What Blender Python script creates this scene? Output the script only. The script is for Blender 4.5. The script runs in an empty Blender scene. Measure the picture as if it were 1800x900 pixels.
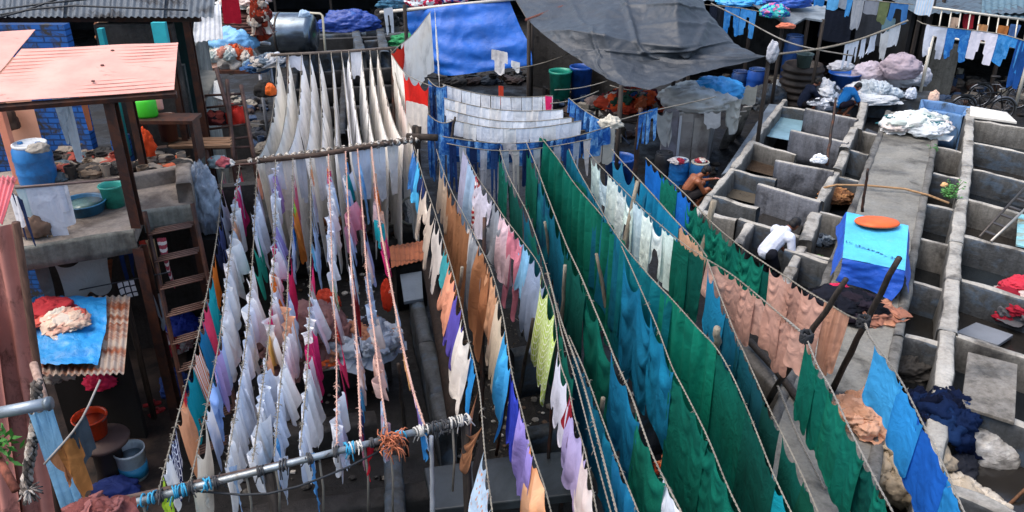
import bpy, math, random
import numpy as np
from mathutils import Vector, Matrix, noise as mnoise

random.seed(11)
RND = random.Random(11)
NR = np.random.default_rng(11)
SC = bpy.context.scene
COL = SC.collection
pi = math.pi

# ------------------------------------------------------------------ camera
F, CAMZ = 1450.0, 7.0
TH = math.atan(720.0 / F)
ST, CT = math.sin(TH), math.cos(TH)
CAM = Vector((0, 0, CAMZ))
cd = bpy.data.cameras.new('camera')
cd.sensor_width = 36.0
cd.lens = 36.0 * F / 1800.0
cd.clip_end = 600
co = bpy.data.objects.new('camera', cd)
COL.objects.link(co)
co.location = CAM
co.rotation_euler = (pi / 2 - TH, 0, 0)
SC.camera = co


def ray(x, y):
    u = (x - 900.0) / F
    v = (450.0 - y) / F
    return Vector((u, CT + v * ST, -ST + v * CT))


def P(x, y, z):
    """real place of a point seen at photo pixel (x, y) whose height above ground is z"""
    r = ray(x, y)
    return CAM + r * ((z - CAMZ) / r.z)


def PD(x, y, d):
    return CAM + ray(x, y) * d


def depth(p):
    return (p[1]) * CT - (p[2] - CAMZ) * ST


def proj(p):
    x, y, z = p[0], p[1], p[2] - CAMZ
    d = y * CT - z * ST
    v = (y * ST + z * CT) / d
    return 900 + F * x / d, 450 - F * v


def drop_len(p, px):
    """length of a vertical drop that covers px photo pixels below point p"""
    y0 = proj(p)[1]
    a, b = 0.0, 6.0
    for _ in range(24):
        m = (a + b) / 2
        if proj((p[0], p[1], p[2] - m))[1] - y0 < px:
            a = m
        else:
            b = m
    return (a + b) / 2


# ------------------------------------------------------------------ colours / materials
def lin(c):
    return c / 12.92 if c <= 0.04045 else ((c + 0.055) / 1.055) ** 2.4


def hx(h):
    h = h.lstrip('#')
    return tuple(lin(int(h[i:i + 2], 16) / 255.0) for i in (0, 2, 4))


class NT:
    def __init__(s, name):
        s.m = bpy.data.materials.new(name)
        s.m.use_nodes = True
        s.t = s.m.node_tree
        s.b = s.t.nodes['Principled BSDF']
        s.out = s.t.nodes['Material Output']
        s._co = None

    def n(s, typ, **kw):
        nd = s.t.nodes.new(typ)
        for k, v in kw.items():
            setattr(nd, k, v)
        return nd

    def l(s, a, b):
        s.t.links.new(a, b)

    def co(s, scale=(1, 1, 1), uv=False):
        tc = s.n('ShaderNodeTexCoord')
        mp = s.n('ShaderNodeMapping')
        mp.inputs['Scale'].default_value = scale
        s.l(tc.outputs['UV' if uv else 'Object'], mp.inputs['Vector'])
        if not uv:
            oi = s.n('ShaderNodeObjectInfo')
            ml = s.n('ShaderNodeMath', operation='MULTIPLY')
            ml.inputs[1].default_value = 37.0
            s.l(oi.outputs['Random'], ml.inputs[0])
            s.l(ml.outputs[0], mp.inputs['Location'])
        return mp.outputs[0]

    def noise(s, scale, detail=4, rough=.55, vec=None, dist=0.0):
        nd = s.n('ShaderNodeTexNoise')
        nd.inputs['Scale'].default_value = scale
        nd.inputs['Detail'].default_value = detail
        nd.inputs['Roughness'].default_value = rough
        nd.inputs['Distortion'].default_value = dist
        s.l(vec if vec is not None else s.co(), nd.inputs['Vector'])
        return nd.outputs['Fac']

    def ramp(s, fac, stops, const=False):
        r = s.n('ShaderNodeValToRGB')
        el = r.color_ramp.elements
        while len(el) < len(stops):
            el.new(0.5)
        for e, (p, c) in zip(el, stops):
            e.position = p
            e.color = (*c, 1) if len(c) == 3 else c
        if const:
            r.color_ramp.interpolation = 'CONSTANT'
        s.l(fac, r.inputs[0])
        return r.outputs[0]

    def mix(s, fac, a, b, mode='MIX'):
        m = s.n('ShaderNodeMix', data_type='RGBA', blend_type=mode)
        for sock, v in ((m.inputs[0], fac), (m.inputs[6], a), (m.inputs[7], b)):
            if hasattr(v, 'links') or hasattr(v, 'is_linked'):
                s.l(v, sock)
            elif isinstance(v, (int, float)):
                sock.default_value = v
            else:
                sock.default_value = (*v, 1)
        return m.outputs[2]

    def bump(s, h, strength=.3, dist=.02):
        b = s.n('ShaderNodeBump')
        b.inputs['Strength'].default_value = strength
        b.inputs['Distance'].default_value = dist
        s.l(h, b.inputs['Height'])
        s.l(b.outputs[0], s.b.inputs['Normal'])

    def set(s, rough=.8, metal=0.0, spec=.4):
        s.b.inputs['Roughness'].default_value = rough
        s.b.inputs['Metallic'].default_value = metal
        s.b.inputs['Specular IOR Level'].default_value = spec

    def base(s, c):
        if hasattr(c, 'links'):
            s.l(c, s.b.inputs['Base Color'])
        else:
            s.b.inputs['Base Color'].default_value = (*c, 1)


def sc3(c, k):
    return tuple(min(1, max(0, x * k)) for x in c)


MC = {}


def cloth(hexc, patt=None, hex2=None):
    """woven cloth: faint blotches of wear and damp, fine wrinkle bump, a little light through it"""
    key = ('cloth', hexc, patt, hex2)
    if key in MC:
        return MC[key]
    n = NT('cloth ' + hexc + (patt or ''))
    c = hx(hexc)
    v = n.noise(1.7, 6, .62, None, .4)
    col = n.ramp(v, [(.3, sc3(c, .62)), (.5, c), (.72, sc3(c, 1.14))])
    if patt:
        uvv = n.co((1, 1, 1), True)
        c2 = hx(hex2)
        if patt in ('stripes', 'hstripes', 'check'):
            sx = n.n('ShaderNodeSeparateXYZ')
            n.l(uvv, sx.inputs[0])

            def stripe(o, f, th):
                a = n.n('ShaderNodeMath', operation='MULTIPLY')
                a.inputs[1].default_value = f
                n.l(o, a.inputs[0])
                b = n.n('ShaderNodeMath', operation='FRACT')
                n.l(a.outputs[0], b.inputs[0])
                d = n.n('ShaderNodeMath', operation='GREATER_THAN')
                d.inputs[1].default_value = th
                n.l(b.outputs[0], d.inputs[0])
                return d.outputs[0]
            if patt == 'stripes':
                f = stripe(sx.outputs[0], 14, .55)
            elif patt == 'hstripes':
                f = stripe(sx.outputs[1], 12, .55)
            else:
                mx = n.n('ShaderNodeMath', operation='MAXIMUM')
                n.l(stripe(sx.outputs[0], 12, .78), mx.inputs[0])
                n.l(stripe(sx.outputs[1], 12, .78), mx.inputs[1])
                f = mx.outputs[0]
            col = n.mix(f, col, c2)
        elif patt == 'print':
            vo = n.n('ShaderNodeTexVoronoi')
            vo.inputs['Scale'].default_value = 14
            n.l(uvv, vo.inputs['Vector'])
            f = n.ramp(vo.outputs['Distance'], [(.22, (1, 1, 1)), (.34, (0, 0, 0))])
            col = n.mix(f, col, c2)
        elif patt == 'faded':
            f = n.ramp(n.noise(1.7, 3, .5), [(.42, (0, 0, 0)), (.6, (1, 1, 1))])
            col = n.mix(f, col, c2)
        elif patt == 'denim':
            f = n.ramp(n.noise(7, 5, .65, None, .8), [(.44, (0, 0, 0)), (.66, (1, 1, 1))])
            col = n.mix(f, col, c2)
    n.base(col)
    n.set(.9, 0, .12)
    h1 = n.noise(3.6, 6, .62, None, 1.6)
    n.bump(h1, .6, .045)
    tr = n.n('ShaderNodeBsdfTranslucent')
    n.l(col, tr.inputs['Color'])
    mx = n.n('ShaderNodeMixShader')
    mx.inputs[0].default_value = .24
    n.l(n.b.outputs[0], mx.inputs[1])
    n.l(tr.outputs[0], mx.inputs[2])
    n.l(mx.outputs[0], n.out.inputs['Surface'])
    MC[key] = n.m
    return n.m


def plain(hexc, rough=.6, var=.25, scale=5, metal=0, bump=.15, spec=.4, dirt=None, dirtamt=.5):
    key = ('plain', hexc, rough, var, scale, metal, bump, dirt, dirtamt)
    if key in MC:
        return MC[key]
    n = NT('surface ' + hexc)
    c = hx(hexc)
    col = n.ramp(n.noise(scale, 5, .6), [(.25, sc3(c, 1 - var)), (.5, c), (.78, sc3(c, 1 + var * .7))])
    if dirt:
        f = n.ramp(n.noise(scale * .55, 7, .68, None, .5), [(.5 - dirtamt * .15, (0, 0, 0)), (.72 - dirtamt * .15, (1, 1, 1))])
        col = n.mix(f, col, hx(dirt))
    n.base(col)
    n.set(rough, metal, spec)
    if bump:
        n.bump(n.noise(scale * 6, 5, .6), bump, .02)
    MC[key] = n.m
    return n.m


def concrete(light='#8d8a84', dark='#3d3b38', key2='', amt=.5, streak=True, scum=None):
    key = ('conc', light, dark, key2, amt)
    if key in MC:
        return MC[key]
    n = NT('weathered concrete ' + light)
    a, b = hx(light), hx(dark)
    col = n.ramp(n.noise(1.3, 8, .66, None, .4), [(.5 - amt * .28, b), (.5 + .05 - amt * .1, sc3(a, .72)), (.72, a), (.9, sc3(a, 1.2))])
    fine = n.ramp(n.noise(22, 6, .65), [(.3, (.62, .62, .62)), (.6, (1, 1, 1))])
    col = n.mix(.75, col, fine, 'MULTIPLY')
    if streak:
        st = n.ramp(n.noise(1.0, 6, .7, n.co((9, 9, .8))), [(.36, (.42, .40, .37)), (.56, (1, 1, 1))])
        col = n.mix(.6, col, st, 'MULTIPLY')
    if scum:
        f = n.ramp(n.noise(2.3, 6, .65, n.co((1, 1, 1.6)), .5), [(.5, (0, 0, 0)), (.62, (1, 1, 1))])
        col = n.mix(n.mix(.6, (0, 0, 0), f), col, hx(scum))
    spots = n.ramp(n.noise(7, 3, .5), [(.66, (1, 1, 1)), (.74, (.5, .5, .48))])
    col = n.mix(.6, col, spots, 'MULTIPLY')
    n.base(col)
    rr = n.ramp(n.noise(2.2, 4, .6), [(.35, (.42,) * 3), (.6, (.9,) * 3)])
    n.l(rr, n.b.inputs['Roughness'])
    n.b.inputs['Specular IOR Level'].default_value = .35
    n.bump(n.noise(13, 8, .7), .6, .03)
    MC[key] = n.m
    return n.m


def wood(hexc='#4a3a2c', hex2='#241b14', sx=(18, 18, 1.5), rough=.8):
    key = ('wood', hexc, hex2, sx)
    if key in MC:
        return MC[key]
    n = NT('old wood ' + hexc)
    f = n.noise(1.6, 7, .65, n.co(sx), .3)
    n.base(n.ramp(f, [(.3, hx(hex2)), (.6, hx(hexc)), (.8, sc3(hx(hexc), 1.35))]))
    n.set(rough, 0, .3)
    n.bump(f, .4, .01)
    MC[key] = n.m
    return n.m


def rusty(hexc, rust='#6b3a22', amt=.5, rough=.65):
    key = ('rusty', hexc, rust, amt)
    if key in MC:
        return MC[key]
    n = NT('painted sheet ' + hexc)
    c = hx(hexc)
    base = n.ramp(n.noise(3, 5, .6), [(.3, sc3(c, .8)), (.6, c), (.85, sc3(c, 1.12))])
    f = n.ramp(n.noise(1.6, 9, .72, n.co((1, 3.5, 1)), .7), [(.62 - amt * .25, (0, 0, 0)), (.74 - amt * .2, (1, 1, 1))])
    rc = n.ramp(n.noise(9, 5, .6), [(.3, sc3(hx(rust), .45)), (.6, hx(rust)), (.85, sc3(hx(rust), 1.6))])
    n.base(n.mix(f, base, rc))
    n.set(rough, 0, .35)
    n.bump(n.noise(30, 5, .6), .2, .01)
    MC[key] = n.m
    return n.m


def heapmat(cols, scale=7):
    key = ('heap', tuple(cols), scale)
    if key in MC:
        return MC[key]
    n = NT('mixed laundry')
    vo = n.n('ShaderNodeTexVoronoi')
    vo.inputs['Scale'].default_value = scale
    vc = n.co()
    dn = n.n('ShaderNodeTexNoise')
    dn.inputs['Scale'].default_value = 4
    n.l(vc, dn.inputs['Vector'])
    md = n.n('ShaderNodeVectorMath', operation='MULTIPLY_ADD')
    n.l(dn.outputs['Color'], md.inputs[0])
    md.inputs[1].default_value = (.35, .35, .35)
    n.l(vc, md.inputs[2])
    n.l(md.outputs[0], vo.inputs['Vector'])
    sp = n.n('ShaderNodeSeparateColor')
    n.l(vo.outputs['Color'], sp.inputs[0])
    k = len(cols)
    col = n.ramp(sp.outputs[0], [(i / k, hx(c)) for i, c in enumerate(cols)], True)
    n.base(n.mix(.5, col, n.ramp(n.noise(18, 4, .6), [(.3, (.6, .6, .6)), (.6, (1, 1, 1))]), 'MULTIPLY'))
    n.set(.9, 0, .15)
    n.bump(n.noise(10, 5, .6), .5, .05)
    MC[key] = n.m
    return n.m


def tarpmat(hexc, dirt='#8a9aa0', amt=.3, rough=.42):
    key = ('tarp', hexc, dirt, amt)
    if key in MC:
        return MC[key]
    n = NT('plastic tarpaulin ' + hexc)
    c = hx(hexc)
    col = n.ramp(n.noise(1.8, 6, .6), [(.3, sc3(c, .75)), (.55, c), (.8, sc3(c, 1.2))])
    f = n.ramp(n.noise(2.4, 8, .7, None, .8), [(.66 - amt * .2, (0, 0, 0)), (.8 - amt * .15, (1, 1, 1))])
    f2 = n.mix(.55, (0, 0, 0), f)
    n.base(n.mix(f2, col, hx(dirt)))
    n.set(rough, 0, .5)
    n.bump(n.noise(7, 6, .65, None, 1.2), .45, .04)
    MC[key] = n.m
    return n.m


def watermat(hexc, rough=.08):
    key = ('water', hexc)
    if key in MC:
        return MC[key]
    n = NT('standing water')
    c = hx(hexc)
    n.base(n.ramp(n.noise(2.2, 5, .6), [(.3, sc3(c, .6)), (.65, c)]))
    n.set(rough, 0, .5)
    n.bump(n.noise(9, 3, .5), .12, .02)
    MC[key] = n.m
    return n.m


# ------------------------------------------------------------------ mesh builder
class MB:
    def __init__(s):
        s.v, s.f = [], []

    def add(s, vs, fs):
        o = len(s.v)
        s.v += [tuple(v) for v in vs]
        s.f += [tuple(i + o for i in f) for f in fs]
        return s

    def hexa(s, b, t):
        return s.add(list(b) + list(t), [(3, 2, 1, 0), (4, 5, 6, 7), (0, 1, 5, 4), (1, 2, 6, 5), (2, 3, 7, 6), (3, 0, 4, 7)])

    def box(s, c, d, yaw=0.0, R=None):
        c = Vector(c)
        R = R or Matrix.Rotation(yaw, 3, 'Z')
        x, y, z = d[0] / 2, d[1] / 2, d[2] / 2
        q = [c + R @ Vector(p) for p in ((-x, -y, -z), (x, -y, -z), (x, y, -z), (-x, y, -z), (-x, -y, z), (x, -y, z), (x, y, z), (-x, y, z))]
        return s.hexa(q[:4], q[4:])

    def plate(s, pts, th):
        pts = [Vector(p) for p in pts]
        n = len(pts)
        nrm = Vector((0, 0, 0))
        for i in range(n):
            a, b = pts[i] - pts[0], pts[(i + 1) % n] - pts[0]
            nrm += a.cross(b)
        nrm.normalize()
        if nrm.z < 0:
            pts = pts[::-1]
            nrm = -nrm
        lo = [p - nrm * th for p in pts]
        fs = [tuple(range(n)), tuple(range(2 * n - 1, n - 1, -1))]
        fs += [(i, n + i, n + (i + 1) % n, (i + 1) % n) for i in range(n)]
        return s.add(pts + lo, fs)

    def tube(s, pts, r, n=8, cap=True):
        pts = [Vector(p) for p in pts]
        m = len(pts)
        rs = r if isinstance(r, (list, tuple)) else [r] * m
        vs, fs = [], []
        up = None
        for i in range(m):
            t = (pts[min(i + 1, m - 1)] - pts[max(i - 1, 0)])
            if t.length < 1e-9:
                t = Vector((0, 0, 1))
            t.normalize()
            if up is None:
                up = t.orthogonal().normalized()
            else:
                up = (up - t * up.dot(t))
                up = up.normalized() if up.length > 1e-6 else t.orthogonal().normalized()
            w = t.cross(up)
            for k in range(n):
                a = 2 * pi * k / n
                vs.append(pts[i] + (up * math.cos(a) + w * math.sin(a)) * rs[i])
        for i in range(m - 1):
            for k in range(n):
                fs.append((i * n + k, i * n + (k + 1) % n, (i + 1) * n + (k + 1) % n, (i + 1) * n + k))
        if cap:
            fs.append(tuple(range(n - 1, -1, -1)))
            fs.append(tuple((m - 1) * n + k for k in range(n)))
        return s.add(vs, fs)

    def lathe(s, c, prof, n=28, R=None, sq=1.0):
        c = Vector(c)
        R = R or Matrix.Identity(3)
        vs, fs = [], []
        for (r, z) in prof:
            for k in range(n):
                a = 2 * pi * k / n
                vs.append(c + R @ Vector((r * math.cos(a), r * sq * math.sin(a), z)))
        for i in range(len(prof) - 1):
            for k in range(n):
                fs.append((i * n + k, i * n + (k + 1) % n, (i + 1) * n + (k + 1) % n, (i + 1) * n + k))
        if prof[0][0] > 1e-4:
            fs.append(tuple(range(n - 1, -1, -1)))
        if prof[-1][0] > 1e-4:
            fs.append(tuple((len(prof) - 1) * n + k for k in range(n)))
        return s.add(vs, fs)

    def ell(s, c, r, R=None, nu=16, nv=10):
        prof = [(max(1e-5, math.sin(pi * j / nv)), -math.cos(pi * j / nv)) for j in range(nv + 1)]
        c = Vector(c)
        R = R or Matrix.Identity(3)
        vs, fs = [], []
        for (q, z) in prof:
            for k in range(nu):
                a = 2 * pi * k / nu
                vs.append(c + R @ Vector((q * math.cos(a) * r[0], q * math.sin(a) * r[1], z * r[2])))
        for i in range(nv):
            for k in range(nu):
                fs.append((i * nu + k, i * nu + (k + 1) % nu, (i + 1) * nu + (k + 1) % nu, (i + 1) * nu + k))
        return s.add(vs, fs)

    def lump(s, c, r, seed=0, amp=.25, freq=1.6, nu=44, nv=26, flat=-.35, ridge=True, R=None):
        """a crumpled soft mass: folds as ridged noise, flattened where it rests"""
        c = Vector(c)
        R = R or Matrix.Identity(3)
        off = Vector((seed * 7.31, seed * 3.17, seed * 1.9))
        vs, fs = [], []
        for j in range(nv + 1):
            th = pi * j / nv
            for k in range(nu):
                a = 2 * pi * k / nu
                d = Vector((math.sin(th) * math.cos(a), math.sin(th) * math.sin(a), -math.cos(th)))
                q = d * freq + off
                nz = mnoise.noise(q) * .6
                if ridge:
                    nz += (0.5 - abs(mnoise.noise(q * 2.1 + off))) * .6 + (0.4 - abs(mnoise.noise(q * 4.7 + d * mnoise.noise(q * 2)))) * .42 + (.3 - abs(mnoise.noise(q * 9.5))) * .2
                else:
                    nz += mnoise.noise(q * 2.3) * .3
                rr = 1 + amp * nz
                p = Vector((d.x * r[0] * rr, d.y * r[1] * rr, d.z * r[2] * rr))
                if p.z < flat * r[2]:
                    p.z = flat * r[2] + (p.z - flat * r[2]) * .06
                vs.append(c + R @ p)
        for j in range(nv):
            for k in range(nu):
                fs.append((j * nu + k, j * nu + (k + 1) % nu, (j + 1) * nu + (k + 1) % nu, (j + 1) * nu + k))
        return s.add(vs, fs)

    def wallrun(s, a, b, w, z0, z1, seed=0, amp=.018, rnd=.035, step=.14, cut=None):
        """rough cast wall from a to b (top centre line), width w, rounded worn top edges"""
        a, b = Vector(a), Vector(b)
        d = Vector((b.x - a.x, b.y - a.y, 0))
        L = d.length
        d.normalize()
        q = Vector((-d.y, d.x, 0))
        m = max(2, int(L / step))
        h = w / 2
        r = min(rnd, h * .9)
        sec = [(-h, 0), (-h, .33), (-h, .66), (-h, 1), (-h + r * .3, 2), (-h + r, 3), (0, 3), (h - r, 3), (h - r * .3, 2), (h, 1), (h, .66), (h, .33), (h, 0)]
        vs, fs = [], []
        ns = len(sec)
        for i in range(m + 1):
            t = i / m
            base = a.lerp(b, t)
            zt = (z1 if not callable(z1) else z1(t))
            for (o, k) in sec:
                if k <= 1:
                    z = z0 + (zt - r - z0) * k
                elif k == 2:
                    z = zt - r * .3
                else:
                    z = zt
                p = Vector((base.x, base.y, z)) + q * o
                nz = mnoise.noise(p * 1.9 + Vector((seed, 0, 0))) * 1.2 + mnoise.noise(p * 5.5) * .8
                p += q * (amp * nz * (1 if o > 0 else -1))
                if k >= 2:
                    p.z += amp * 1.1 * mnoise.noise(p * 3.1 + Vector((0, seed, 3)))
                if i in (0, m):
                    p += d * (amp * mnoise.noise(p * 4))
                vs.append(p)
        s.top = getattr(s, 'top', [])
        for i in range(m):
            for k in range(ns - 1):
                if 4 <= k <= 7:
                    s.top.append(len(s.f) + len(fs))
                fs.append((i * ns + k, i * ns + k + 1, (i + 1) * ns + k + 1, (i + 1) * ns + k))
        fs.append(tuple(range(ns)))
        fs.append(tuple(m * ns + k for k in range(ns - 1, -1, -1)))
        fs.append(tuple(v for pr in [[i * ns for i in range(m + 1)], [i * ns + ns - 1 for i in range(m, -1, -1)]] for v in pr))
        return s.add(vs, fs)

    def patch(s, net, nu=40, nv=30, amp=.03, freq=1.2, seed=0, fold=None, lin_=False):
        """smooth sheet through a net of control points (rows x cols) with wrinkles"""
        net = [[Vector(p) for p in r] for r in net]

        def cr(ps, t):
            n = len(ps) - 1
            x = min(max(t, 0), 1) * n
            i = min(int(x), n - 1)
            f = x - i
            p1, p2 = ps[i], ps[i + 1]
            if lin_:
                return p1.lerp(p2, f)
            p0 = ps[i - 1] if i > 0 else p1 * 2 - p2
            p3 = ps[i + 2] if i + 2 <= n else p2 * 2 - p1
            return 0.5 * ((2 * p1) + (p2 - p0) * f + (2 * p0 - 5 * p1 + 4 * p2 - p3) * f * f + (3 * p1 - p0 - 3 * p2 + p3) * f ** 3)
        G = []
        for j in range(nv + 1):
            col = []
            rows = [cr(r, j / nv) for r in net]
            for i in range(nu + 1):
                col.append(cr(rows, i / nu))
            G.append(col)
        vs, fs = [], []
        for j in range(nv + 1):
            for i in range(nu + 1):
                p = G[j][i]
                du = G[j][min(i + 1, nu)] - G[j][max(i - 1, 0)]
                dv = G[min(j + 1, nv)][i] - G[max(j - 1, 0)][i]
                n = du.cross(dv)
                n = n.normalized() if n.length > 1e-9 else Vector((0, 0, 1))
                q = p * freq + Vector((seed * 3.3, seed * 1.7, 0))
                z = mnoise.noise(q) * .7 + (0.35 - abs(mnoise.noise(q * 2.2))) * .8 + mnoise.noise(q * 5) * .25
                z *= amp
                if fold:
                    z += fold(i / nu, j / nv)
                vs.append(p + n * z)
        for j in range(nv):
            for i in range(nu):
                a = j * (nu + 1) + i
                fs.append((a, a + 1, a + nu + 2, a + nu + 1))
        return s.add(vs, fs)

    def corrug(s, c, waves, amp=.012, n=3, sub=6, jit=.006):
        """corrugated sheet over corners c (a, b along the waves' crossing, then c, d), with thickness"""
        a, b, cc, d = [Vector(p) for p in c]
        nrm = (b - a).cross(d - a).normalized()
        m = waves * sub
        for side, th in ((1, 0.0), (-1, -.006)):
            vs, fs = [], []
            for j in range(n + 1):
                for i in range(m + 1):
                    u, v = i / m, j / n
                    p = a.lerp(b, u).lerp(d.lerp(cc, u), v)
                    p = p + nrm * (amp * math.sin(u * waves * 2 * pi) + th + jit * mnoise.noise(p * 1.5) * 2)
                    vs.append(p)
            for j in range(n):
                for i in range(m):
                    k = j * (m + 1) + i
                    q = (k, k + 1, k + m + 2, k + m + 1)
                    fs.append(q if side > 0 else q[::-1])
            s.add(vs, fs)
        return s


def _wloc(o):
    l = Vector((0, 0, 0))
    while o is not None:
        l = l + o.location
        o = o.parent
    return l


def mesh_from(name, vs, fs, smooth, uv=None):
    me = bpy.data.meshes.new(name)
    me.from_pydata(vs, [], fs)
    if smooth:
        me.polygons.foreach_set('use_smooth', [True] * len(me.polygons))
    if uv is not None:
        ul = me.uv_layers.new(name='UVMap')
        li = np.empty(len(me.loops), dtype=np.int32)
        me.loops.foreach_get('vertex_index', li)
        ul.data.foreach_set('uv', uv[li].astype(np.float32).ravel())
    me.update()
    return me


def obj(name, mb, mat, parent=None, smooth=False, bevel=0, subsurf=0, uv=None):
    V = np.array([tuple(v) for v in mb.v], dtype=np.float64)
    if parent is None:
        loc = Vector(((V[:, 0].min() + V[:, 0].max()) / 2, (V[:, 1].min() + V[:, 1].max()) / 2, V[:, 2].min()))
        sub = loc
    else:
        loc = Vector((0, 0, 0))
        sub = _wloc(parent)
    V = V - np.array(sub)
    me = mesh_from(name, V.tolist(), mb.f, smooth, uv)
    o = bpy.data.objects.new(name, me)
    COL.objects.link(o)
    o.location = loc
    if parent is not None:
        o.parent = parent
    me.materials.append(mat)
    if bevel:
        b = o.modifiers.new('bevel', 'BEVEL')
        b.width = bevel
        b.segments = 2
        b.limit_method = 'ANGLE'
    if subsurf:
        b = o.modifiers.new('subsurf', 'SUBSURF')
        b.levels = b.render_levels = subsurf
    return o


def tag(o, label, cat, group=None, kind=None):
    if label:
        o['label'] = label
    if cat:
        o['category'] = cat
    if group:
        o['group'] = group
    if kind:
        o['kind'] = kind
    return o


def thing(name, loc, label, cat, group=None):
    o = bpy.data.objects.new(name, None)
    COL.objects.link(o)
    o.empty_display_size = .1
    o.location = Vector(loc)
    return tag(o, label, cat, group)


def struct(name, mb, mat, smooth=False, bevel=0):
    o = obj(name, mb, mat, None, smooth, bevel)
    o['kind'] = 'structure'
    return o


def copy_tree(o, parent=None):
    c = o.copy()
    COL.objects.link(c)
    if parent is not None:
        c.parent = parent
    for ch in [x for x in bpy.data.objects if x.parent == o]:
        copy_tree(ch, c)
    return c


def multi(o, mats, idx):
    me = o.data
    me.materials.clear()
    for m in mats:
        me.materials.append(m)
    me.polygons.foreach_set('material_index', idx)


def pile(px, py, z, r, cols, label, n=26, seed=1, name='laundry_heap', cat='laundry', d=None, size=.5, mats=None, amp=.5, flaps=.6):
    """a heap of crumpled pieces of washing, one mound"""
    R_ = random.Random(seed)
    c = P(px, py, z) if d is None else PD(px, py, d)
    mb = MB()
    idx = []
    mats = mats or [cloth(h) for h in cols]

    def put(p, rr, k):
        n0 = len(mb.f)
        R = Matrix.Rotation(R_.uniform(0, 6.28), 3, 'Z') @ Matrix.Rotation(R_.uniform(-.5, .5), 3, 'X')
        mb.lump(p, rr, R_.uniform(0, 90), amp * 1.25, R_.uniform(1.8, 3.0), 34, 20, -.6, True, R)
        idx.extend([k] * (len(mb.f) - n0))
    put(c + Vector((0, 0, r[2] * .3)), (r[0] * .8, r[1] * .8, r[2] * .72), 0)
    for i in range(n):
        t = R_.uniform(0, 6.28)
        u = math.sqrt(R_.uniform(0, 1)) * .92
        h = math.sqrt(max(0, 1 - u * u))
        p = c + Vector((r[0] * u * math.cos(t), r[1] * u * math.sin(t), r[2] * (h * R_.uniform(.75, 1.0)) + .02))
        s = size * R_.uniform(.6, 1.15)
        put(p, (r[0] * s, r[1] * s * R_.uniform(.6, 1), min(r[2] * .35, .16)), R_.randrange(len(mats)))
    for i in range(int(n * flaps)):
        # loose cloth edges lying over the mound
        t, u = R_.uniform(0, 6.28), math.sqrt(R_.uniform(.02, 1.1))
        sz = max(r[0], r[1]) * size * R_.uniform(.5, 1.0) + .04
        ang = R_.uniform(0, 6.28)
        net = []
        for jj in range(4):
            row = []
            for ii in range(4):
                lx, ly = (ii - 1.5) / 1.5 * sz, (jj - 1.5) / 1.5 * sz * R_.uniform(.5, .8)
                x = r[0] * u * math.cos(t) + lx * math.cos(ang) - ly * math.sin(ang)
                y = r[1] * u * math.sin(t) + lx * math.sin(ang) + ly * math.cos(ang)
                q = math.hypot(x / r[0], y / r[1])
                h = math.sqrt(max(0, 1 - min(q, 1) ** 2)) * r[2] * 1.06
                row.append(c + Vector((x, y, max(.02, h + .03 + R_.uniform(-.025, .04)))))
            net.append(row)
        n0 = len(mb.f)
        k = R_.randrange(len(mats))
        mb.patch(net, 14, 14, .035, 5, R_.uniform(0, 50))
        idx.extend([k] * (len(mb.f) - n0))
    o = obj(name, mb, mats[0], None, True)
    multi(o, mats, idx)
    return tag(o, label, cat)


def clutter(pts, n, label, cols, seed=1, s=(.05, .16), zt=0.0, name='junk_pile', cat='junk', kind='stuff'):
    """jumbled small junk spread over the ground quad pts (photo pixels at height zt)"""
    R_ = random.Random(seed)
    q = [P(x, y, zt) for x, y in pts]
    mb = MB()
    idx = []
    mats = [plain(h, .75, .3, 9) for h in cols]
    for i in range(n):
        u, v = R_.random(), R_.random()
        p = q[0].lerp(q[1], u).lerp(q[3].lerp(q[2], u), v)
        k = R_.randrange(len(mats))
        n0 = len(mb.f)
        t = R_.random()
        a = R_.uniform(*s)
        rot = Matrix.Rotation(R_.uniform(0, 6.28), 3, 'Z') @ Matrix.Rotation(R_.uniform(-.4, .4), 3, 'X')
        if t < .3:
            mb.box(p + Vector((0, 0, a * .35)), (a * R_.uniform(.6, 1.6), a, a * R_.uniform(.3, .9)), 0, rot)
        elif t < .5:
            mb.lathe(p, [(.001, 0), (a * .4, 0), (a * .48, a * 1.1), (a * .42, a * 1.1), (a * .36, a * .1), (.001, a * .1)], 12)
        elif t < .6:
            d = Vector((R_.uniform(-1, 1), R_.uniform(-1, 1), R_.uniform(0, .5))) * a * 3
            mb.tube([p + Vector((0, 0, .02)), p + d + Vector((0, 0, .04))], a * .09, 6)
        else:
            mb.lump(p + Vector((0, 0, a * .3)), (a, a * R_.uniform(.6, 1), a * .5), R_.uniform(0, 90), .5, 2.2, 14, 9, -.7)
        idx.extend([k] * (len(mb.f) - n0))
    o = obj(name, mb, mats[0], None, False)
    multi(o, mats, idx)
    return tag(o, label, cat, None, kind)


ORD = ['first', 'second', 'third', 'fourth', 'fifth', 'sixth', 'seventh', 'eighth', 'ninth', 'tenth', 'eleventh', 'twelfth', 'thirteenth', 'fourteenth', 'fifteenth', 'sixteenth', 'seventeenth', 'eighteenth', 'nineteenth', 'twentieth']


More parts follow.
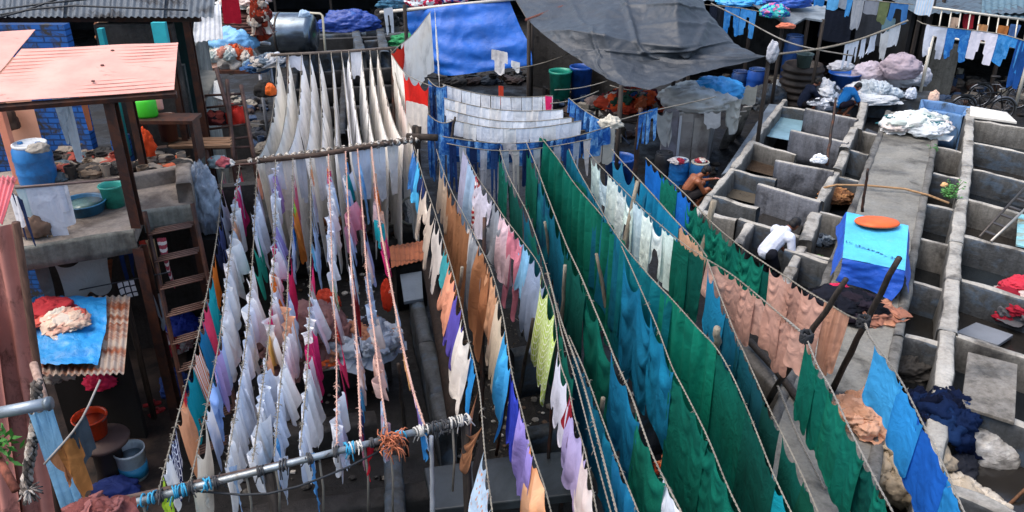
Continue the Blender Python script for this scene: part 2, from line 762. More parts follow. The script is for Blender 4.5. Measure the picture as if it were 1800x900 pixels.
# ------------------------------------------------------------------ lines and hanging cloth
class Line:
    """a clothes line through real points (given as photo pixel + height)"""

    def __init__(s, pts, desc, sag=0.0, by='y', n=220):
        s.desc, s.by = desc, by
        px = [(p[0], p[1]) for p in pts]
        zs = []
        known = [i for i, p in enumerate(pts) if len(p) > 2]
        for i, p in enumerate(pts):
            if len(p) > 2:
                zs.append(p[2])
            else:
                a = max(k for k in known if k < i)
                b = min(k for k in known if k > i)
                t = (px[i][1] - px[a][1]) / (px[b][1] - px[a][1] + 1e-9) if by == 'y' else (px[i][0] - px[a][0]) / (px[b][0] - px[a][0] + 1e-9)
                # heights run evenly with the true distance
                zs.append(pts[a][2] + (pts[b][2] - pts[a][2]) * t)
        W = [P(x, y, z) for (x, y), z in zip(px, zs)]
        out = []
        for i in range(len(W) - 1):
            p1, p2 = W[i], W[i + 1]
            p0 = W[i - 1] if i > 0 else p1 * 2 - p2
            p3 = W[i + 2] if i + 2 < len(W) else p2 * 2 - p1
            k = max(4, int(n / (len(W) - 1)))
            for q in range(k):
                f = q / k
                out.append(0.5 * ((2 * p1) + (p2 - p0) * f + (2 * p0 - 5 * p1 + 4 * p2 - p3) * f * f + (3 * p1 - p0 - 3 * p2 + p3) * f ** 3))
        out.append(W[-1])
        A = np.array([tuple(p) for p in out])
        if sag:
            t = np.linspace(0, 1, len(A))
            A[:, 2] -= sag * 4 * t * (1 - t)
        s.A = A
        d = np.linalg.norm(np.diff(A, axis=0), axis=1)
        s.S = np.concatenate([[0], np.cumsum(d)])
        s.len = s.S[-1]
        im = np.array([proj(p) for p in A])
        s.img = im[:, 1] if by == 'y' else im[:, 0]

    def at(s, q):
        q = np.asarray(q, dtype=float)
        return np.stack([np.interp(q, s.S, s.A[:, k]) for k in range(3)], -1)

    def s_of(s, v):
        a = s.img
        if a[0] > a[-1]:
            return float(np.interp(v, a[::-1], s.S[::-1]))
        return float(np.interp(v, a, s.S))

    def rope(s, mat, label, r=.006, twist=True, name='clothes_line', group='ropes of the drying yard', tufts=0):
        mb = MB()
        m = max(8, int(s.len / .02)) if twist else max(8, int(s.len / .2))
        q = np.linspace(0, s.len, m)
        pts = s.at(q)
        if twist:
            for ph in (0, pi):
                path = []
                for i in range(m):
                    t = pts[min(i + 1, m - 1)] - pts[max(i - 1, 0)]
                    t = Vector(t).normalized()
                    side = t.cross(Vector((0, 0, 1))).normalized()
                    up = side.cross(t)
                    a = q[i] * 2 * pi / .1 + ph
                    path.append(Vector(pts[i]) + (side * math.cos(a) + up * math.sin(a)) * r * .9)
                mb.tube(path, r, 5)
        else:
            mb.tube([Vector(p) for p in pts], r, 6)
        for k in range(tufts):
            p = Vector(s.at(RND.uniform(0, s.len)))
            for _ in range(3):
                d = Vector((RND.uniform(-1, 1), RND.uniform(-1, 1), RND.uniform(-.6, 1))).normalized() * RND.uniform(.02, .05)
                mb.tube([p, p + d * .6, p + d + Vector((0, 0, -.01))], [.004, .003, .002], 4)
        o = obj(name, mb, mat, None, True)
        return tag(o, label, 'rope', group)


JOBS = []
DBG = False


def hang(line, a, b, drop, mat, name, label, cat, group=None, style='sheet', full=1.06, pegs=None, res=None, metres=False, dropvar=.06, pleats=0, s_abs=False, sub=1, lean=0.0, wind=None, swag=0.0):
    s0, s1 = (a, b) if s_abs else (line.s_of(a), line.s_of(b))
    span = abs(s1 - s0)
    if span < .03:
        print('NARROW', label, span)
        s1 = s0 + .08 if s0 + .08 < line.len else s0 - .08
        span = abs(s1 - s0)
    mid = line.at((s0 + s1) / 2)
    L = drop if metres else drop_len(mid, drop)
    if res is None:
        big = max(span * full, L)
        res = 0 if big < .55 else (1 if big < 1.3 else (2 if big < 2.2 else 3))
    nu, nv = [(10, 12), (16, 18), (28, 26), (44, 34)][res]
    T = line.at(np.linspace(s0, s1, nu))
    JOBS.append(dict(T=T, W=span * full, L=L, nu=nu, nv=nv, mat=mat, name=name, label=label, cat=cat, group=group, style=style,
                     pegs=pegs, dropvar=dropvar, pleats=pleats, sub=sub, lean=lean, wind=wind, swag=swag))


def face_mask(style, nu, nv):
    m = np.ones((nu - 1, nv - 1), bool)
    u = (np.arange(nu - 1) + .5) / (nu - 1)
    v = (np.arange(nv - 1) + .5) / (nv - 1)
    U, V = np.meshgrid(u, v, indexing='ij')
    if style == 'trousers':
        m &= ~((np.abs(U - .5) < .5 / (nu - 1) + .03 + .10 * V) & (V > .3))
    elif style == 'shirt':          # hung by the hem: sleeves and collar at the bottom
        m &= ~((V < .48) & ((U < .2) | (U > .8)))
        m &= ~((V > .84) & ((U < .2) | (U > .8)))
        m &= ~((V > .93) & (np.abs(U - .5) < .14))
    elif style == 'shirtup':        # hung by the shoulders
        m &= ~((V > .45) & ((U < .18) | (U > .82)))
    elif style == 'rag':
        m &= ~((V > .75) & (U < .25))
    return m


def run_cloth():
    groups = {}
    for j in JOBS:
        groups.setdefault((j['nu'], j['nv']), []).append(j)
    for (nu, nv), js in groups.items():
        N = len(js)
        X = np.zeros((N, nu, nv, 3))
        RU = np.zeros((N, nu - 1, nv))
        RV = np.zeros((N, nu, nv - 1))
        PIN = np.zeros((N, nu, nv), bool)
        WU = np.ones((N, nu - 1, nv))
        WV = np.ones((N, nu, nv - 1))
        WIND = np.zeros((N, 1, 1, 3))
        masks = []
        for k, j in enumerate(js):
            T = j['T']
            d = T[-1] - T[0]
            d = d / np.linalg.norm(d)
            nrm = np.cross(d, [0, 0, 1.0])
            nrm /= np.linalg.norm(nrm)
            st = j['style']
            hem = 1 + j['dropvar'] * np.interp(np.linspace(0, 1, nu), np.linspace(0, 1, 5), NR.normal(0, 1, 5))
            if st == 'rag':
                hem *= 1 + .35 * np.interp(np.linspace(0, 1, nu), np.linspace(0, 1, 4), NR.uniform(-1, 1, 4))
            dv = j['L'] * hem / (nv - 1)
            w = np.ones(nv)
            vv = np.linspace(0, 1, nv)
            if st == 'trousers':
                w = 1 - .12 * vv
            elif st == 'dress':
                w = .8 + .4 * vv
            RU[k] = j['W'] / (nu - 1) * w[None, :]
            RV[k] = dv[:, None]
            npl = j['pleats'] or max(1, int(round(j['W'] / .22)))
            comp = max(j['W'] / (np.linalg.norm(T[-1] - T[0]) + 1e-9) - 1, .01)
            amp = j['W'] / (pi * npl) * math.sqrt(comp) * .8
            ph = NR.uniform(0, 6.28)
            u = np.linspace(0, 1, nu)
            kn = max(4, npl + 2)
            uw = u + np.interp(u, np.linspace(0, 1, kn), NR.normal(0, .38 / npl, kn))
            wob = (np.sin(2 * pi * npl * uw + ph) + .35 * np.sin(2 * pi * npl * 2.3 * uw + ph * 2)) * amp * np.interp(u, np.linspace(0, 1, kn), NR.uniform(.25, 1.35, kn))
            X[k] = T[:, None, :]
            X[k, :, :, 2] -= (dv[:, None] * np.arange(nv)[None, :])
            gro = (.25 + .75 * np.minimum(1, vv * 3)) if not j['pleats'] else np.ones(nv)
            X[k] += nrm[None, None, :] * (wob[:, None] * gro[None, :])[..., None]
            X[k] += NR.normal(0, .004, (nu, nv, 3))
            X[k, :, 1:] += nrm * (j['lean'] * vv[1:])[None, :, None]
            # pegs
            if j['pegs'] is None:
                PIN[k, :, 0] = True
            elif j['pegs'] == 'ends':
                PIN[k, [0, nu - 1], 0] = True
            else:
                PIN[k, np.round(np.linspace(0, nu - 1, j['pegs'])).astype(int), 0] = True
            m = face_mask(st, nu, nv)
            masks.append(m)
            if not m.all():
                eu = np.zeros((nu - 1, nv), bool)
                eu[:, :-1] |= m
                eu[:, 1:] |= m
                ev = np.zeros((nu, nv - 1), bool)
                ev[:-1] |= m
                ev[1:] |= m
                WU[k], WV[k] = eu, ev
                if st == 'shirt':
                    used = np.zeros(nu, bool)
                    used[:-1] |= m[:, 0]
                    used[1:] |= m[:, 0]
                    PIN[k, ~used, 0] = False
            WIND[k, 0, 0] = nrm * NR.normal(0, .5) + d * NR.normal(0, .3)
            if j['wind'] is not None:
                WIND[k, 0, 0] += np.array(j['wind']) / .14
        RD = np.sqrt(RU[:, :, :-1] ** 2 + RV[:, :-1, :] ** 2)
        X0 = X.copy()
        Xp = X.copy()
        if True:
            # start pins: pleated tops keep their zigzag
            PX = X0[PIN]
        dt2 = (1 / 40.0) ** 2
        G = np.array([0, 0, -2.2])

        def con(sa, sb, rest, w, k, stretch_only=False):
            D = X[sb] - X[sa]
            ln = np.sqrt((D * D).sum(-1)) + 1e-9
            e = (ln - rest) / ln
            if stretch_only:
                e = np.maximum(e, 0)
            C = D * (e * w * k * .5)[..., None]
            X[sa] += C
            X[sb] -= C
        A = slice(None)
        CUM = np.concatenate([np.zeros((N, nu, 1)), np.cumsum(RV, 2)], 2)
        full = PIN[:, :, 0]
        steps = 80
        for it in range(steps):
            V = (X - Xp) * (.93 if it < steps * .7 else .8)
            Xp = X.copy()
            X += V + (G + WIND * .14) * dt2
            for _ in range(5):
                for o in (0, 1):
                    con((A, slice(o, nu - 1, 2)), (A, slice(o + 1, nu, 2)), RU[:, o::2], WU[:, o::2], .95)
                for o in (0, 1):
                    con((A, A, slice(o, nv - 1, 2)), (A, A, slice(o + 1, nv, 2)), RV[:, :, o::2], WV[:, :, o::2], 1.0)
                X[PIN] = PX
            con((A, slice(0, nu - 1), slice(0, nv - 1)), (A, slice(1, nu), slice(1, nv)), RD, WU[:, :, :-1] * WV[:, :-1], .35, True)
            con((A, slice(1, nu), slice(0, nv - 1)), (A, slice(0, nu - 1), slice(1, nv)), RD, WU[:, :, :-1] * WV[:, :-1], .35, True)
            # bending
            con((A, slice(0, nu - 2)), (A, slice(2, nu)), RU[:, :-1] + RU[:, 1:], WU[:, :-1] * WU[:, 1:], .06)
            con((A, A, slice(0, nv - 2)), (A, A, slice(2, nv)), RV[:, :, :-1] + RV[:, :, 1:], WV[:, :, :-1] * WV[:, :, 1:], .06)
            X[PIN] = PX
            D = X - X0[:, :, :1]
            ln = np.sqrt((D * D).sum(-1)) + 1e-9
            k_ = np.where(full[:, :, None], np.minimum(1, CUM * 1.03 / ln), 1.0)
            k_[:, :, 0] = 1
            X = X0[:, :, :1] + D * k_[..., None]
            np.maximum(X[..., 2], .03, out=X[..., 2])
        if DBG:
            st_ = np.sqrt(((X[:, :, 1:] - X[:, :, :-1]) ** 2).sum(-1)) / RV
            su_ = np.sqrt(((X[:, 1:] - X[:, :-1]) ** 2).sum(-1)) / RU
            print('CLOTH', nu, nv, N, 'stretch', st_.mean(), st_.max(), su_.mean(), su_.max())
        for k, j in enumerate(js):
            if not j['swag']:
                continue
            pk = j['pegs'] if isinstance(j['pegs'], int) else 3
            nb = max(1, pk - 1) if pk > 1 else 1
            d = j['T'][-1] - j['T'][0]
            d /= np.linalg.norm(d)
            nrm = np.cross(d, [0, 0, 1.0])
            nrm /= np.linalg.norm(nrm)
            if np.dot(nrm, [-j['T'][0][0], -j['T'][0][1], 0]) < 0:
                nrm = -nrm
            u = np.linspace(0, 1, nu)[:, None]
            v = np.linspace(0, 1, nv)[None, :] * j['L']
            w = (u * nb) % 1.0
            b = np.minimum((u * nb).astype(int), nb - 1)
            sk = NR.uniform(-.22, .22, nb)[b]
            w = np.clip(w + sk * 4 * w * (1 - w), 0, 1)
            bay = j['W'] / nb
            dip = 4 * w * (1 - w)
            per = bay * NR.uniform(.3, .52, nb)[b]
            c_ = (v - dip * bay * NR.uniform(.3, .55, nb)[b])
            ph = NR.uniform(0, 6.28, nb)[b]
            wave = np.sin(2 * pi * c_ / per + ph) + .5 * np.sin(2 * pi * c_ / per * .53 + ph * 1.7)
            fade = np.clip(v / .08, 0, 1) * np.exp(-np.maximum(0, v - bay * .5) / (bay * NR.uniform(.7, 1.3)))
            disp = j['swag'] * NR.uniform(.35, 1.1, nb)[b] * wave * dip ** .8 * fade
            X[k] += nrm[None, None, :] * disp[..., None]
        for k, j in enumerate(js):
            m = masks[k]
            ids = -np.ones((nu, nv), int)
            used = np.zeros((nu, nv), bool)
            used[:-1, :-1] |= m
            used[1:, :-1] |= m
            used[:-1, 1:] |= m
            used[1:, 1:] |= m
            ids[used] = np.arange(used.sum())
            fs = [(ids[a, b], ids[a + 1, b], ids[a + 1, b + 1], ids[a, b + 1]) for a in range(nu - 1) for b in range(nv - 1) if m[a, b]]
            UU, VV = np.meshgrid(np.linspace(0, 1, nu) * j['W'], np.linspace(0, 1, nv) * j['L'], indexing='ij')
            mb = MB()
            mb.v = X[k][used].tolist()
            mb.f = fs
            uv = np.stack([UU[used], VV[used]], -1)
            o = obj(j['name'], mb, j['mat'], None, True, 0, j['sub'], uv)
            tag(o, j['label'], j['cat'], j['group'])


# ================================================================== THE SETTING
def quadsheet(pts, nx=1, ny=1):
    mb = MB()
    a, b, c, d = [Vector(p) for p in pts]
    vs, fs = [], []
    for j in range(ny + 1):
        for i in range(nx + 1):
            vs.append(a.lerp(b, i / nx).lerp(d.lerp(c, i / nx), j / ny))
    for j in range(ny):
        for i in range(nx):
            k = j * (nx + 1) + i
            fs.append((k, k + 1, k + nx + 2, k + nx + 1))
    return mb.add(vs, fs)


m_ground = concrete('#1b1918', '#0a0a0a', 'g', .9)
m_alley = plain('#46372e', .7, .35, 3, 0, .4, .4, '#1a1512', .8)
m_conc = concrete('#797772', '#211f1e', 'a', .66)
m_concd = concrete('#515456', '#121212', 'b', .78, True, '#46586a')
m_walk = concrete('#8a8880', '#2c2a28', 'w', .7, False)
m_slab = concrete('#7d8088', '#3c3e43', 'sl', .45)
m_dark = plain('#1c1a19', .85, .4, 3)
m_gravel = plain('#2a2723', .9, .6, 9, 0, 1.0, .3, '#221f1c', .8)

g = quadsheet([(-140, -6, 0), (140, -6, 0), (140, 260, 0), (-140, 260, 0)], 2, 2)
struct('ground', g, m_ground)

# alley floor at lower left
struct('alley', quadsheet([P(90, 640, .006), P(330, 600, .006), P(300, 990, .006), P(0, 990, .006)]), m_alley)
# rough patches of ground between the lines
struct('rubble', quadsheet([P(805, 560, .006), P(900, 540, .006), P(960, 800, .006), P(800, 860, .006)]), m_gravel)

# loose stones on the rubble
mb = MB()
for k in range(420):
    q = P(RND.uniform(800, 950), RND.uniform(540, 900), 0)
    r = RND.uniform(.008, .032)
    mb.ell((q.x, q.y, r * .4), (r, r * RND.uniform(.6, 1), r * .6), Matrix.Rotation(RND.uniform(0, 6), 3, 'Z'), 6, 4)
tag(obj('gravel', mb, plain('#4a443d', .9, .6, 6), None), None, None, None, 'stuff')

# raised concrete walkway between the pens
WZ = .92
wl = [(1558, 196), (1442, 507), (1369, 700), (1275, 950)]
wr = [(1655, 202), (1585, 593), (1566, 700), (1521, 950)]
mb = MB()
Lp = [P(x, y, WZ) for x, y in wl]
Rp = [P(x, y, WZ) for x, y in wr]
for i in range(3):
    mb.hexa([(Lp[i].x, Lp[i].y, 0), (Rp[i].x, Rp[i].y, 0), (Rp[i + 1].x, Rp[i + 1].y, 0), (Lp[i + 1].x, Lp[i + 1].y, 0)], [Lp[i], Rp[i], Rp[i + 1], Lp[i + 1]])
struct('walkway', mb, m_walk)
# worn kerbs along both edges of the walkway
mb = MB()
for pl, o in ((Lp, .05), (Rp, -.05)):
    for i in range(3):
        a, b = Vector(pl[i]), Vector(pl[i + 1])
        a.x += o
        b.x += o
        mb.wallrun((a.x, a.y, WZ), (b.x, b.y, WZ), .14, .4, WZ + .035, i * 7, .02, .04)
struct('kerb', mb, m_conc, True)


def pw(mb, a, b, w, zt=.9, z0=0.0, seed=0, amp=.026, rnd=.05):
    A, B = P(a[0], a[1], zt), P(b[0], b[1], zt)
    mb.wallrun(A, B, w, z0, zt, seed, amp, rnd)
    return mb


m_toplit = concrete('#b8b4ab', '#5a5650', 'toplit', .5, False)  # paler top faces: light from the sky painted into the concrete colour


def paint_lit_tops(o, mb, m):
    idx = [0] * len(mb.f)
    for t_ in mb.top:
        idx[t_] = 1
    multi(o, [m, m_toplit], idx)
    return o


def pen_block(label, base, longs, crosses, m1, m2, cat='washing pens', group=None):
    t = thing('washing_pens', base, label, cat, group)
    k = 0
    for poly, w, zt in longs:
        for i in range(len(poly) - 1):
            k += 1
            mb = pw(MB(), poly[i], poly[i + 1], w * RND.uniform(.94, 1.08), zt, 0, k * 3.1)
            paint_lit_tops(obj('long_wall', mb, m1, t, True), mb, m1)
    for a, b, w, zt in crosses:
        k += 1
        mb = pw(MB(), a, b, w, zt, 0, k * 3.1)
        paint_lit_tops(obj('cross_wall', mb, m1, t, True), mb, m2 if k % 3 else m1)
    return t


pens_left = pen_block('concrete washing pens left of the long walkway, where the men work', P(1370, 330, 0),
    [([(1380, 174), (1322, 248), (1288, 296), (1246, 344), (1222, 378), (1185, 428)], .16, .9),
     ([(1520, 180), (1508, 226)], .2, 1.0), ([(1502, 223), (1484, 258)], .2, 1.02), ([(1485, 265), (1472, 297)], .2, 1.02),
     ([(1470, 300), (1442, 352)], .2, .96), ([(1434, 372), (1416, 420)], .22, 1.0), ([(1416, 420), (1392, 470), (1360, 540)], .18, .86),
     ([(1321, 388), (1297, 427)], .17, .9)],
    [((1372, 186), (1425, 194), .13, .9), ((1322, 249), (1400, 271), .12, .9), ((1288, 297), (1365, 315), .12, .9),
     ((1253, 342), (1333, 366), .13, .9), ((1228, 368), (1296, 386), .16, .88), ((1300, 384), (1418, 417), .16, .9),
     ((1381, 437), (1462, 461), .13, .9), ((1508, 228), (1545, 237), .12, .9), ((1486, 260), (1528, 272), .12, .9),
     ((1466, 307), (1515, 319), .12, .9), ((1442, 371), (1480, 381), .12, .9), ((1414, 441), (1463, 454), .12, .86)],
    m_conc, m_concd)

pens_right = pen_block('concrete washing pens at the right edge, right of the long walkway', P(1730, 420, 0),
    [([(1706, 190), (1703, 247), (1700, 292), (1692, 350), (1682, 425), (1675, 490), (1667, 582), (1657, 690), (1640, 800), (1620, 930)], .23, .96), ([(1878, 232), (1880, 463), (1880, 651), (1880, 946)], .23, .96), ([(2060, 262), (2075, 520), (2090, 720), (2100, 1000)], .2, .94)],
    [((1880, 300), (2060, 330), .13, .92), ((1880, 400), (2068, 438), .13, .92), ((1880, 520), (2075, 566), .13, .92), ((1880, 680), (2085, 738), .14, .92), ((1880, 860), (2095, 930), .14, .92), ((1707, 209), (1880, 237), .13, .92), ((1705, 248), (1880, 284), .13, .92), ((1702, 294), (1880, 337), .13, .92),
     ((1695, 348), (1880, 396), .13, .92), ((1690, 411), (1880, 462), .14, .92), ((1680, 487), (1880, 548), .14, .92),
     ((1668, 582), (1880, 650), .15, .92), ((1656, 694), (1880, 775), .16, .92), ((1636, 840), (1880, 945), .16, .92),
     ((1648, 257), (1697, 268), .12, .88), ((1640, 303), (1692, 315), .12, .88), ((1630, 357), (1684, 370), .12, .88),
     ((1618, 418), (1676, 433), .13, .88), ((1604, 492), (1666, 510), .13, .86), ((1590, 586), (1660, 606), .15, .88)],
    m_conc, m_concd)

# upright washing stones in the left pens
def stone(tl, tr, bl, br, label, zt=1.06):
    mb = MB().wallrun(P(*tl, zt), P(*tr, zt), .13, .3, zt, tl[0] * .1, .008, .05, .1)
    tag(paint_lit_tops(obj('washing_stone', mb, m_slab, None, True), mb, m_slab), label, 'washing stone', 'upright washing stones in the left pens')


stone((1417, 190), (1508, 209), (1408, 226), (1484, 244), 'grey upright washing stone with washing laid on its top, farthest from the bridge')
stone((1391, 228), (1491, 250), (1387, 262), (1462, 286), 'grey upright washing stone crossed by a thin leaning pole')
stone((1364, 281), (1466, 300), (1359, 316), (1444, 336), 'grey upright washing stone with a white rag on its right end')
stone((1334, 322), (1444, 354), (1328, 372), (1411, 400), 'broadest grey upright washing stone, just behind the man in white')

# water standing in the pens
def pool(name, pts, z, col, rough=.08):
    struct(name, quadsheet([P(x, y, z) for x, y in pts]), watermat(col, rough))


pool('pen_water', [(1362, 200), (1412, 210), (1404, 250), (1330, 236)], .62, '#7fa3b0')
pool('pen_water', [(1328, 258), (1388, 278), (1366, 312), (1298, 294)], .5, '#4a3c30')
pool('pen_water', [(1293, 305), (1362, 322), (1340, 362), (1262, 342)], .5, '#5a5348')
pool('pen_water', [(1345, 372), (1412, 394), (1405, 412), (1322, 390)], .5, '#2c2a28')
pool('pen_water', [(1630, 176), (1702, 188), (1694, 203), (1626, 190)], .75, '#3e6ea0')
pool('pen_water', [(1455, 390), (1480, 396), (1458, 442), (1425, 432)], .3, '#3a4450')
# wet floors inside the pens, a little below the wall tops
def pen_floor(rows, z, col, rough=.2, zt=.9):
    for k in range(len(rows) - 1):
        q = [P(*rows[k][0], zt), P(*rows[k][1], zt), P(*rows[k + 1][1], zt), P(*rows[k + 1][0], zt)]
        for v in q:
            v.z = z - .002 * (k % 3)
        struct('pen_water', quadsheet(q), watermat(col[k % len(col)], rough))


pen_floor([((1706, 210), (1880, 238)), ((1704, 249), (1880, 285)), ((1701, 295), (1880, 338)), ((1694, 349), (1880, 397)), ((1689, 412), (1880, 463)), ((1679, 488), (1880, 549)), ((1667, 583), (1880, 651)), ((1656, 696), (1880, 776)), ((1636, 842), (1880, 946))], .4, ['#1f2529', '#262422', '#1a1f24', '#2a2724'], .16, .92)
pen_floor([((1660, 258), (1700, 268)), ((1640, 304), (1696, 316)), ((1630, 358), (1688, 371)), ((1618, 419), (1680, 434)), ((1604, 493), (1672, 511)), ((1590, 588), (1664, 608)), ((1570, 760), (1645, 780))], .34, ['#15181a', '#201e1b', '#1a1c1e'], .18, .88)
pen_floor([((1530, 190), (1556, 200)), ((1508, 229), (1545, 238)), ((1486, 261), (1528, 273)), ((1466, 308), (1515, 320)), ((1442, 372), (1480, 382)), ((1414, 442), (1463, 455)), ((1376, 520), (1430, 540))], .36, ['#171a1d', '#22201d', '#181c20'], .18)

# tank of blue water behind the walkway's far end
t = thing('water_tank', P(1662, 192, 0), 'blue painted water tank with rinsing water at the far end of the walkway', 'water tank')
m_bluepaint = rusty('#5f86b4', '#45525c', .45)
for a, b in (((1622, 174), (1705, 187)), ((1622, 189), (1694, 203)), ((1705, 187), (1694, 203)), ((1622, 174), (1622, 189))):
    obj('tank_wall', pw(MB(), a, b, .1, .95, 0, a[0] * .1), m_bluepaint, t, True)
mb = MB()
mb.plate([P(1706, 186, .99), P(1770, 197, .99), P(1788, 214, .99), P(1705, 203, .99)], .06)
tag(obj('stone_bench', mb, plain('#c9c6be', .7, .2, 4), None, False, .01), 'pale flat stone laid across the far right pen walls', 'stone slab')

# boards and stones in the right pens
m_plank = concrete('#8f8a82', '#4b4843', 'plk', .5)
mb = MB().plate([P(1702, 618, .93), P(1789, 640, .93), P(1784, 742, .99), P(1690, 712, .99)], .05)
tag(obj('wooden_board', mb, m_plank, None, False, .01), 'broad grey weathered wooden board across two pen walls at the right', 'board')
mb = MB().plate([P(1680, 583, .5), P(1716, 566, .5), P(1782, 588, .5), P(1755, 606, .5)], .06)
tag(obj('stone_slab', mb, plain('#6f747b', .5, .2, 3), None, False, .01), 'blue grey flat stone slab lying inside a right pen', 'stone slab')
mb = MB().plate([P(1690, 492, .55), P(1752, 508, .55), P(1752, 580, .2), P(1678, 566, .2)], .06)
tag(obj('stone_slab', mb, plain('#8d8a84', .7, .2, 3), None, False, .01), 'grey sloping stone slab beside the red blanket', 'stone slab')

# steel steps lying in the right pens
t = thing('step_ladder', P(1765, 370, .5), 'dark folded step ladder lying across the right pens', 'ladder')
m_steel = plain('#4a4440', .5, .3, 8, .5)
a0, a1, b0, b1 = P(1722, 416, .95), P(1812, 318, 1.25), P(1742, 424, .95), P(1826, 345, 1.25)
obj('rail', MB().tube([a0, a1], .022, 8), m_steel, t, True)
obj('rail', MB().tube([b0, b1], .022, 8), plain('#a09a92', .4, .2, 8, .6), t, True)
for k in range(6):
    f = .1 + k * .16
    obj('rung', MB().box(a0.lerp(a1, f).lerp(b0.lerp(b1, f), .5), ((a0 - b0).length, .08, .02), math.atan2((b0 - a0).y, (b0 - a0).x)), m_steel, t)
mb = MB().plate([P(1790, 375, .95), P(1830, 385, .95), P(1840, 440, .95), P(1786, 430, .95)], .03)
tag(obj('painted_board', mb, rusty('#7fb9c4', '#8a7c5a', .6), None), 'pale blue chipped board leaning in the right pens', 'board')

# ------------------------------------------------------------------ low walls and benches under the lines
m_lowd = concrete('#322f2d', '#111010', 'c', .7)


def low(label, a, b, w, zt, m=None, z0=0.0, cat='low wall', name='low_wall', rnd=.05):
    o = obj(name, pw(MB(), a, b, w, zt, z0, a[0] * .07, .02, rnd), m or m_lowd, None, True)
    tag(o, label, cat)


def lowpoly(label, pts, w, zt, m=None, cat='low wall', name='low_wall'):
    mb = MB()
    for i in range(len(pts) - 1):
        pw(mb, pts[i], pts[i + 1], w, zt, 0, i * 3.3 + pts[0][0], .02, .07)
    tag(obj(name, mb, m or m_lowd, None, True), label, cat)


lowpoly('rounded grey wall running lengthwise under the middle lines', [(730, 515), (750, 600), (771, 690), (788, 760)], .22, .7, m_concd)
lowpoly('short rounded grey wall at the bottom, under the galvanised pole', [(690, 800), (692, 860), (695, 960)], .22, .7, m_concd)
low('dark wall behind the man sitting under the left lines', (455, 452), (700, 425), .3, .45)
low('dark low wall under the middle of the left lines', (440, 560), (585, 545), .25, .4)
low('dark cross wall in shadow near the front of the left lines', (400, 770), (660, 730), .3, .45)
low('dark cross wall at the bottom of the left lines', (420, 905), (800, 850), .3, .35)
low('grey rounded wall end seen between the blue sheets', (1088, 722), (1200, 690), .2, .8, m_concd)
low('grey rounded wall end under the lime and lavender cloths', (925, 758), (1000, 742), .2, .7, m_concd)
low('grey rounded wall top beside the dark doorway', (900, 617), (960, 606), .2, .75, m_concd)
low('grey wall under the green sheets at the front', (1130, 870), (1260, 810), .25, .7, m_concd)
low('long dark pen wall below the pink tan cloths', (1275, 575), (1450, 760), .24, .86, concrete('#6f6a64', '#2c2a27', 'd', .6))
t = thing('stone_bench', P(600, 640, 0), 'long pale stone bench with bundles on it under the left lines', 'bench')
obj('seat', MB().plate([P(505, 634, .62), P(690, 604, .62), P(694, 622, .62), P(508, 654, .62)], .09), plain('#a9a59d', .6, .2, 4, 0, .2, .4, '#6a665f'), t, False, .015)
obj('base', MB().plate([P(512, 636, .52), P(684, 607, .52), P(686, 618, .52), P(514, 648, .52)], .5), m_lowd, t)
mb = MB().plate([P(745, 822, .72), P(905, 800, .72), P(1002, 792, .72), P(1010, 868, .72), P(760, 896, .72)], .12)
t = tag(obj('stone_slab', mb, plain('#353b3e', .45, .3, 2.5, 0, .2, .5, '#1e2021', .6), None, False, .015), 'wide wet slate slab at the bottom between the lines', 'stone slab')
lowpoly('dark supporting wall under the wide wet slab', [(775, 850), (1000, 825)], .3, .58)
mb = MB().plate([P(703, 482, .75), P(741, 476, .75), P(744, 524, .75), P(710, 530, .75)], .06)
tag(obj('stone_slab', mb, plain('#66707a', .45, .2, 3), None, False, .01), 'small blue grey slab below the rusty sheet in the middle', 'stone slab')
mb = MB().corrug([P(684, 434, 1.0), P(744, 424, 1.0), P(746, 458, .92), P(688, 470, .92)], 7, .012)
tag(obj('rusty_sheet', mb, rusty('#b06a48', '#5e3524', .5), None, True), 'small orange rusty corrugated sheet in the middle of the yard', 'metal sheet')
lowpoly('dark block wall under the small rusty sheet', [(690, 462), (742, 452)], .3, .85)
mb = MB().tube([P(752, 462, 1.1), P(775, 580, .9), P(803, 735, .75)], [.1, .11, .12], 10)
tag(obj('timber_beam', mb, wood('#2c211b', '#120e0b', (10, 10, 2)), None, True), 'dark old timber beam lying lengthwise beside the rounded wall', 'beam')
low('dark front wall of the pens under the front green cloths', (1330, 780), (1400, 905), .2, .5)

# ------------------------------------------------------------------ poles
m_bamboo = wood('#8f8676', '#5a5246', (20, 20, 2))
m_pole = wood('#3a332e', '#171412', (16, 16, 2))
m_iron = plain('#2a2422', .6, .35, 10, .3, .2, .4, '#54301f', .4)


def pole(top, zt, bot, zb, r, m, label, name='wooden_pole', cat='pole', knots=True):
    a, b = P(*top, zt), P(*bot, zb)
    n = 9
    pts = [a.lerp(b, i / n) + Vector((RND.uniform(-1, 1), RND.uniform(-1, 1), 0)) * r * .35 for i in range(n + 1)]
    tag(obj(name, MB().tube(pts, [r * (.85 + .3 * i / n) * RND.uniform(.93, 1.07) for i in range(n + 1)], 10), m, None, True), label, cat, 'poles holding up the lines')


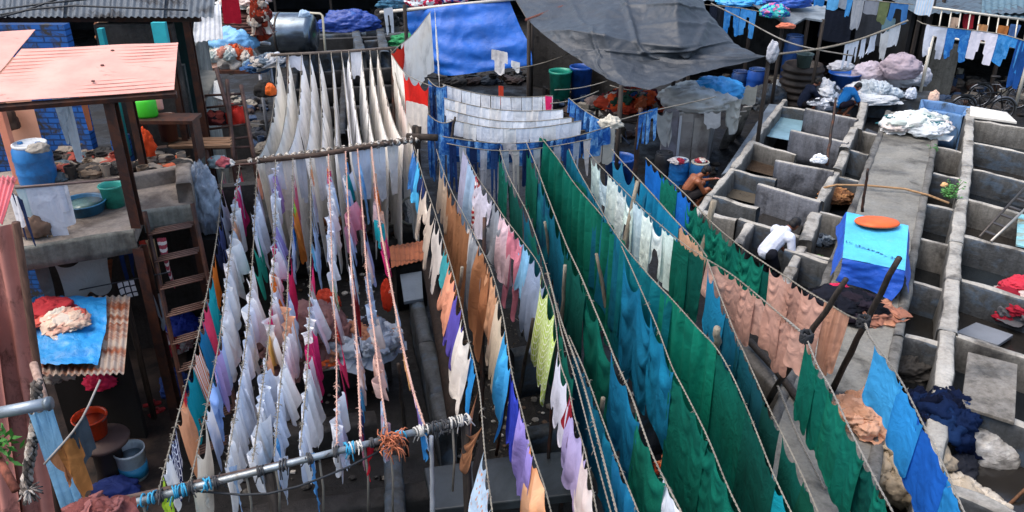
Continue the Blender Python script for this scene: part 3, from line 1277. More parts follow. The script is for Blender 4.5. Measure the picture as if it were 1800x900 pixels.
pole((1120, 318), 2.7, (1064, 590), .45, .035, m_bamboo, 'long pale bamboo pole between the white shirts and the blue sheet')
pole((1048, 446), 2.0, (1086, 640), .2, .028, m_bamboo, 'thin pale pole leaning between the teal and blue sheets')
pole((958, 390), 2.15, (974, 500), 1.0, .024, m_bamboo, 'thin pale pole among the dark green cloths')
pole((994, 466), 2.3, (982, 640), .6, .028, m_bamboo, 'grey pole tied into the double rope')
pole((1262, 578), 2.5, (1254, 668), 1.55, .045, m_bamboo, 'stout pale pole splitting the large green sheets')
pole((1256, 352), 2.75, (1206, 575), .75, .05, m_bamboo, 'grey forked pole where the pink tan line is knotted')
pole((852, 382), 2.7, (846, 740), .1, .03, m_iron, 'thin dark upright pole among the brown garments', 'iron_pole')
pole((1486, 490), 3.1, (1346, 712), .7, .035, m_pole, 'dark leaning pole left of the two crossing the walkway')
pole((1580, 454), 3.3, (1462, 686), .92, .035, m_pole, 'dark leaning pole right of the two crossing the walkway')
pole((1470, 172), 2.1, (1453, 290), .92, .03, m_iron, 'thin grey post standing on the washing stones', 'iron_pole')
pole((1526, 296), 1.75, (1515, 372), .92, .025, m_iron, 'short dark iron post behind the blue covered table', 'iron_pole')
pole((1126, 190), 2.5, (1114, 330), .9, .05, m_iron, 'dark post carrying the ropes beside the blue drum', 'iron_pole')
pole((800, 205), 2.75, (790, 262), 2.2, .025, m_pole, 'short dark stake at the left corner of the white towel lines')
pole((505, 95), 2.6, (520, 330), .1, .04, m_iron, 'dark post at the far end of the white sheet lines', 'iron_pole')
pole((690, 90), 2.6, (694, 330), .1, .04, m_iron, 'dark post at the far right of the white sheet lines', 'iron_pole')
pole((730, 222), 2.7, (744, 440), .1, .06, wood('#2e2620', '#120e0b'), 'thick dark post carrying the crossed timbers in the middle')
pole((1010, 745), 1.7, (985, 900), .1, .02, m_iron, 'thin dark stick under the lavender cloth')
pole((972, 690), 1.6, (960, 880), .1, .022, m_iron, 'thin dark stick under the white cloth')
pole((812, 470), 2.3, (792, 640), .3, .026, m_bamboo, 'thin leaning prop beside the rubble, left')
pole((938, 560), 2.0, (908, 720), .2, .026, m_pole, 'thin leaning prop beside the dark block')
pole((1060, 700), 2.0, (1035, 860), .2, .028, m_bamboo, 'thin pale prop among the dark teal sheets')
pole((700, 640), 1.9, (716, 800), .1, .024, m_pole, 'thin dark prop near the frayed orange rope')
pole((900, 655), 1.5, (872, 800), .1, .02, m_iron, 'thin dark stick under the royal blue cloth')
pole((758, 768), 1.9, (760, 930), .6, .024, plain('#b9bcc0', .5, .15, 6), 'pale straight pipe hanging below the galvanised pole', 'steel_pipe', 'pipe')
mb = MB().tube([P(1318, 600, .95), P(1365, 650, 1.0), P(1420, 725, .95), P(1450, 770, .95)], .05, 10)
tag(obj('wooden_pole', mb, m_pole, None, True), 'stout dark pole lying along the walkway edge below the pink cloths', 'pole')
mb = MB().tube([P(1448, 330, .96), P(1470, 325, 1.0), P(1525, 326, 1.02), P(1590, 332, 1.0), P(1632, 343, .98), P(1668, 357, .95)], .022, 8)
tag(obj('bamboo_cane', mb, wood('#a5835f', '#6a5038', (3, 20, 20)), None, True), 'long bent tan cane lying across the walkway', 'cane')
# crossed timbers on the middle post
t = thing('crossed_timbers', P(735, 240, 2.6), 'crossed dark timbers lashed on the thick middle post', 'timber')
obj('beam', MB().tube([P(716, 240, 2.62), P(768, 242, 2.66)], .06, 8), wood('#3a3028', '#15110e', (2, 14, 14)), t, True)
obj('beam', MB().tube([P(736, 222, 2.76), P(734, 262, 2.4)], .05, 8), wood('#3a3028', '#15110e'), t, True)

# low pens and dark walls behind the white sheets
t = thing('washing_pens', P(620, 180, 0), 'grey concrete washing pens beneath the long white sheets', 'washing pens')
for k, (p0, p1, w, z) in enumerate((((515, 128), (700, 118), .14, .9), ((508, 158), (705, 148), .14, .9), ((500, 192), (712, 182), .14, .9), ((492, 232), (715, 222), .14, .9), ((606, 118), (600, 235), .18, .95), ((520, 118), (498, 240), .18, .95))):
    obj('pen_wall', pw(MB(), p0, p1, w, z - .35, 0, k * 3.3), m_lowd, t, True)
for k, (x0, y0, x1, y1, z, lb) in enumerate(((212, 274, 345, 262, 4.6, 'added dark wall standing in for the doorway shade behind the balcony shelf'), (330, 300, 445, 290, 1.5, 'added dark wall deepening the shade behind the steel rack'), (930, 150, 1110, 185, 2.0, 'dark wall in shade under the charcoal tarpaulin'), (1240, 120, 1400, 125, 2.2, 'dark wall in shade behind the tarpaulin tip'), (470, 118, 700, 108, .9, 'dark wall behind the far ends of the white sheets'))):  # shelf and rack walls are added to fill those openings with shade
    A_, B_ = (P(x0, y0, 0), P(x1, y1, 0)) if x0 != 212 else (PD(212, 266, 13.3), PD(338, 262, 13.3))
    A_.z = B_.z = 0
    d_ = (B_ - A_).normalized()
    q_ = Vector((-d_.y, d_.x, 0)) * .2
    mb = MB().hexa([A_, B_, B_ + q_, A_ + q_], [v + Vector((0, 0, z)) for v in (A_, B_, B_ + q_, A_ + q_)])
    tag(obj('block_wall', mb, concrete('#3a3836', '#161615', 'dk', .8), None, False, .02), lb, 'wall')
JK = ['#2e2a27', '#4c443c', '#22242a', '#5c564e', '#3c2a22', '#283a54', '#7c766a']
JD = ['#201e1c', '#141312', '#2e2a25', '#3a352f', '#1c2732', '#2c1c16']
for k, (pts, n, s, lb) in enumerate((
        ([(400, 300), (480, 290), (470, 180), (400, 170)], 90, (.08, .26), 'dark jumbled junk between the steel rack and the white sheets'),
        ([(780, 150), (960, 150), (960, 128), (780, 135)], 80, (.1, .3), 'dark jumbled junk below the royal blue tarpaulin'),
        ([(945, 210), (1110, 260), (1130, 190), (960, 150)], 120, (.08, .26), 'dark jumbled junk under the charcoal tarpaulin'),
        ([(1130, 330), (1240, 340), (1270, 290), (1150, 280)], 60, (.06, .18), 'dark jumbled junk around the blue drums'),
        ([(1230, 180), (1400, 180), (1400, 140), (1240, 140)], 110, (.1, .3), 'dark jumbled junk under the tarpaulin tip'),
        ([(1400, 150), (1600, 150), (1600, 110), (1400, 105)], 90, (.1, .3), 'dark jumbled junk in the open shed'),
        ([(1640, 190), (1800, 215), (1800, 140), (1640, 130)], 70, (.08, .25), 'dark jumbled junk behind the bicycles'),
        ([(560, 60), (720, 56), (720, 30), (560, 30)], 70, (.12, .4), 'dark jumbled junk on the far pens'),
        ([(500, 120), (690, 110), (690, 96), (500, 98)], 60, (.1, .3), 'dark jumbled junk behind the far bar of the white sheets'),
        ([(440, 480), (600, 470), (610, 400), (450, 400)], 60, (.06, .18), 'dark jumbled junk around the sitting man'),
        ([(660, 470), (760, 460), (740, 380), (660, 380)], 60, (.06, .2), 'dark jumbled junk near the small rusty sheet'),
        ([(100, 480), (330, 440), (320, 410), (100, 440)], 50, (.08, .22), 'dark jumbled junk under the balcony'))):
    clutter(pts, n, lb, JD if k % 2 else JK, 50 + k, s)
for k, (pts, n) in enumerate((([(1330, 420), (1460, 470), (1480, 380), (1400, 360)], 90), ([(1600, 500), (1660, 520), (1690, 360), (1630, 350)], 160), ([(1590, 700), (1650, 700), (1665, 520), (1600, 510)], 160), ([(1690, 640), (1830, 690), (1830, 560), (1690, 520)], 120), ([(1660, 900), (1830, 930), (1830, 760), (1670, 760)], 200), ([(1340, 890), (1500, 900), (1500, 700), (1390, 690)], 90), ([(380, 890), (680, 850), (680, 480), (440, 480)], 160), ([(820, 560), (980, 540), (980, 900), (800, 900)], 260), ([(1000, 560), (1260, 600), (1280, 880), (1010, 880)], 160), ([(1700, 480), (1830, 520), (1830, 330), (1710, 300)], 110), ([(1880, 900), (2500, 900), (2300, 200), (1850, 180)], 500))):
    clutter(pts, n, None, ['#4a4640', '#6a645a', '#2c2a28', '#8c867c', '#54402f', '#a9a49a'], 80 + k, (.015, .055), .01, 'litter', None, 'stuff')
# ================================================================== LEFT BUILDINGS
PZ = 2.8
t = thing('balcony', P(190, 380, 0), 'concrete balcony platform with basin and bucket, carried on dark steel posts', 'balcony')
m_plat = concrete('#a09488', '#5d534b', 'p', .4, False)
m_edge = concrete('#7d7f78', '#2c2b28', 'e', .6)
mb = MB()
front = [(30, 438), (237, 405), (250, 373), (339, 361), (336, 296), (20, 300), (-260, 335), (-260, 478)]
mb.plate([P(x, y, PZ) for x, y in front], .16)
obj('slab', mb, m_plat, t, False, .012)
mb = MB()
for a, b in (((30, 438), (237, 405)), ((250, 373), (339, 361))):
    A, B = P(*a, PZ), P(*b, PZ)
    A.y -= .03
    B.y -= .03
    mb.wallrun(A, B, .1, PZ - .26, PZ + .03, a[0], .012, .03)
obj('edge_beam', mb, m_edge, t, True)
mb = MB()
mb.wallrun(P(226, 332, PZ), P(338, 312, PZ), .16, PZ - .1, PZ + .2, 3, .012, .03)
mb.wallrun(P(328, 355, PZ), P(328, 318, PZ), .2, PZ - .1, PZ + .26, 3, .012, .03)
obj('parapet', mb, m_plat, t, True)
A, B = P(20, 452, 2.52), P(245, 424, 2.52)
obj('steel_beam', MB().box((A + B) / 2, ((B - A).length, .06, .1), math.atan2((B - A).y, (B - A).x)), m_iron, t)
pA = P(240, 404, 2.8)
m_post = plain('#33231f', .6, .3, 8, .2, .2, .4, '#54301f', .5)


def ipost(parent, x, y, z0, z1, w=.09, m=None, name='post'):
    mb = MB()
    # I section
    mb.box((x, y, (z0 + z1) / 2), (w, .012, z1 - z0)).box((x, y + w * .9, (z0 + z1) / 2), (w, .012, z1 - z0)).box((x, y + w * .45, (z0 + z1) / 2), (.02, w * .9 - .02, z1 - z0))
    return obj(name, mb, m or m_post, parent)


ipost(t, pA.x + .02, pA.y - .12, 0, 2.6, .13)
q = P(338, 361, 2.8)
ipost(t, q.x, q.y - .1, 0, 2.6, .09)

# ladder at the notch of the balcony
t = thing('ladder', P(380, 790, 0), 'rusty steel ladder with grilled treads leaning on the balcony', 'ladder')
a0, a1 = P(254, 372, 2.85), P(352, 830, 0)
b0, b1 = P(338, 358, 2.85), P(432, 800, 0)
for p0, p1 in ((a0, a1), (b0, b1)):
    obj('rail', MB().tube([p0, p1], .032, 6), m_post, t)
for k in range(9):
    f = .08 + k * .105
    pa, pb = a0.lerp(a1, f), b0.lerp(b1, f)
    mb = MB()
    for d in (-.09, -.03, .03, .09):
        mb.tube([pa + Vector((.03, d, .0)), pb + Vector((-.03, d, 0))], .012, 6)
    obj('tread', mb, plain('#6b5248', .6, .3, 9, .3), t, True)

# ---- blue brick house with grey corrugated roof
t = thing('brick_house', P(140, 272, 0), 'blue painted brick house with a grey corrugated roof at the top left', 'house')


def brickmat(hexc, hex2):
    n = NT('painted brick ' + hexc)
    br = n.n('ShaderNodeTexBrick')
    br.inputs['Scale'].default_value = 1.0
    br.inputs['Brick Width'].default_value = .24
    br.inputs['Row Height'].default_value = .085
    br.inputs['Mortar Size'].default_value = .012
    br.inputs['Color1'].default_value = (*hx(hexc), 1)
    br.inputs['Color2'].default_value = (*sc3(hx(hexc), .7), 1)
    br.inputs['Mortar'].default_value = (*sc3(hx(hexc), .35), 1)
    tc = n.n('ShaderNodeTexCoord')
    sx = n.n('ShaderNodeSeparateXYZ')
    n.l(tc.outputs['Object'], sx.inputs[0])
    cb = n.n('ShaderNodeCombineXYZ')
    n.l(sx.outputs[0], cb.inputs[0])
    n.l(sx.outputs[2], cb.inputs[1])
    n.l(cb.outputs[0], br.inputs['Vector'])
    f = n.ramp(n.noise(3.2, 8, .72, None, .6), [(.47, (0, 0, 0)), (.58, (1, 1, 1))])
    n.base(n.mix(f, br.outputs['Color'], hx(hex2)))
    n.set(.75, 0, .3)
    n.bump(br.outputs['Fac'], -.5, .02)
    return n.m


m_bb = brickmat('#2a66b4', '#3c3a38')
wd = depth(P(130, 272, PZ))
a, b = PD(-520, 272, wd), PD(165, 268, wd - .1)


def vwall(mb, x0, x1, y0, y1, z0, z1, th=.16):
    """upright wall from (x0,y0) to (x1,y1)"""
    d = Vector((x1 - x0, y1 - y0, 0)).normalized()
    q = Vector((-d.y, d.x, 0)) * th
    A, B = Vector((x0, y0, 0)), Vector((x1, y1, 0))
    bt = [A, B, B + q, A + q]
    return mb.hexa([Vector((p.x, p.y, z0)) for p in bt], [Vector((p.x, p.y, z1)) for p in bt])


obj('wall', vwall(MB(), a.x, b.x, a.y, b.y, 0, 4.75), m_bb, t)
c = P(222, 262, PZ)
obj('wall', vwall(MB(), b.x + .45, c.x + .1, b.y, c.y, 0, PZ + .25), m_bb, t)
obj('wall', vwall(MB(), b.x + .0, P(330, 250, PZ).x, b.y + 1.3, b.y + 1.3, PZ, 4.75), plain('#1d3d3d', .8, .3, 3), t)
obj('door_frame', MB().box((b.x + .5, b.y + .02, 3.75), (.07, .1, 1.9)), plain('#1b8f97', .6, .2), t)
obj('door_frame', MB().box((P(298, 60, 4.5).x, b.y + .3, 4.4), (.2, .08, .66)), plain('#2aa7b0', .6, .2), t)
e0, e1 = P(315, 240, PZ), P(378, 150, PZ)
obj('wall', vwall(MB(), e0.x + .2, e1.x, e0.y + .2, e1.y, 0, 3.9), concrete('#7e8684', '#4b5250', 'h', .4), t)
m_groof = rusty('#5b636b', '#2c2c2e', .55)
mb = MB()
for k in range(-5, 5):
    x0, x1 = -70 + k * 88, -70 + (k + 1) * 88 + 5
    z = .012 * (k % 2)
    mb.corrug([P(x0, 30, 4.72 + z), P(x1, 30, 4.72 + z), P(x1 + 5, -26, 5.1 + z), P(x0 + 5, -26, 5.1 + z)], 8, .018, 5)
obj('roof', mb, m_groof, t, True)
f0, f1 = P(-520, 32, 4.66), P(352, 32, 4.66)
obj('eave_beam', MB().box((f0 + f1) / 2, ((f1 - f0).length, .09, .1), math.atan2((f1 - f0).y, (f1 - f0).x)), m_post, t)
q = P(361, 240, PZ)
ipost(t, q.x, q.y, 0, 4.62, .1)
for k, (px, py) in enumerate(((60, 268), (150, 266))):
    pass
m_cable = plain('#23272c', .6, .2)
for k, pts in enumerate((((0, 26), (60, 16), (130, 10), (230, 14), (330, 18)), ((-10, 18), (80, 6), (160, -2)), ((0, 30), (40, 20), (90, 2), (120, -8)))):
    cb = obj('roof_cable', MB().tube([P(x, y, 4.8 + .006 * (30 - y) + .03) for x, y in pts], .015, 6), m_cable, None, True)
    tag(cb, ['dark cable lying along the grey corrugated roof, the longest', 'dark cable curving over the back of the grey corrugated roof', 'short dark cable crossing the left end of the grey roof'][k], 'cable')

# ---- pink awning
t = thing('pink_awning', P(150, 130, 2.8), 'long pink painted corrugated awning over the balcony', 'awning')
m_pink = rusty('#d69c8e', '#6a4a40', .1, .6)
obj('roof_sheet', MB().corrug([P(-50, 184, 4.5), P(306, 157, 4.5), P(313, 74, 4.78), P(38, 86, 4.78)], 1, .001, 10, 30, .011), m_pink, t, True)
obj('roof_sheet', MB().corrug([P(-60, 140, 4.66), P(-3, 128, 4.66), P(62, 53, 4.9), P(-60, 58, 4.9)], 1, .001, 6, 20, .012), m_pink, t, True)
# folded ribs across the sheets
mb = MB()
A0, A1, B1, B0 = P(-50, 184, 4.5), P(306, 157, 4.5), P(313, 74, 4.78), P(38, 86, 4.78)
for k in range(1, 15):
    f = k / 15
    mb.tube([A0.lerp(B0, f) + Vector((0, 0, .0)), A1.lerp(B1, f) + Vector((0, 0, .0))], .004, 5)
obj('rib', mb, m_pink, t, True)
obj('edge_beam', MB().tube([A0 + Vector((0, .05, -.07)), A1 + Vector((0, .05, -.07))], .05, 6), m_post, t)
mb = MB()
for x, y in ((80, 92), (198, 90), (62, 120), (180, 116), (164, 144), (47, 150)):
    f = (y - 80) / 90
    q = P(x, y, 4.77 - .27 * f)
    mb.ell((q.x, q.y, q.z + .01), (.025, .02, .012), None, 8, 5)
obj('roof_bolt', mb, plain('#5c3d36', .7, .2), t)
q = pA
ipost(t, q.x, q.y - .0, 2.82, 4.46, .12)
for (x, y) in ((254, 308), (327, 255)):
    q = P(x, y, PZ)
    ipost(t, q.x, q.y, PZ, 4.6, .09)
m_salm = plain('#d98a6e', .65, .15, 4)
q = P(36, 322, PZ)
obj('post', MB().box((q.x, q.y, 3.5), (.1, .1, 1.4)), m_salm, t, False, .006)
q = P(232, 325, PZ)
obj('post', MB().box((q.x, q.y, 3.4), (.06, .06, 1.2)), m_salm, t, False, .006)
q = P(20, 240, 3.2)
tag(obj('wall_panel', MB().box((q.x, q.y + .3, 3.6), (.55, .06, 1.4)), plain('#e0a486', .7, .15, 3)), 'salmon painted panel behind the blue barrel', 'panel')

# ------------------------------------------------------------------ vessels
def barrel(px, py, z, r, h, hexc, label, lid='#c9cfd2', group=None, rag=False):
    c = P(px, py, z)
    t = thing('blue_drum', c, label, 'drum', group)
    m = plain(hexc, .38, .16, 4, 0, .1, .5, sc_hex(hexc, .6), .35)
    prof = [(.02, 0), (r * .9, 0), (r * .97, h * .04), (r, h * .12), (r * 1.0, h * .28), (r * 1.03, h * .32), (r * 1.03, h * .36), (r, h * .4), (r * 1.0, h * .62), (r * 1.03, h * .66), (r * 1.03, h * .7), (r, h * .74), (r * .98, h * .9), (r * .88, h * .97), (r * .86, h)]
    obj('body', MB().lathe(c, prof), m, t, True)
    obj('lid', MB().lathe(c + Vector((0, 0, h)), [(r * .86, -.01), (r * .9, .0), (r * .9, .025), (r * .8, .035), (r * .78, .012), (r * .3, .012), (.001, .014)]), plain(lid, .5, .25, 6), t, True)
    for s in (-1, 1):
        obj('bung', MB().lathe(c + Vector((s * r * .5, 0, h + .012)), [(.035, 0), (.035, .025), (.001, .025)], 12), m, t, True)
    return t


def sc_hex(h, k):
    h = h.lstrip('#')
    return '#' + ''.join('%02x' % int(min(255, int(h[i:i + 2], 16) * k)) for i in (0, 2, 4))


def bucket(px, py, z, r, h, hexc, label, handle='#8a8d90', fill=None, taper=.78, band=None, name='bucket', cat='bucket', hand=True):
    c = P(px, py, z)
    t = thing(name, c, label, cat)
    m = plain(hexc, .38, .14, 5, 0, .08, .5, sc_hex(hexc, .55), .2)
    r0 = r * taper
    prof = [(.001, .004), (r0, .004), (r0 + (r - r0) * .9, h * .92), (r * 1.05, h * .93), (r * 1.06, h), (r * .98, h), (r0 + (r - r0) * .88 - .008, h * .9), (r0 - .008, .02), (.001, .02)]
    obj('body', MB().lathe(c, prof), m, t, True)
    if band:
        rb = r0 + (r - r0) * .5
        obj('band', MB().lathe(c, [(r0 + (r - r0) * .1 + .004, h * .1), (rb + .004, h * .5), (rb, h * .5)]), plain(band, .4, .2), t, True)
    if fill:
        zz = h * .72
        obj('water', MB().lathe(c, [(r0 + (r - r0) * .72 - .012, zz), (.001, zz + .001)]), watermat(fill), t, True)
    if hand:
        pts = [c + Vector((r * 1.05 * math.cos(a), .02 - r * .75 * math.sin(a), h * .95 - r * .3 * math.sin(a))) for a in [pi * k / 12 for k in range(13)]]
        obj('handle', MB().tube(pts, .006, 6), plain(handle, .4, .1, 5, .7), t, True)
    return t


barrel(70, 322, PZ, .245, .56, '#2373b5', 'large blue drum on the balcony in front of the salmon panel')
tag(obj('rag', MB().lump(P(68, 262, PZ + .58), (.13, .11, .07), 4, .5), plain('#9c968c', .9, .3, 12), None, True), 'grey crumpled rag lying on the lid of the balcony drum', 'rag')
bucket(203, 362, PZ, .15, .3, '#3fae9a', 'sea green bucket standing on the balcony behind the dark post', fill='#d8ddd8')
bucket(150, 372, PZ, .27, .15, '#2f6f96', 'wide blue basin of murky water on the balcony', fill='#6f8a80', taper=.84, name='basin', cat='basin', hand=False)
# rail with washing
rl = Line([(26, 330, 3.45), (218, 314, 3.45)], 'the balcony rail', by='x')
t = tag(rl.rope(plain('#6a5a55', .5, .2, 6, .4), 'thin metal rail in front of the balcony basin', .018, False, 'metal_rail', None), None, 'rail')
W0 = '#d4d9e2'
hang(rl, 44, 108, 100, cloth('#c6cdd9'), 'shirt', 'crumpled pale grey shirt hung over the balcony rail', 'shirt', None, 'shirtup', 1.12)
hang(rl, 84, 118, 72, cloth('#d9dde4'), 'cloth', 'white cloth hung beside the pale grey shirt on the balcony rail', 'cloth', None, 'sheet', 1.1)
hang(rl, 27, 44, 60, cloth('#bcd0d3'), 'cloth', 'narrow pale cloth at the left end of the balcony rail', 'cloth', None, 'sheet', 1.1)
hl = Line([(8, 330, 3.5), (40, 352, 3.45)], '', by='x')
hang(hl, 12, 30, 55, cloth('#e6e9ee'), 'shirt', 'white top hanging left of the balcony rail', 'shirt', None, 'sheet', 1.1)
hang(hl, 18, 40, 85, cloth('#14264a'), 'trousers', 'navy trousers hanging left of the balcony rail', 'trousers', None, 'trousers', 1.05)
# shoes


def shoe(c, yaw, m, label, sole):
    t = thing('shoe', c, label, 'shoe', 'pair of shoes on the balcony')
    R = Matrix.Rotation(yaw, 3, 'Z')
    vs, fs = [], []
    secs = [(-.13, .035, .075), (-.1, .042, .085), (-.04, .04, .07), (.02, .043, .055), (.08, .046, .045), (.125, .036, .03), (.145, .012, .018)]
    mb = MB()
    n = 10
    for (x, w, h) in secs:
        for k in range(n):
            a = 2 * pi * k / n
            vs.append(c + R @ Vector((x, w * math.cos(a), .02 + max(0, h * (.5 + .5 * math.sin(a))))))
    for i in range(len(secs) - 1):
        for k in range(n):
            fs.append((i * n + k, i * n + (k + 1) % n, (i + 1) * n + (k + 1) % n, (i + 1) * n + k))
    fs += [tuple(range(n)), tuple((len(secs) - 1) * n + k for k in range(n))]
    obj('upper', mb.add(vs, fs), m, t, True)
    mb = MB()
    mb.plate([c + R @ Vector((x, w, .022)) for x, w in ((-.135, -.03), (-.05, -.042), (.08, -.05), (.14, -.02), (.14, .02), (.08, .05), (-.05, .042), (-.135, .03))], .022)
    obj('sole', mb, plain(sole, .7, .1), t)


shoe(P(80, 412, PZ), 2.7, plain('#3a3634', .6, .2), 'dark sports shoe with tan sole on the balcony edge, left of the pair', '#a98f72')
shoe(P(94, 408, PZ), 2.9, plain('#2e2b2a', .6, .2), 'dark sports shoe with tan sole on the balcony edge, right of the pair', '#a98f72')
tag(obj('bag', MB().lump(P(62, 402, PZ + .1), (.17, .13, .16), 9, .35), plain('#6b5547', .8, .3, 6), None, True), 'brown slumped bag behind the shoes on the balcony', 'bag')
# things on the rear platform
q = P(288, 205, 3.3)
obj_t = thing('shelf', P(285, 215, PZ), 'small dark shelf behind the awning posts with cans on it', 'shelf')
zsh = 3.45
c = P(262, 205, zsh)
obj('board', MB().box((c.x + .25, c.y, zsh - .03), (.9, .4, .05)), m_post, obj_t)
for dx in (-.15, .65):
    obj('leg', MB().box((c.x + dx, c.y, (zsh + PZ) / 2 - .03), (.05, .3, zsh - PZ - .06)), m_post, obj_t)


def jerrycan(px, py, z, w, h, hexc, label):
    c = P(px, py, z)
    t = thing('jerrycan', c, label, 'can')
    m = plain(hexc, .4, .12, 5)
    obj('body', MB().lathe(c, [(.001, 0), (w, 0), (w * 1.05, h * .1), (w * 1.05, h * .75), (w * .8, h * .92), (w * .25, h), (.001, h)], 24, None, .75), m, t, True)
    obj('handle', MB().tube([c + Vector((w * .7 * math.cos(a), 0, h * .88 + w * .55 * math.sin(a))) for a in [pi * k / 8 for k in range(9)]], .016, 8), m, t, True)
    obj('cap', MB().lathe(c + Vector((-w * .45, 0, h * .92)), [(.04, 0), (.04, .05), (.001, .05)], 12), plain('#d8c7b0', .5, .1), t, True)


jerrycan(257, 204, zsh, .17, .3, '#3fbf2a', 'bright green plastic can on the shelf behind the awning')
jerrycan(277, 192, zsh, .09, .28, '#e0a392', 'pale pink plastic can beside the bright green can')
bucket(299, 246, PZ + .1, .15, .4, '#5a3328', 'dark brown bucket by the rear awning post', hand=False, taper=.85)
bagm = cloth('#e0562e', 'print', '#f0e0d0')
tag(obj('carrier_bag', MB().lump(P(258, 255, 3.15), (.1, .07, .2), 3, .55, 2.6, flat=-.8), bagm, None, True), 'orange and white printed carrier bag hanging on an awning post', 'bag')
l2 = Line([(84, 172, 4.0), (170, 166, 4.0)], '', by='x')
hang(l2, 90, 118, 70, cloth('#8fa0ae'), 'cloth', 'grey ragged cloth hanging long under the pink awning', 'cloth', None, 'rag', 1.1)
hang(l2, 100, 122, 108, cloth('#a9b9c6'), 'towel', 'narrow pale towel hanging lowest under the pink awning', 'towel', None, 'sheet', 1.1)
hang(l2, 138, 150, 60, cloth('#a4674a'), 'cloth', 'brown cloth hanging under the pink awning', 'cloth', None, 'sheet', 1.15)
tag(obj('bundle', MB().lump(P(203, 58, 4.0), (.3, .25, .26), 5, .5), heapmat(['#a8714c', '#6d4a36', '#c9a68c', '#3c2b24']), None, True), 'brown and tan crumpled bundle in the blue house doorway', 'bundle')
tag(obj('bundle', MB().lump(P(10, 215, 3.4), (.16, .14, .26), 8, .4), plain('#5a4334', .85, .3, 8), None, True), 'brown leaning bundle beside the salmon post', 'bundle')
clutter([(100, 318), (215, 306), (210, 270), (100, 276)], 110, 'dark pile of jumbled junk along the blue brick wall', ['#3a342f', '#6a5a4a', '#23211f', '#8a7f72', '#4b5a62', '#8a3a2c'], 13, (.06, .2), PZ)
clutter([(250, 322), (330, 308), (318, 262), (250, 270)], 70, 'dark jumbled junk by the balcony parapet, under the orange bag', ['#3a342f', '#6a5a4a', '#23211f', '#8a7f72', '#b85a3a', '#3c2b24'], 15, (.06, .18), PZ)

# ------------------------------------------------------------------ below the balcony
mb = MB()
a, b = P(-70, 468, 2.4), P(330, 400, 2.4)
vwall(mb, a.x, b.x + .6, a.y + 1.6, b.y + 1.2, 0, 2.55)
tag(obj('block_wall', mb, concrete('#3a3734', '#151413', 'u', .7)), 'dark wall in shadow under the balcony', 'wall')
ul = Line([(60, 470, 2.45), (235, 428, 2.45)], '', by='x')
tag(ul.rope(m_cable, 'thin dark line slung under the balcony edge', .008, False, 'clothes_line', None), None, 'rope')
hang(ul, 92, 190, 62, cloth('#9a9c98'), 'cloth', 'grey sheet drying under the balcony', 'cloth', None, 'sheet', 1.15, 3)
hang(ul, 46, 84, 60, cloth('#6b7070'), 'cloth', 'dark grey cloth under the left end of the balcony', 'cloth', None, 'sheet', 1.1)
hang(ul, 206, 232, 62, cloth('#22345e'), 'trousers', 'navy trousers under the balcony by the corner post', 'trousers', None, 'trousers', 1.05)
tag(obj('plywood_board', MB().plate([PD(150, 470, 11.2), PD(196, 455, 11.2), PD(192, 510, 11.0), PD(140, 515, 11.0)], .03), wood('#8a4a2c', '#4f2816', (3, 3, 14))), 'reddish brown board standing under the balcony', 'board')
l3 = Line([(128, 512, 2.0), (300, 478, 2.2)], '', by='x')
tag(l3.rope(m_cable, 'thin line crossing behind the dark corner post', .008, False, 'clothes_line', None), None, 'rope')
hang(l3, 206, 234, 26, cloth('#b9bdc2', 'check', '#30343c'), 'cloth', 'small black and white checked cloth left of the corner post', 'cloth', None, 'rag', 1.1)
l4 = Line([(240, 424, 2.55), (300, 416, 2.55)], '', by='x')
hang(l4, 244, 258, 62, cloth('#a83a2c'), 'cloth', 'red cloth hanging by the ladder top, left', 'cloth', None, 'sheet', 1.1)
hang(l4, 256, 272, 76, cloth('#b3926e'), 'cloth', 'tan cloth hanging by the ladder top', 'cloth', None, 'sheet', 1.1)
hang(l4, 274, 292, 76, cloth('#a84a56', 'hstripes', '#e5dcd6'), 'cloth', 'red and white striped cloth draped on the ladder', 'cloth', None, 'rag', 1.15, lean=-.25)
l5 = Line([(262, 520, 1.9), (290, 512, 1.9)], '', by='x')
hang(l5, 264, 288, 52, cloth('#9aa0a6'), 'cloth', 'grey cloth hanging low beside the ladder', 'cloth', None, 'rag', 1.1)

# wrapped grey bale beside the balcony
t = thing('wrapped_bale', P(362, 405, 1.6), 'pale grey wrapped bale beside the balcony end', 'bale')
obj('body', MB().lump(PD(360, 352, 11.6), (.18, .22, .5), 21, .34, 3.4, 70, 50, flat=-.95), plain('#9aa6b4', .6, .2, 5, 0, .4, .4, '#6d7886'), t, True)
obj('stand', MB().box(PD(362, 352, 11.6) + Vector((0, 0, -1.3)), (.5, .5, 1.6)), m_dark, t)

# shed with tin roof and blue sheet
SZ = 1.9
t = thing('tin_roof_shed', P(140, 640, 0), 'low shed with a rusty corrugated roof under the balcony', 'shed')
m_tin = rusty('#a99a8c', '#8a4a2c', .75)
obj('roof', MB().corrug([P(118, 660, SZ - .02), P(218, 656, SZ - .02), P(229, 520, SZ + .02), P(128, 522, SZ + .02)], 9, .016, 6), m_tin, t, True)
obj('roof', MB().corrug([P(40, 662, SZ - .05), P(130, 659, SZ - .05), P(136, 521, SZ - .01), P(40, 522, SZ - .01)], 8, .016, 6), m_tin, t, True)
for (x, y) in ((66, 655), (222, 528)):
    q = P(x, y, SZ - .05)
    obj('post', MB().tube([q, Vector((q.x, q.y, 0))], .04, 8), wood('#4b3b2f', '#1d1611'), t, True)
q0, q1 = P(60, 560, SZ - .06), P(205, 560, SZ - .06)
obj('back_wall', vwall(MB(), q0.x, q1.x, q0.y, q1.y, 0, SZ - .12, .08), m_dark, t)
blue = tarpmat('#2d8fd0', '#9fd0e6', .3)
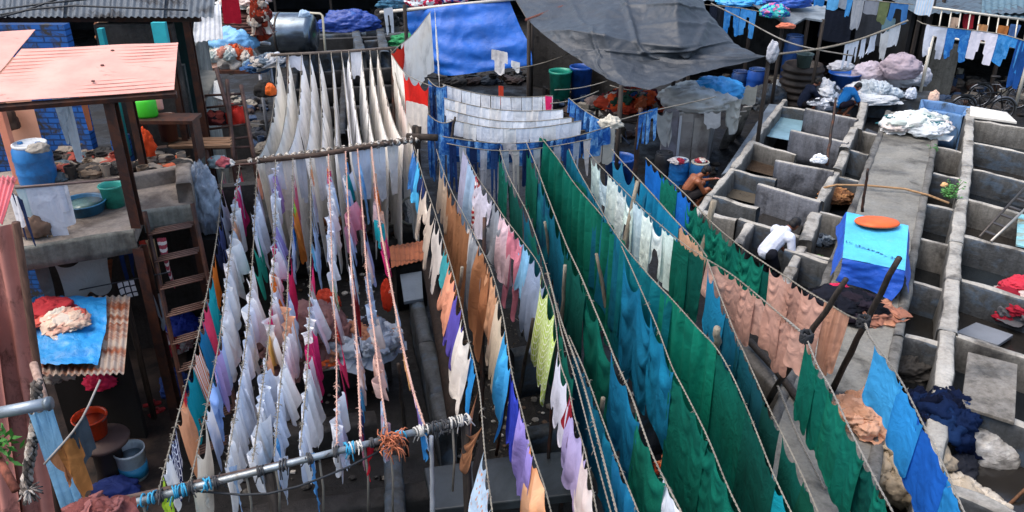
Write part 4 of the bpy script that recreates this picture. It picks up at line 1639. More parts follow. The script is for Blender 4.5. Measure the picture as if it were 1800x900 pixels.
mb = MB().patch([[P(48, 524, SZ + .05), P(118, 520, SZ + .09), P(187, 522, SZ + .06)], [P(60, 580, SZ + .06), P(120, 580, SZ + .1), P(186, 575, SZ + .06)], [P(66, 640, SZ + .02), P(118, 643, SZ + .06), P(172, 642, SZ + .02)]], 40, 36, .07, 3.2, 2)
tag(obj('tarpaulin', mb, blue, None, True), 'bright blue plastic sheet spread on the tin shed roof', 'tarpaulin')
tag(obj('cloth_heap', MB().lump(P(86, 545, SZ + .12), (.26, .2, .12), 3, .55, 2.2), plain('#a4262e', .85, .3, 5, 0, .4), None, True), 'deep red crumpled cloth on the blue plastic sheet', 'cloth')
pile(112, 572, SZ + .08, (.3, .2, .1), ['#e6b8a4', '#e8cdb8', '#d8685c', '#eadfd0'], 'pale pink crumpled cloths below the deep red one', 12, 6, 'cloth_heap', 'cloth')
pile(100, 655, 1.5, (.3, .16, .14), ['#c9c5bd', '#c07a80', '#8f8a84', '#e2dfd8'], 'pale bundled laundry under the front edge of the shed roof', 14, 7, 'cloth_heap', 'laundry')

# red corrugated wall at the near left edge
t = thing('tin_wall', PD(20, 640, 7.0), 'tall dull red corrugated wall at the left edge', 'wall')
m_red = rusty('#c08074', '#5a352c', .35)
e = PD(30, 396, 7.2)
mb = MB().corrug([Vector((e.x - 5.1, e.y + .3, 0)), Vector((e.x - .54, e.y, 0)), Vector((e.x, e.y, e.z)), Vector((e.x - 4.6, e.y + .3, e.z))], 23, .034, 8, 8, .012)
obj('sheet', mb, m_red, t, True)
mb = MB().corrug([Vector((e.x - 2.25, e.y - .12, 0)), Vector((e.x - .86, e.y - .16, 0)), Vector((e.x - .33, e.y - .16, e.z - .75)), Vector((e.x - 1.75, e.y - .12, e.z - .7))], 7, .034, 8, 8, .012)
obj('sheet', mb, m_red, t, True)
obj('corner_post', MB().tube([Vector((e.x - .51, e.y - .05, 0)), Vector((e.x + .03, e.y - .05, e.z + .05))], .035, 8), wood('#5a4034', '#2a1c16'), t, True)
mb = MB().corrug([PD(-50, 392, 7.6), PD(4, 392, 7.6), PD(30, 311, 8.3), PD(-50, 309, 8.3)], 9, .015, 4)
tag(obj('roof_sheet', mb, rusty('#cf6f74', '#6a3a34', .2), None, True), 'small rose pink corrugated sheet at the left edge', 'metal sheet')
a, b = PD(-20, 729, 5.6), PD(86, 709, 5.6)
t = thing('scaffold_pipe', a, 'grey steel pipe sticking out from the left edge', 'pipe')
obj('tube', MB().tube([a, b], .042, 14), plain('#8d97a0', .4, .15, 6, .5), t, True)
obj('socket', MB().tube([b - (b - a).normalized() * .02, b + (b - a).normalized() * .012], .048, 14), plain('#6d767d', .4, .15, 6, .5), t, True)
q = PD(60, 640, 6.4)
tag(obj('bamboo_pole', MB().tube([PD(59, 640, 6.3), PD(82, 715, 6.0)], .03, 10), wood('#a58a7c', '#6d564a'), None, True), 'short pale bamboo pole above the steel pipe', 'pole')
# rope of rags down the wall
mb = MB()
for s_ in range(5):
    path = []
    for k in range(40):
        f = k / 39
        q = PD(64 - 14 * f + 4 * math.sin(f * 5), 670 + 195 * f, 5.9)
        path.append(q + Vector((.028 * math.cos(k * .55 + s_ * 1.26), .028 * math.sin(k * .55 + s_ * 1.26), RND.uniform(-.006, .006))))
    mb.tube(path, [.016 * RND.uniform(.7, 1.2) for _ in path], 6)
q = PD(50, 862, 5.85)
for k in range(30):
    d_ = Vector((RND.gauss(0, 1), RND.gauss(0, 1), RND.gauss(-.5, 1))).normalized()
    mb.tube([q, q + d_ * .05, q + d_ * .09 + Vector((0, 0, -.02))], [.01, .008, .005], 5)
tag(obj('rag_rope', mb, heapmat(['#8a8078', '#5a534d', '#b3aaa0', '#3c3a38'], 20), None, True), 'thick grey twisted rag rope hanging on the red wall', 'rope')
mb = MB()
cpl = PD(2, 780, 5.6)
for k in range(70):
    d = Vector((RND.gauss(0, .5), RND.gauss(0, .5), RND.uniform(-.6, 1))).normalized()
    p = cpl + Vector((RND.gauss(0, .05), RND.gauss(0, .05), RND.gauss(0, .09)))
    w = d.orthogonal().normalized() * .014
    mb.add([p, p + d * .04 + w, p + d * .09, p + d * .04 - w], [(0, 1, 2, 3)])
tag(obj('potted_plant', mb, plain('#3f7a2a', .6, .4, 9)), 'small leafy green plant at the left edge', 'plant')
mb = MB()
mb.tube([PD(-6, 800, 5.6), PD(28, 862, 5.5)], .03, 8)
tag(obj('wood_bracket', mb, wood('#8a4f3e', '#4a2a20'), None, True), 'reddish wooden bracket below the green plant', 'bracket')

# ------------------------------------------------------------------ washing place on the alley floor
t = thing('stone_drum', P(205, 836, 0), 'dark round block that the orange red bucket stands on', 'drum')
c = P(200, 838, 0)
obj('body', MB().lathe(c, [(.001, 0), (.19, 0), (.17, .1), (.165, .45), (.2, .55), (.001, .55)]), plain('#2a2320', .5, .3, 5), t, True)
obj('lid', MB().lathe(c + Vector((0, 0, .55)), [(.29, 0), (.3, .03), (.29, .05), (.24, .05), (.23, .06), (.001, .06)]), plain('#5c4a44', .6, .2, 6), t, True)
cc = c + Vector((-.12, .04, .62))
px, py = proj(cc)
bucket(px, py, .62, .19, .28, '#e04a20', 'orange red bucket standing on the dark round block', fill='#b34a30', taper=.8)
bucket(238, 836, 0, .175, .42, '#c8d6dc', 'dented grey blue paint bucket on the alley floor', taper=.9, band='#2a7ea4', fill='#7e98a4')
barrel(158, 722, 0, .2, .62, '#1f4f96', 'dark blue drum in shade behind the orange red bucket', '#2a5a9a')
jerrycan(190, 745, .0, .13, .5, '#a9c2cc', 'clear plastic can behind the orange red bucket')
tag(obj('cloth_bunch', MB().lump(P(176, 672, .95), (.16, .12, .1), 5, .7, 3), plain('#d62450', .8, .25, 9), None, True), 'crimson pink bunched cloth above the orange red bucket', 'cloth')
bucket(195, 690, .55, .15, .14, '#c04a2a', 'small orange basin under the shed edge', taper=.8, name='basin', cat='basin', hand=False)
mb = MB().tube([P(195, 700, .55), P(195, 760, 0)], .1, 10)
tag(obj('stool', mb, m_dark, None, True), 'dark stump under the small orange basin', 'stump')
for k, (x, y, a) in enumerate(((268, 712, .4), (276, 726, .9))):
    c = P(x, y, 0)
    t = thing('slipper', c, ['red slipper on the alley floor nearer the shed', 'red slipper on the alley floor nearer the bucket'][k], 'slipper', 'pair of red slippers')
    R = Matrix.Rotation(a, 3, 'Z')
    obj('sole', MB().plate([c + R @ Vector((xx, yy, .025)) for xx, yy in ((-.12, -.03), (-.05, -.035), (.07, -.045), (.12, -.02), (.12, .02), (.07, .045), (-.05, .035), (-.12, .03))], .024), plain('#a02a2c', .6, .15), t)
    obj('strap', MB().tube([c + R @ Vector((.03 , .045 * math.cos(q), .028 + .04 * math.sin(q))) for q in [pi * i / 8 for i in range(9)]], .016, 6), plain('#8c2226', .6, .15), t, True)
tag(obj('cloth_heap', MB().lump(P(203, 862, .08), (.25, .18, .12), 17, .5, 2), plain('#1c2f6c', .85, .3, 6), None, True), 'dark blue wet cloth heap on the alley floor', 'cloth')
pile(172, 915, 0, (.17, .13, .1), ['#8a5450', '#7c4844', '#9a6460'], 'dusty red crumpled cloth at the bottom left corner', 14, 12, 'cloth_heap', 'cloth', d=5.7, size=.6)
m_bl = cloth('#8fc0dc')
fl = Line([(48, 720, 3.6), (90, 706, 3.6)], '', by='x')
hang(fl, 48, 89, 1.8, m_bl, 'bed_sheet', 'pale blue sheet gathered on the end of the steel pipe', 'sheet', None, 'dress', 2.8, 4, metres=True, swag=.03)
fl2 = Line([(78, 816, 3.38), (139, 744, 3.62), (176, 668, 3.76)], '')
tag(fl2.rope(plain('#8a8580', .7), 'thin pale cord slanting over the pale blue sheet', .008, False, 'clothes_line', None), None, 'rope')
hang(fl2, 792, 752, 100, cloth('#a8703f'), 'shirt', 'tan brown shirt on the slanting cord at lower left', 'shirt', None, 'shirtup', 1.15)
hang(fl2, 806, 782, 56, cloth('#b37a55'), 'cloth', 'short tan cloth beside the tan brown shirt', 'cloth', None, 'rag', 1.15)
hang(fl2, 764, 728, 62, cloth('#3e4852'), 'trousers', 'charcoal trousers folded over the slanting cord', 'trousers', None, 'sheet', 1.25)

# steel rack right of the balcony
t = thing('steel_rack', P(395, 300, 1.5), 'rusty steel rack standing behind the balcony end', 'rack')
rd = 13.6
m_rack = plain('#5a4038', .6, .3, 8, .2, .2, .4, '#33221c', .5)
for (x0, y0, x1, y1) in ((399, 140, 412, 300), (424, 150, 446, 275), (358, 170, 366, 300), (380, 120, 402, 200)):
    a, b = PD(x0, y0, rd), PD(x1, y1, rd - .2)
    obj('post', MB().tube([a, b, Vector((b.x, b.y, 0))], .035, 8), m_rack, t, True)
for (x0, y0, x1, y1) in ((360, 168, 425, 165), (358, 190, 430, 182), (362, 228, 436, 218), (366, 250, 442, 240), (350, 262, 444, 258)):
    mb = MB()
    for d in (0, .12, .24):
        mb.tube([PD(x0, y0, rd + d), PD(x1, y1, rd + d)], .022, 6)
    obj('shelf_bars', mb, m_rack, t, True)
tag(obj('cloth_heap', MB().lump(PD(416, 208, rd + .15), (.14, .12, .22), 3, .5, 2), plain('#cf2c1c', .8, .3, 8), None, True), 'bright red bundle on the steel rack', 'bundle')
tag(obj('cloth_heap', MB().lump(PD(380, 212, rd + .2), (.2, .12, .14), 5, .5, 2), heapmat(['#5a2a2c', '#2c2428', '#a04a40', '#78706a']), None, True), 'dark red cloth bundle on the steel rack', 'bundle')
mb = MB()
for k in range(3):
    mb.box(PD(352, 246 + k * 5, 13.0 - k * .1), (.95, .14, .04), .05)
tag(obj('plank_stack', mb, wood('#8a6a50', '#4f3a2a', (2, 14, 14))), 'stack of three brown planks by the steel rack', 'planks')
mb = MB().plate([PD(374, 170, 14), PD(392, 176, 14), PD(385, 140, 14.2), PD(376, 142, 14.2)], .03)
tag(obj('board', mb, plain('#cfd0cc', .7, .15)), 'white slanting board above the steel rack', 'board')
mb = MB().plate([PD(305, 150, 13.6), PD(358, 182, 13.4), PD(384, 125, 14.6), PD(352, 122, 14.6)], .05)
tag(obj('lean_to_roof', mb, plain('#8b8578', .8, .2, 3, 0, .3, .3, '#5e5a50')), 'grey sloping board roof left of the steel rack', 'roof')
mb = MB().corrug([PD(338, 75, 14), PD(392, 68, 14), PD(388, 8, 14.4), PD(344, 12, 14.4)], 6, .012, 3)
tag(obj('roof_sheet', mb, plain('#b9bcc0', .55, .15, 4, 0, .1, .4, '#7f8488'), None, True), 'pale grey corrugated sheet beside the house column', 'metal sheet')
bar_l = Line([(330, 297, 2.55), (452, 287, 2.6)], '', by='x')
tag(bar_l.rope(m_rack, 'rusty bar joining the balcony to the white sheet frame', .022, False, 'steel_bar', None), None, 'bar')
tag(obj('cloth_heap', MB().lump(P(388, 288, 2.68), (.16, .1, .1), 5, .6, 2.5), heapmat(['#7c8f98', '#b05a60', '#3c4650', '#d8d4cc']), None, True), 'small mixed bundle knotted on the rusty bar', 'bundle')
# ================================================================== LINES AND WASHING
m_rope = cloth('#8f897e')
m_ropeg = cloth('#8f8c86')
m_ropep = cloth('#cfa99a')
ZA, ZB, ZC = 2.6, 2.1, 2.6
WHT = ['#eceef2', '#e2e7f0', '#efeff0', '#d8e1f0', '#e6e8ea', '#d0daea']

# --- frame bars
mb = MB()
pts = [P(340, 296, ZA), P(440, 284, ZA), P(560, 272, ZA), P(660, 255, ZA), P(745, 243, ZA)]
mb.tube(pts, [.04, .045, .042, .045, .04], 10)
t = thing('wooden_crossbar', pts[2], 'dark wooden bar between the white sheets and the rag ropes', 'bar')
obj('bar', mb, wood('#5a4a40', '#2c221c', (2, 16, 16)), t, True)
mb = MB()
for k in range(26):
    f = k / 25
    q = Vector(pts[1]).lerp(pts[4], f)
    mb.lump(q, (.05, .06, .055), k, .6, 3, 10, 7, -2)
obj('knot_wrap', mb, heapmat(['#8a8078', '#6a625a', '#c9c2b6', '#3c3835'], 25), t, True)
mb = MB().tube([P(476, 97, ZC), P(560, 93, ZC), P(640, 88, ZC), P(696, 84, ZC)], .035, 8)
tag(obj('far_crossbar', mb, wood('#6a6058', '#3a332e', (2, 16, 16)), None, True), 'thin bar holding the far ends of the white sheets', 'bar')

t = thing('steel_bar', P(520, 810, ZB), 'galvanised steel pole at the front with blue twine and rope knots', 'bar')
b0, b1 = P(196, 893, ZB), P(818, 737, ZB)
obj('pipe', MB().tube([b0, b1], .032, 14), plain('#9aa3a8', .38, .2, 8, .6, .15, .5, '#6a665f', .4), t, True)
q0, q1 = P(205, 880, ZB - .03), P(600, 792, ZB - .04)
obj('inner_bar', MB().tube([q0, q1], .028, 10), wood('#5a4a44', '#2c2320', (2, 16, 16)), t, True)


def twine(f, m, w=.09, n=7):
    mb = MB()
    ax = (b1 - b0).normalized()
    up = Vector((0, 0, 1))
    sd = ax.cross(up).normalized()
    for k in range(n):
        c = b0.lerp(b1, f) + ax * (RND.uniform(-w, w))
        tilt = RND.uniform(-.5, .5)
        r = RND.uniform(.04, .055)
        mb.tube([c + (up * math.cos(a) + sd * math.sin(a)) * r + ax * tilt * .04 * math.sin(a) for a in [2 * pi * i / 12 for i in range(13)]], .008, 5)
    for k in range(5):
        p = b0.lerp(b1, f) + ax * RND.uniform(-w, w)
        d = Vector((RND.uniform(-1, 1), RND.uniform(-1, 1), RND.uniform(-1, .7))).normalized()
        mb.tube([p, p + d * .06, p + d * .1 + Vector((0, 0, -.03))], .006, 5)
    obj('twine', mb, m, t, True)


m_tw = plain('#2f8fb4', .6, .3, 20)
m_twg = plain('#3a3a3c', .8, .3, 20)
m_tww = cloth('#d0ccc4')
for f in (.09, .17, .24, .64, .79):
    twine(f, m_tw, .05, 6)
for f in (.12, .2, .27, .38, .45, .52, .6, .7, .74, .9, .93, .96):
    twine(f, m_twg, .035, 4)
for f in (.86, .97, .99, .66):
    twine(f, m_tww, .06, 6)
# frayed orange rope end
mb = MB()
c = P(690, 772, ZB + .04)
for k in range(70):
    d = Vector((RND.gauss(0, 1), RND.gauss(0, 1), RND.gauss(-.2, 1))).normalized()
    p = c + Vector((RND.gauss(0, .05), RND.gauss(0, .04), RND.gauss(-.03, .04)))
    e = d.cross(Vector((RND.uniform(-1, 1), 1, RND.uniform(-1, 1)))).normalized()
    mb.tube([p, p + d * .05 + e * .02, p + d * .09, p + d * .12 + Vector((0, 0, -.04)) - e * .02], [.008, .007, .006, .004], 5)
tag(obj('frayed_rope', mb, cloth('#d0805f'), None, True), 'frayed orange rope knot on the galvanised front pole', 'rope')
for fx, fy, zb, lb in ((818, 737, .0, 'right end of the galvanised front pole'), (470, 824, 0, 'dark post under the middle of the galvanised front pole')):
    q = P(fx, fy, ZB)
    tag(obj('wooden_post', MB().tube([Vector((q.x, q.y, ZB - .04)), Vector((q.x, q.y, 0))], .045, 8), m_pole, None, True), 'dark post under the ' + lb if 'post' not in lb else lb, 'post')
l_dark = Line([(330, 862, 2.0), (470, 868), (600, 826), (690, 780, 2.0)], '', by='x')
tag(l_dark.rope(m_cable, 'thin dark cord drooping below the galvanised pole', .01, False), None, 'rope')


ACC = [('crimson', '#b8243c'), ('turquoise', '#1c98a4'), ('orange', '#d8742c'), ('magenta', '#cc3470'), ('navy', '#202c58'), ('sky blue', '#5ca4dc'), ('peach', '#e0a888'), ('lilac', '#a898cc')]


def rag_line(pts, desc, m, content, fill=None, fillr=(0, 0), drop=(.36, .56), tail=None, sag=.06, tufts=70, word='white', rr=.0045):
    """a rope thick with rags: content = explicit coloured pieces (y0, y1, drop px, colour, what); gaps inside fillr get white rags"""
    ln = Line(pts, desc, sag)
    tag(ln.rope(m, 'twisted rag rope, ' + desc, rr, True, 'rag_rope', 'twisted ropes of the left lines', tufts), None, 'rope')
    occ = []
    for it in content:
        y0, y1, dp, col, what = it[:5]
        mt = cloth(col) if len(it) < 7 else cloth(col, it[5], it[6])
        occ.append((y0, y1))
        hang(ln, y0, y1, dp, mt, 'cloth', what + ' on the ' + desc, 'cloth', 'coloured cloths on the rag ropes', RND.choice(('rag', 'sheet')), 1.45, 3, dropvar=.16, wind=(RND.uniform(.02, .3), 0, 0))
    if fill:
        s0, s1 = ln.s_of(fillr[0]), ln.s_of(fillr[1])
        s = s0
        k = 0
        while s < s1 - .1:
            w = RND.uniform(.26, .4)
            yy = proj(ln.at(s + w / 2))[1]
            inside = [o for o in occ if o[0] + 2 < yy < o[1] - 2 and o[1] - o[0] > 24]
            if not inside:
                acc = RND.random() < .16
                cw, ch = RND.choice(ACC)
                hang(ln, s, min(s + w * 1.35, ln.len), RND.uniform(*drop) * RND.choice((1, 1, .8, 1.12)), cloth(ch if acc else RND.choice(fill)), 'rag', (cw if acc else word) + ' rag tied among the rags of the ' + desc, 'rag', (cw if acc else word) + ' rags on the ' + desc, RND.choice(('sheet', 'sheet', 'sheet', 'rag')), 1.55, RND.choice((None, None, 5)), metres=True, s_abs=True, dropvar=.1, lean=RND.uniform(-.1, .04), wind=(RND.uniform(-.05, .42), 0, 0), pleats=RND.choice((2, 3, 4)))
            s += w * .74
            k += 1
    return ln


L1 = rag_line([(392, 294, ZA), (383, 395), (371, 470), (356, 545), (340, 620), (322, 690), (303, 765), (278, 866, ZB)], 'leftmost rag rope', m_rope,
    [(296, 330, 45, '#d86a8c', 'pink and white cloth'), (330, 372, 90, '#c9d2e4', 'pale blue shirt'), (372, 415, 60, '#5c6da8', 'blue violet cloth'), (405, 440, 30, '#1f2848', 'small navy cloth'),
     (440, 480, 75, '#c8712c', 'orange cloth'), (480, 525, 80, '#1fa3b4', 'turquoise cloth'), (520, 560, 100, '#d8466e', 'bright pink cloth'), (558, 600, 70, '#1f6f98', 'deep blue cloth'),
     (598, 640, 70, '#e3dccf', 'white and orange striped cloth', 'stripes', '#d8702c'), (636, 690, 80, '#178a96', 'teal cloth'), (690, 742, 110, '#e0a078', 'peach orange cloth'),
     (684, 700, 20, '#c02838', 'small red cloth'), (742, 796, 80, '#1c2a5c', 'navy cloth with white lines', 'check', '#d4dcec'), (794, 832, 70, '#dfe3ea', 'white cloth'), (830, 864, 60, '#c5e84a', 'neon yellow cloth')], sag=.03)
L2 = rag_line([(421, 290, ZA), (408, 400), (397, 490), (384, 590), (369, 670), (354, 750), (332, 856, ZB)], 'second rag rope from the left', m_rope,
    [(292, 312, 26, '#c8344a', 'red cloth end'), (565, 610, 60, '#a9bde4', 'pale blue cloth'), (640, 700, 80, '#8fb0e6', 'light blue shirt'), (700, 735, 90, '#9db4dc', 'faded blue cloth', 'faded', '#dfe3ea'), (735, 850, 110, '#d9d4c8', 'long cream sheet')],
    WHT, (312, 640), (.5, .66))
L3 = rag_line([(452, 284, ZA), (446, 400), (438, 515), (430, 600), (416, 700), (397, 822, ZB)], 'third rag rope from the left', m_rope,
    [(288, 318, 36, '#e6a284', 'peach cloth'), (395, 470, 45, '#27a58c', 'sea green cloth'), (318, 345, 70, '#c9cdd2', 'grey cloth')], WHT, (345, 815), (.48, .64))
L4 = rag_line([(484, 280, ZA), (483, 390), (478, 495), (470, 592), (457, 700), (444, 812, ZB)], 'fourth rag rope from the left', m_rope,
    [(576, 606, 55, '#efc070', 'yellow orange cloth'), (600, 630, 60, '#e8b08c', 'peach cloth')], WHT, (284, 806), (.4, .56))
L5 = rag_line([(515, 278, ZA), (513, 388), (506, 460), (502, 565), (492, 670), (482, 802, ZB)], 'fifth rag rope from the left', m_rope,
    [(290, 335, 50, '#c8607c', 'dusty pink cloth'), (340, 385, 75, '#d07a34', 'orange brown cloth'), (352, 362, 16, '#8acb4c', 'small lime cloth'), (372, 398, 34, '#2468b4', 'bright blue cloth'), (396, 440, 55, '#28344e', 'dark slate cloth', 'faded', '#c4cfe2'), (442, 500, 66, '#d8386c', 'magenta pink cloth')], WHT, (500, 796), (.4, .56))
L6 = rag_line([(545, 276, ZA), (546, 400), (544, 495), (541, 595), (537, 675), (527, 790, ZB)], 'sixth rag rope from the left', m_rope,
    [(280, 298, 24, '#e0a070', 'small orange cloth'), (298, 350, 50, '#b9d0ec', 'pale blue cloth'), (350, 420, 60, '#a4c4ec', 'sky blue ragged cloth'), (420, 440, 40, '#57a0c4', 'teal blue cloth'), (438, 486, 60, '#de3a78', 'magenta cloth'), (486, 520, 70, '#b9b9bf', 'grey cloth')], WHT, (515, 784), (.4, .56))
L7 = rag_line([(577, 268, ZA), (581, 390), (584, 493), (590, 593), (591, 690), (592, 780, ZB)], 'seventh rag rope from the left', m_ropep,
    [(470, 500, 40, '#c9d6c4', 'pale green striped cloth', 'stripes', '#4f8a5c'), (500, 530, 40, '#8fa68a', 'grey green cloth'), (530, 560, 45, '#d8462c', 'orange red cloth'), (565, 690, 30, '#d23a68', 'long pink cloth'), (620, 670, 60, '#24384a', 'dark flowered cloth', 'print', '#8fb0a4')], WHT, (290, 770), (.34, .48), rr=.005)
hang(L7, 690, 775, 70, cloth('#dfe3ea'), 'cloth', 'long white cloth near the front of the seventh rag rope', 'cloth', None, 'sheet', 1.1, 3)
L8 = rag_line([(607, 262, ZA), (613, 397), (619, 495), (626, 593), (629, 650), (634, 768, ZB)], 'eighth rag rope from the left', m_ropep,
    [(400, 460, 60, '#bcd6ea', 'pale blue cloth'), (470, 540, 50, '#b92c34', 'dark red cloth'), (535, 590, 70, '#1c2240', 'navy cloth', 'check', '#5c6478'), (592, 630, 60, '#c4cfe2', 'white cloth'), (640, 700, 46, '#4fa3d8', 'bright blue cloth'), (700, 742, 40, '#24305c', 'navy ragged cloth'), (738, 764, 40, '#d23a58', 'pink red cloth')], ['#e4dcd8', '#dcc4bc', '#c98a9c', '#b4c4dc', '#e8e6ea'], (275, 765), (.3, .46), word='pale', rr=.007)
L9 = rag_line([(628, 258, ZA), (638, 387), (646, 493), (659, 593), (666, 655), (680, 754, ZB)], 'ninth rag rope from the left', m_ropep,
    [(268, 312, 80, '#86b4dc', 'pale blue cloth'), (318, 385, 50, '#c4244e', 'crimson cloth'), (385, 440, 60, '#9aa6d4', 'lavender blue cloth'), (440, 480, 50, '#bcd6ea', 'pale blue small cloth'), (490, 530, 70, '#24345c', 'navy small cloth'), (570, 605, 80, '#9db4c4', 'grey blue cloth'), (650, 700, 80, '#5c5c5a', 'sheer dark grey cloth')], ['#e0d0c8', '#d8b4a8', '#c4a4b4', '#a9bcd4'], (270, 750), (.24, .4), word='pale', rr=.007)
L10 = rag_line([(652, 252, ZA), (666, 380), (684, 479), (703, 580), (723, 670), (746, 748, ZB)], 'rightmost rag rope of the left bay', m_ropep,
    [(262, 310, 40, '#4aa3d8', 'light blue cloth'), (440, 520, 50, '#5a4e4c', 'dark brown ragged cloth'), (520, 550, 60, '#9db4c4', 'grey blue small cloth'), (535, 580, 40, '#8a93a4', 'slate cloth'), (580, 650, 30, '#e0b070', 'yellow peach cloth', 'faded', '#d87a8c'), (640, 700, 46, '#c06a9c', 'purple pink cloth', 'faded', '#e6c4d0'), (690, 744, 44, '#8a6ab4', 'violet cloth with pale blue patch', 'faded', '#9cc8ec')], ['#d8b09c', '#c99a90', '#8a7a80', '#c4b0b8'], (262, 740), (.24, .4), word='pale', rr=.008)
# ends hanging below the front pole
for (x, y0, l, c, what, w) in ((404, 822, .75, '#a9c4e4', 'pale blue rag tail below the front pole', .1), (460, 822, .7, '#d9dde8', 'white rag tail below the front pole, left', .12), (492, 806, .55, '#d3dae6', 'white rag tail below the front pole, right', .1),
                           (540, 800, .8, '#5c9cd4', 'blue rag tail below the front pole', .13), (600, 790, .5, '#c4d2e6', 'white and navy rag tail below the front pole', .1), (646, 778, .5, '#c02434', 'red cloth tail below the front pole', .1),
                           (740, 760, .5, '#3f8fc8', 'blue and magenta bag hanging below the front pole', .1), (350, 840, .6, '#d9d4c8', 'cream rag tail below the front pole', .14), (292, 868, .3, '#c5e84a', 'neon yellow rag tail below the front pole', .1)):
    q = P(x, y0 - 4, ZB)
    ln = Line([(x - 2, y0, ZB), (x + 14, y0 - 5, ZB)], '', by='x')
    hang(ln, 0, ln.len, l, cloth(c), 'rag', what, 'rag', None, 'rag', 1.3, metres=True, s_abs=True, dropvar=.2)
for k, (x, y, d) in enumerate(((250, 880, .5), (432, 832, .6), (484, 822, .5), (560, 800, .7), (640, 778, .8), (684, 770, .9), (795, 745, .8))):
    q = P(x, y, ZB)
    mb = MB().tube([q, q + Vector((.01, -.02, -d * .5)), q + Vector((-.02, -.03, -d))], .012, 6)
    tag(obj('rope_end', mb, m_rope, None, True), 'slack pale rope end hanging from the galvanised front pole', 'rope', 'slack rope ends on the front pole')

# ---------------------------------------------------------------- long white sheets behind the wooden bar
tops = [487, 507, 530, 545, 560, 582, 600, 613, 635, 650, 663, 687]
bots = [447, 476, 499, 533, 563, 588, 617, 638, 660, 687, 712, 738]
for k, (xt, xb) in enumerate(zip(tops, bots)):
    yt = 97 - (xt - 480) * .05
    yb = 284 - (xb - 440) * .135
    zs = .5
    ln = Line([(xt, yt, ZC), (xb, yb, ZA)], '', zs)
    dsc = ('leftmost' if k == 0 else 'rightmost' if k == 11 else ORD[k] + ' from the left')
    tag(ln.rope(m_rope, 'sagging rope under the long white sheets, ' + dsc, .009, False, 'clothes_line', 'ropes of the white sheet frame'), None, 'rope')
    cuts = [0.02, .5, .98]
    for h in range(2):
        c = ('#f0ece4', '#f4f1ea', '#f4f4f6', '#f4f4f4', '#f0eeea', '#f2f1f0', '#f0efee', '#f4f4f6', '#f2f0ec', '#f0ece6', '#eee8e0', '#f0eae2')[k]
        hang(ln, ln.len * cuts[h], ln.len * cuts[h + 1], (1.7, 2.0)[h], cloth(c), 'white_sheet', 'long white sheet on a sagging rope, %s half, %s' % (('far', 'near')[h], dsc), 'sheet', 'long white sheets between the two bars', 'sheet', 1.1, None if h else 9, 2, metres=True, s_abs=True, dropvar=.05, wind=((.32 if k < 5 else .1 if k < 7 else -.28), 0, 0))
wl2 = Line([(452, 284, ZA), (700, 249, ZA)], '', by='x')
for k, (x0, x1, dp, c) in enumerate(((465, 482, 80, '#ccc8c2'), (488, 512, 90, '#d8d4cc'), (518, 536, 80, '#bcc2ca'), (552, 572, 80, '#d4d4d6'), (592, 606, 90, '#ccd0d6'), (618, 650, 90, '#c6cedc'), (655, 676, 95, '#ced0d4'), (680, 700, 90, '#d4cec6'))):
    hang(wl2, x0, x1, dp, cloth(c), 'cloth', 'greyish cloth hanging straight down behind the rag ropes, ' + ORD[k] + ' from left', 'cloth', 'greyish cloths on the wooden bar', 'sheet', 1.18, None)
cl = Line([(476, 97, ZC), (696, 85, ZC)], '', by='x')
hang(cl, 502, 532, 24, cloth('#e2e2ea'), 'shirt', 'small white shirt on the far bar, left', 'shirt', None, 'rag', 1.2, 3)
hang(cl, 610, 640, 45, cloth('#e9eaee'), 'shirt', 'small white shirt on the far bar, middle', 'shirt', None, 'shirt', 1.15)
# big white banner sheets with red ends
D1 = Line([(757, 20, 3.3), (728, 58), (700, 82), (687, 94, 2.7)], '')
tag(D1.rope(m_rope, 'rope carrying the red ended white banner sheet, upper', .009, False), None, 'rope')
hang(D1, 21, 78, 95, cloth('#f8f4ec'), 'white_sheet', 'big off white sheet hanging in front of the blue tarpaulin', 'sheet', None, 'sheet', 1.04)
hang(D1, 74, 93, 44, cloth('#d8382c'), 'red_cloth', 'red cloth on the upper white sheet line, smaller of two', 'cloth', None, 'sheet', 1.12, 3)
D2 = Line([(687, 94, 2.65), (714, 126), (760, 152, 2.72)], '', .05)
tag(D2.rope(m_rope, 'rope carrying the off white sheets beside the denim', .009, False), None, 'rope')
hang(D2, 95, 127, 110, cloth('#f4f0e6'), 'white_sheet', 'off white sheet between the two red cloths', 'sheet', None, 'sheet', 1.05)
hang(D2, 124, 150, 78, cloth('#d8261f'), 'red_cloth', 'red fringed cloth near the denim corner, larger of two', 'cloth', None, 'sheet', 1.12, 4)
D4 = Line([(712, 176, 2.6), (752, 186, 2.6)], '', by='x')
hang(D4, 714, 752, 62, cloth('#d4ccc2'), 'white_sheet', 'off white sheet below the large red cloth', 'sheet', None, 'sheet', 1.1)
D3 = Line([(764, 12, 3.3), (768, 70), (772, 128, 2.7)], '')
hang(D3, 14, 126, 24, cloth('#d9d9d8'), 'white_sheet', 'narrow white sheet hanging just left of the blue tarpaulin', 'sheet', None, 'sheet', 1.05)

# ---------------------------------------------------------------- white towel rows and denim frame
mT = cloth('#dfe2e6')


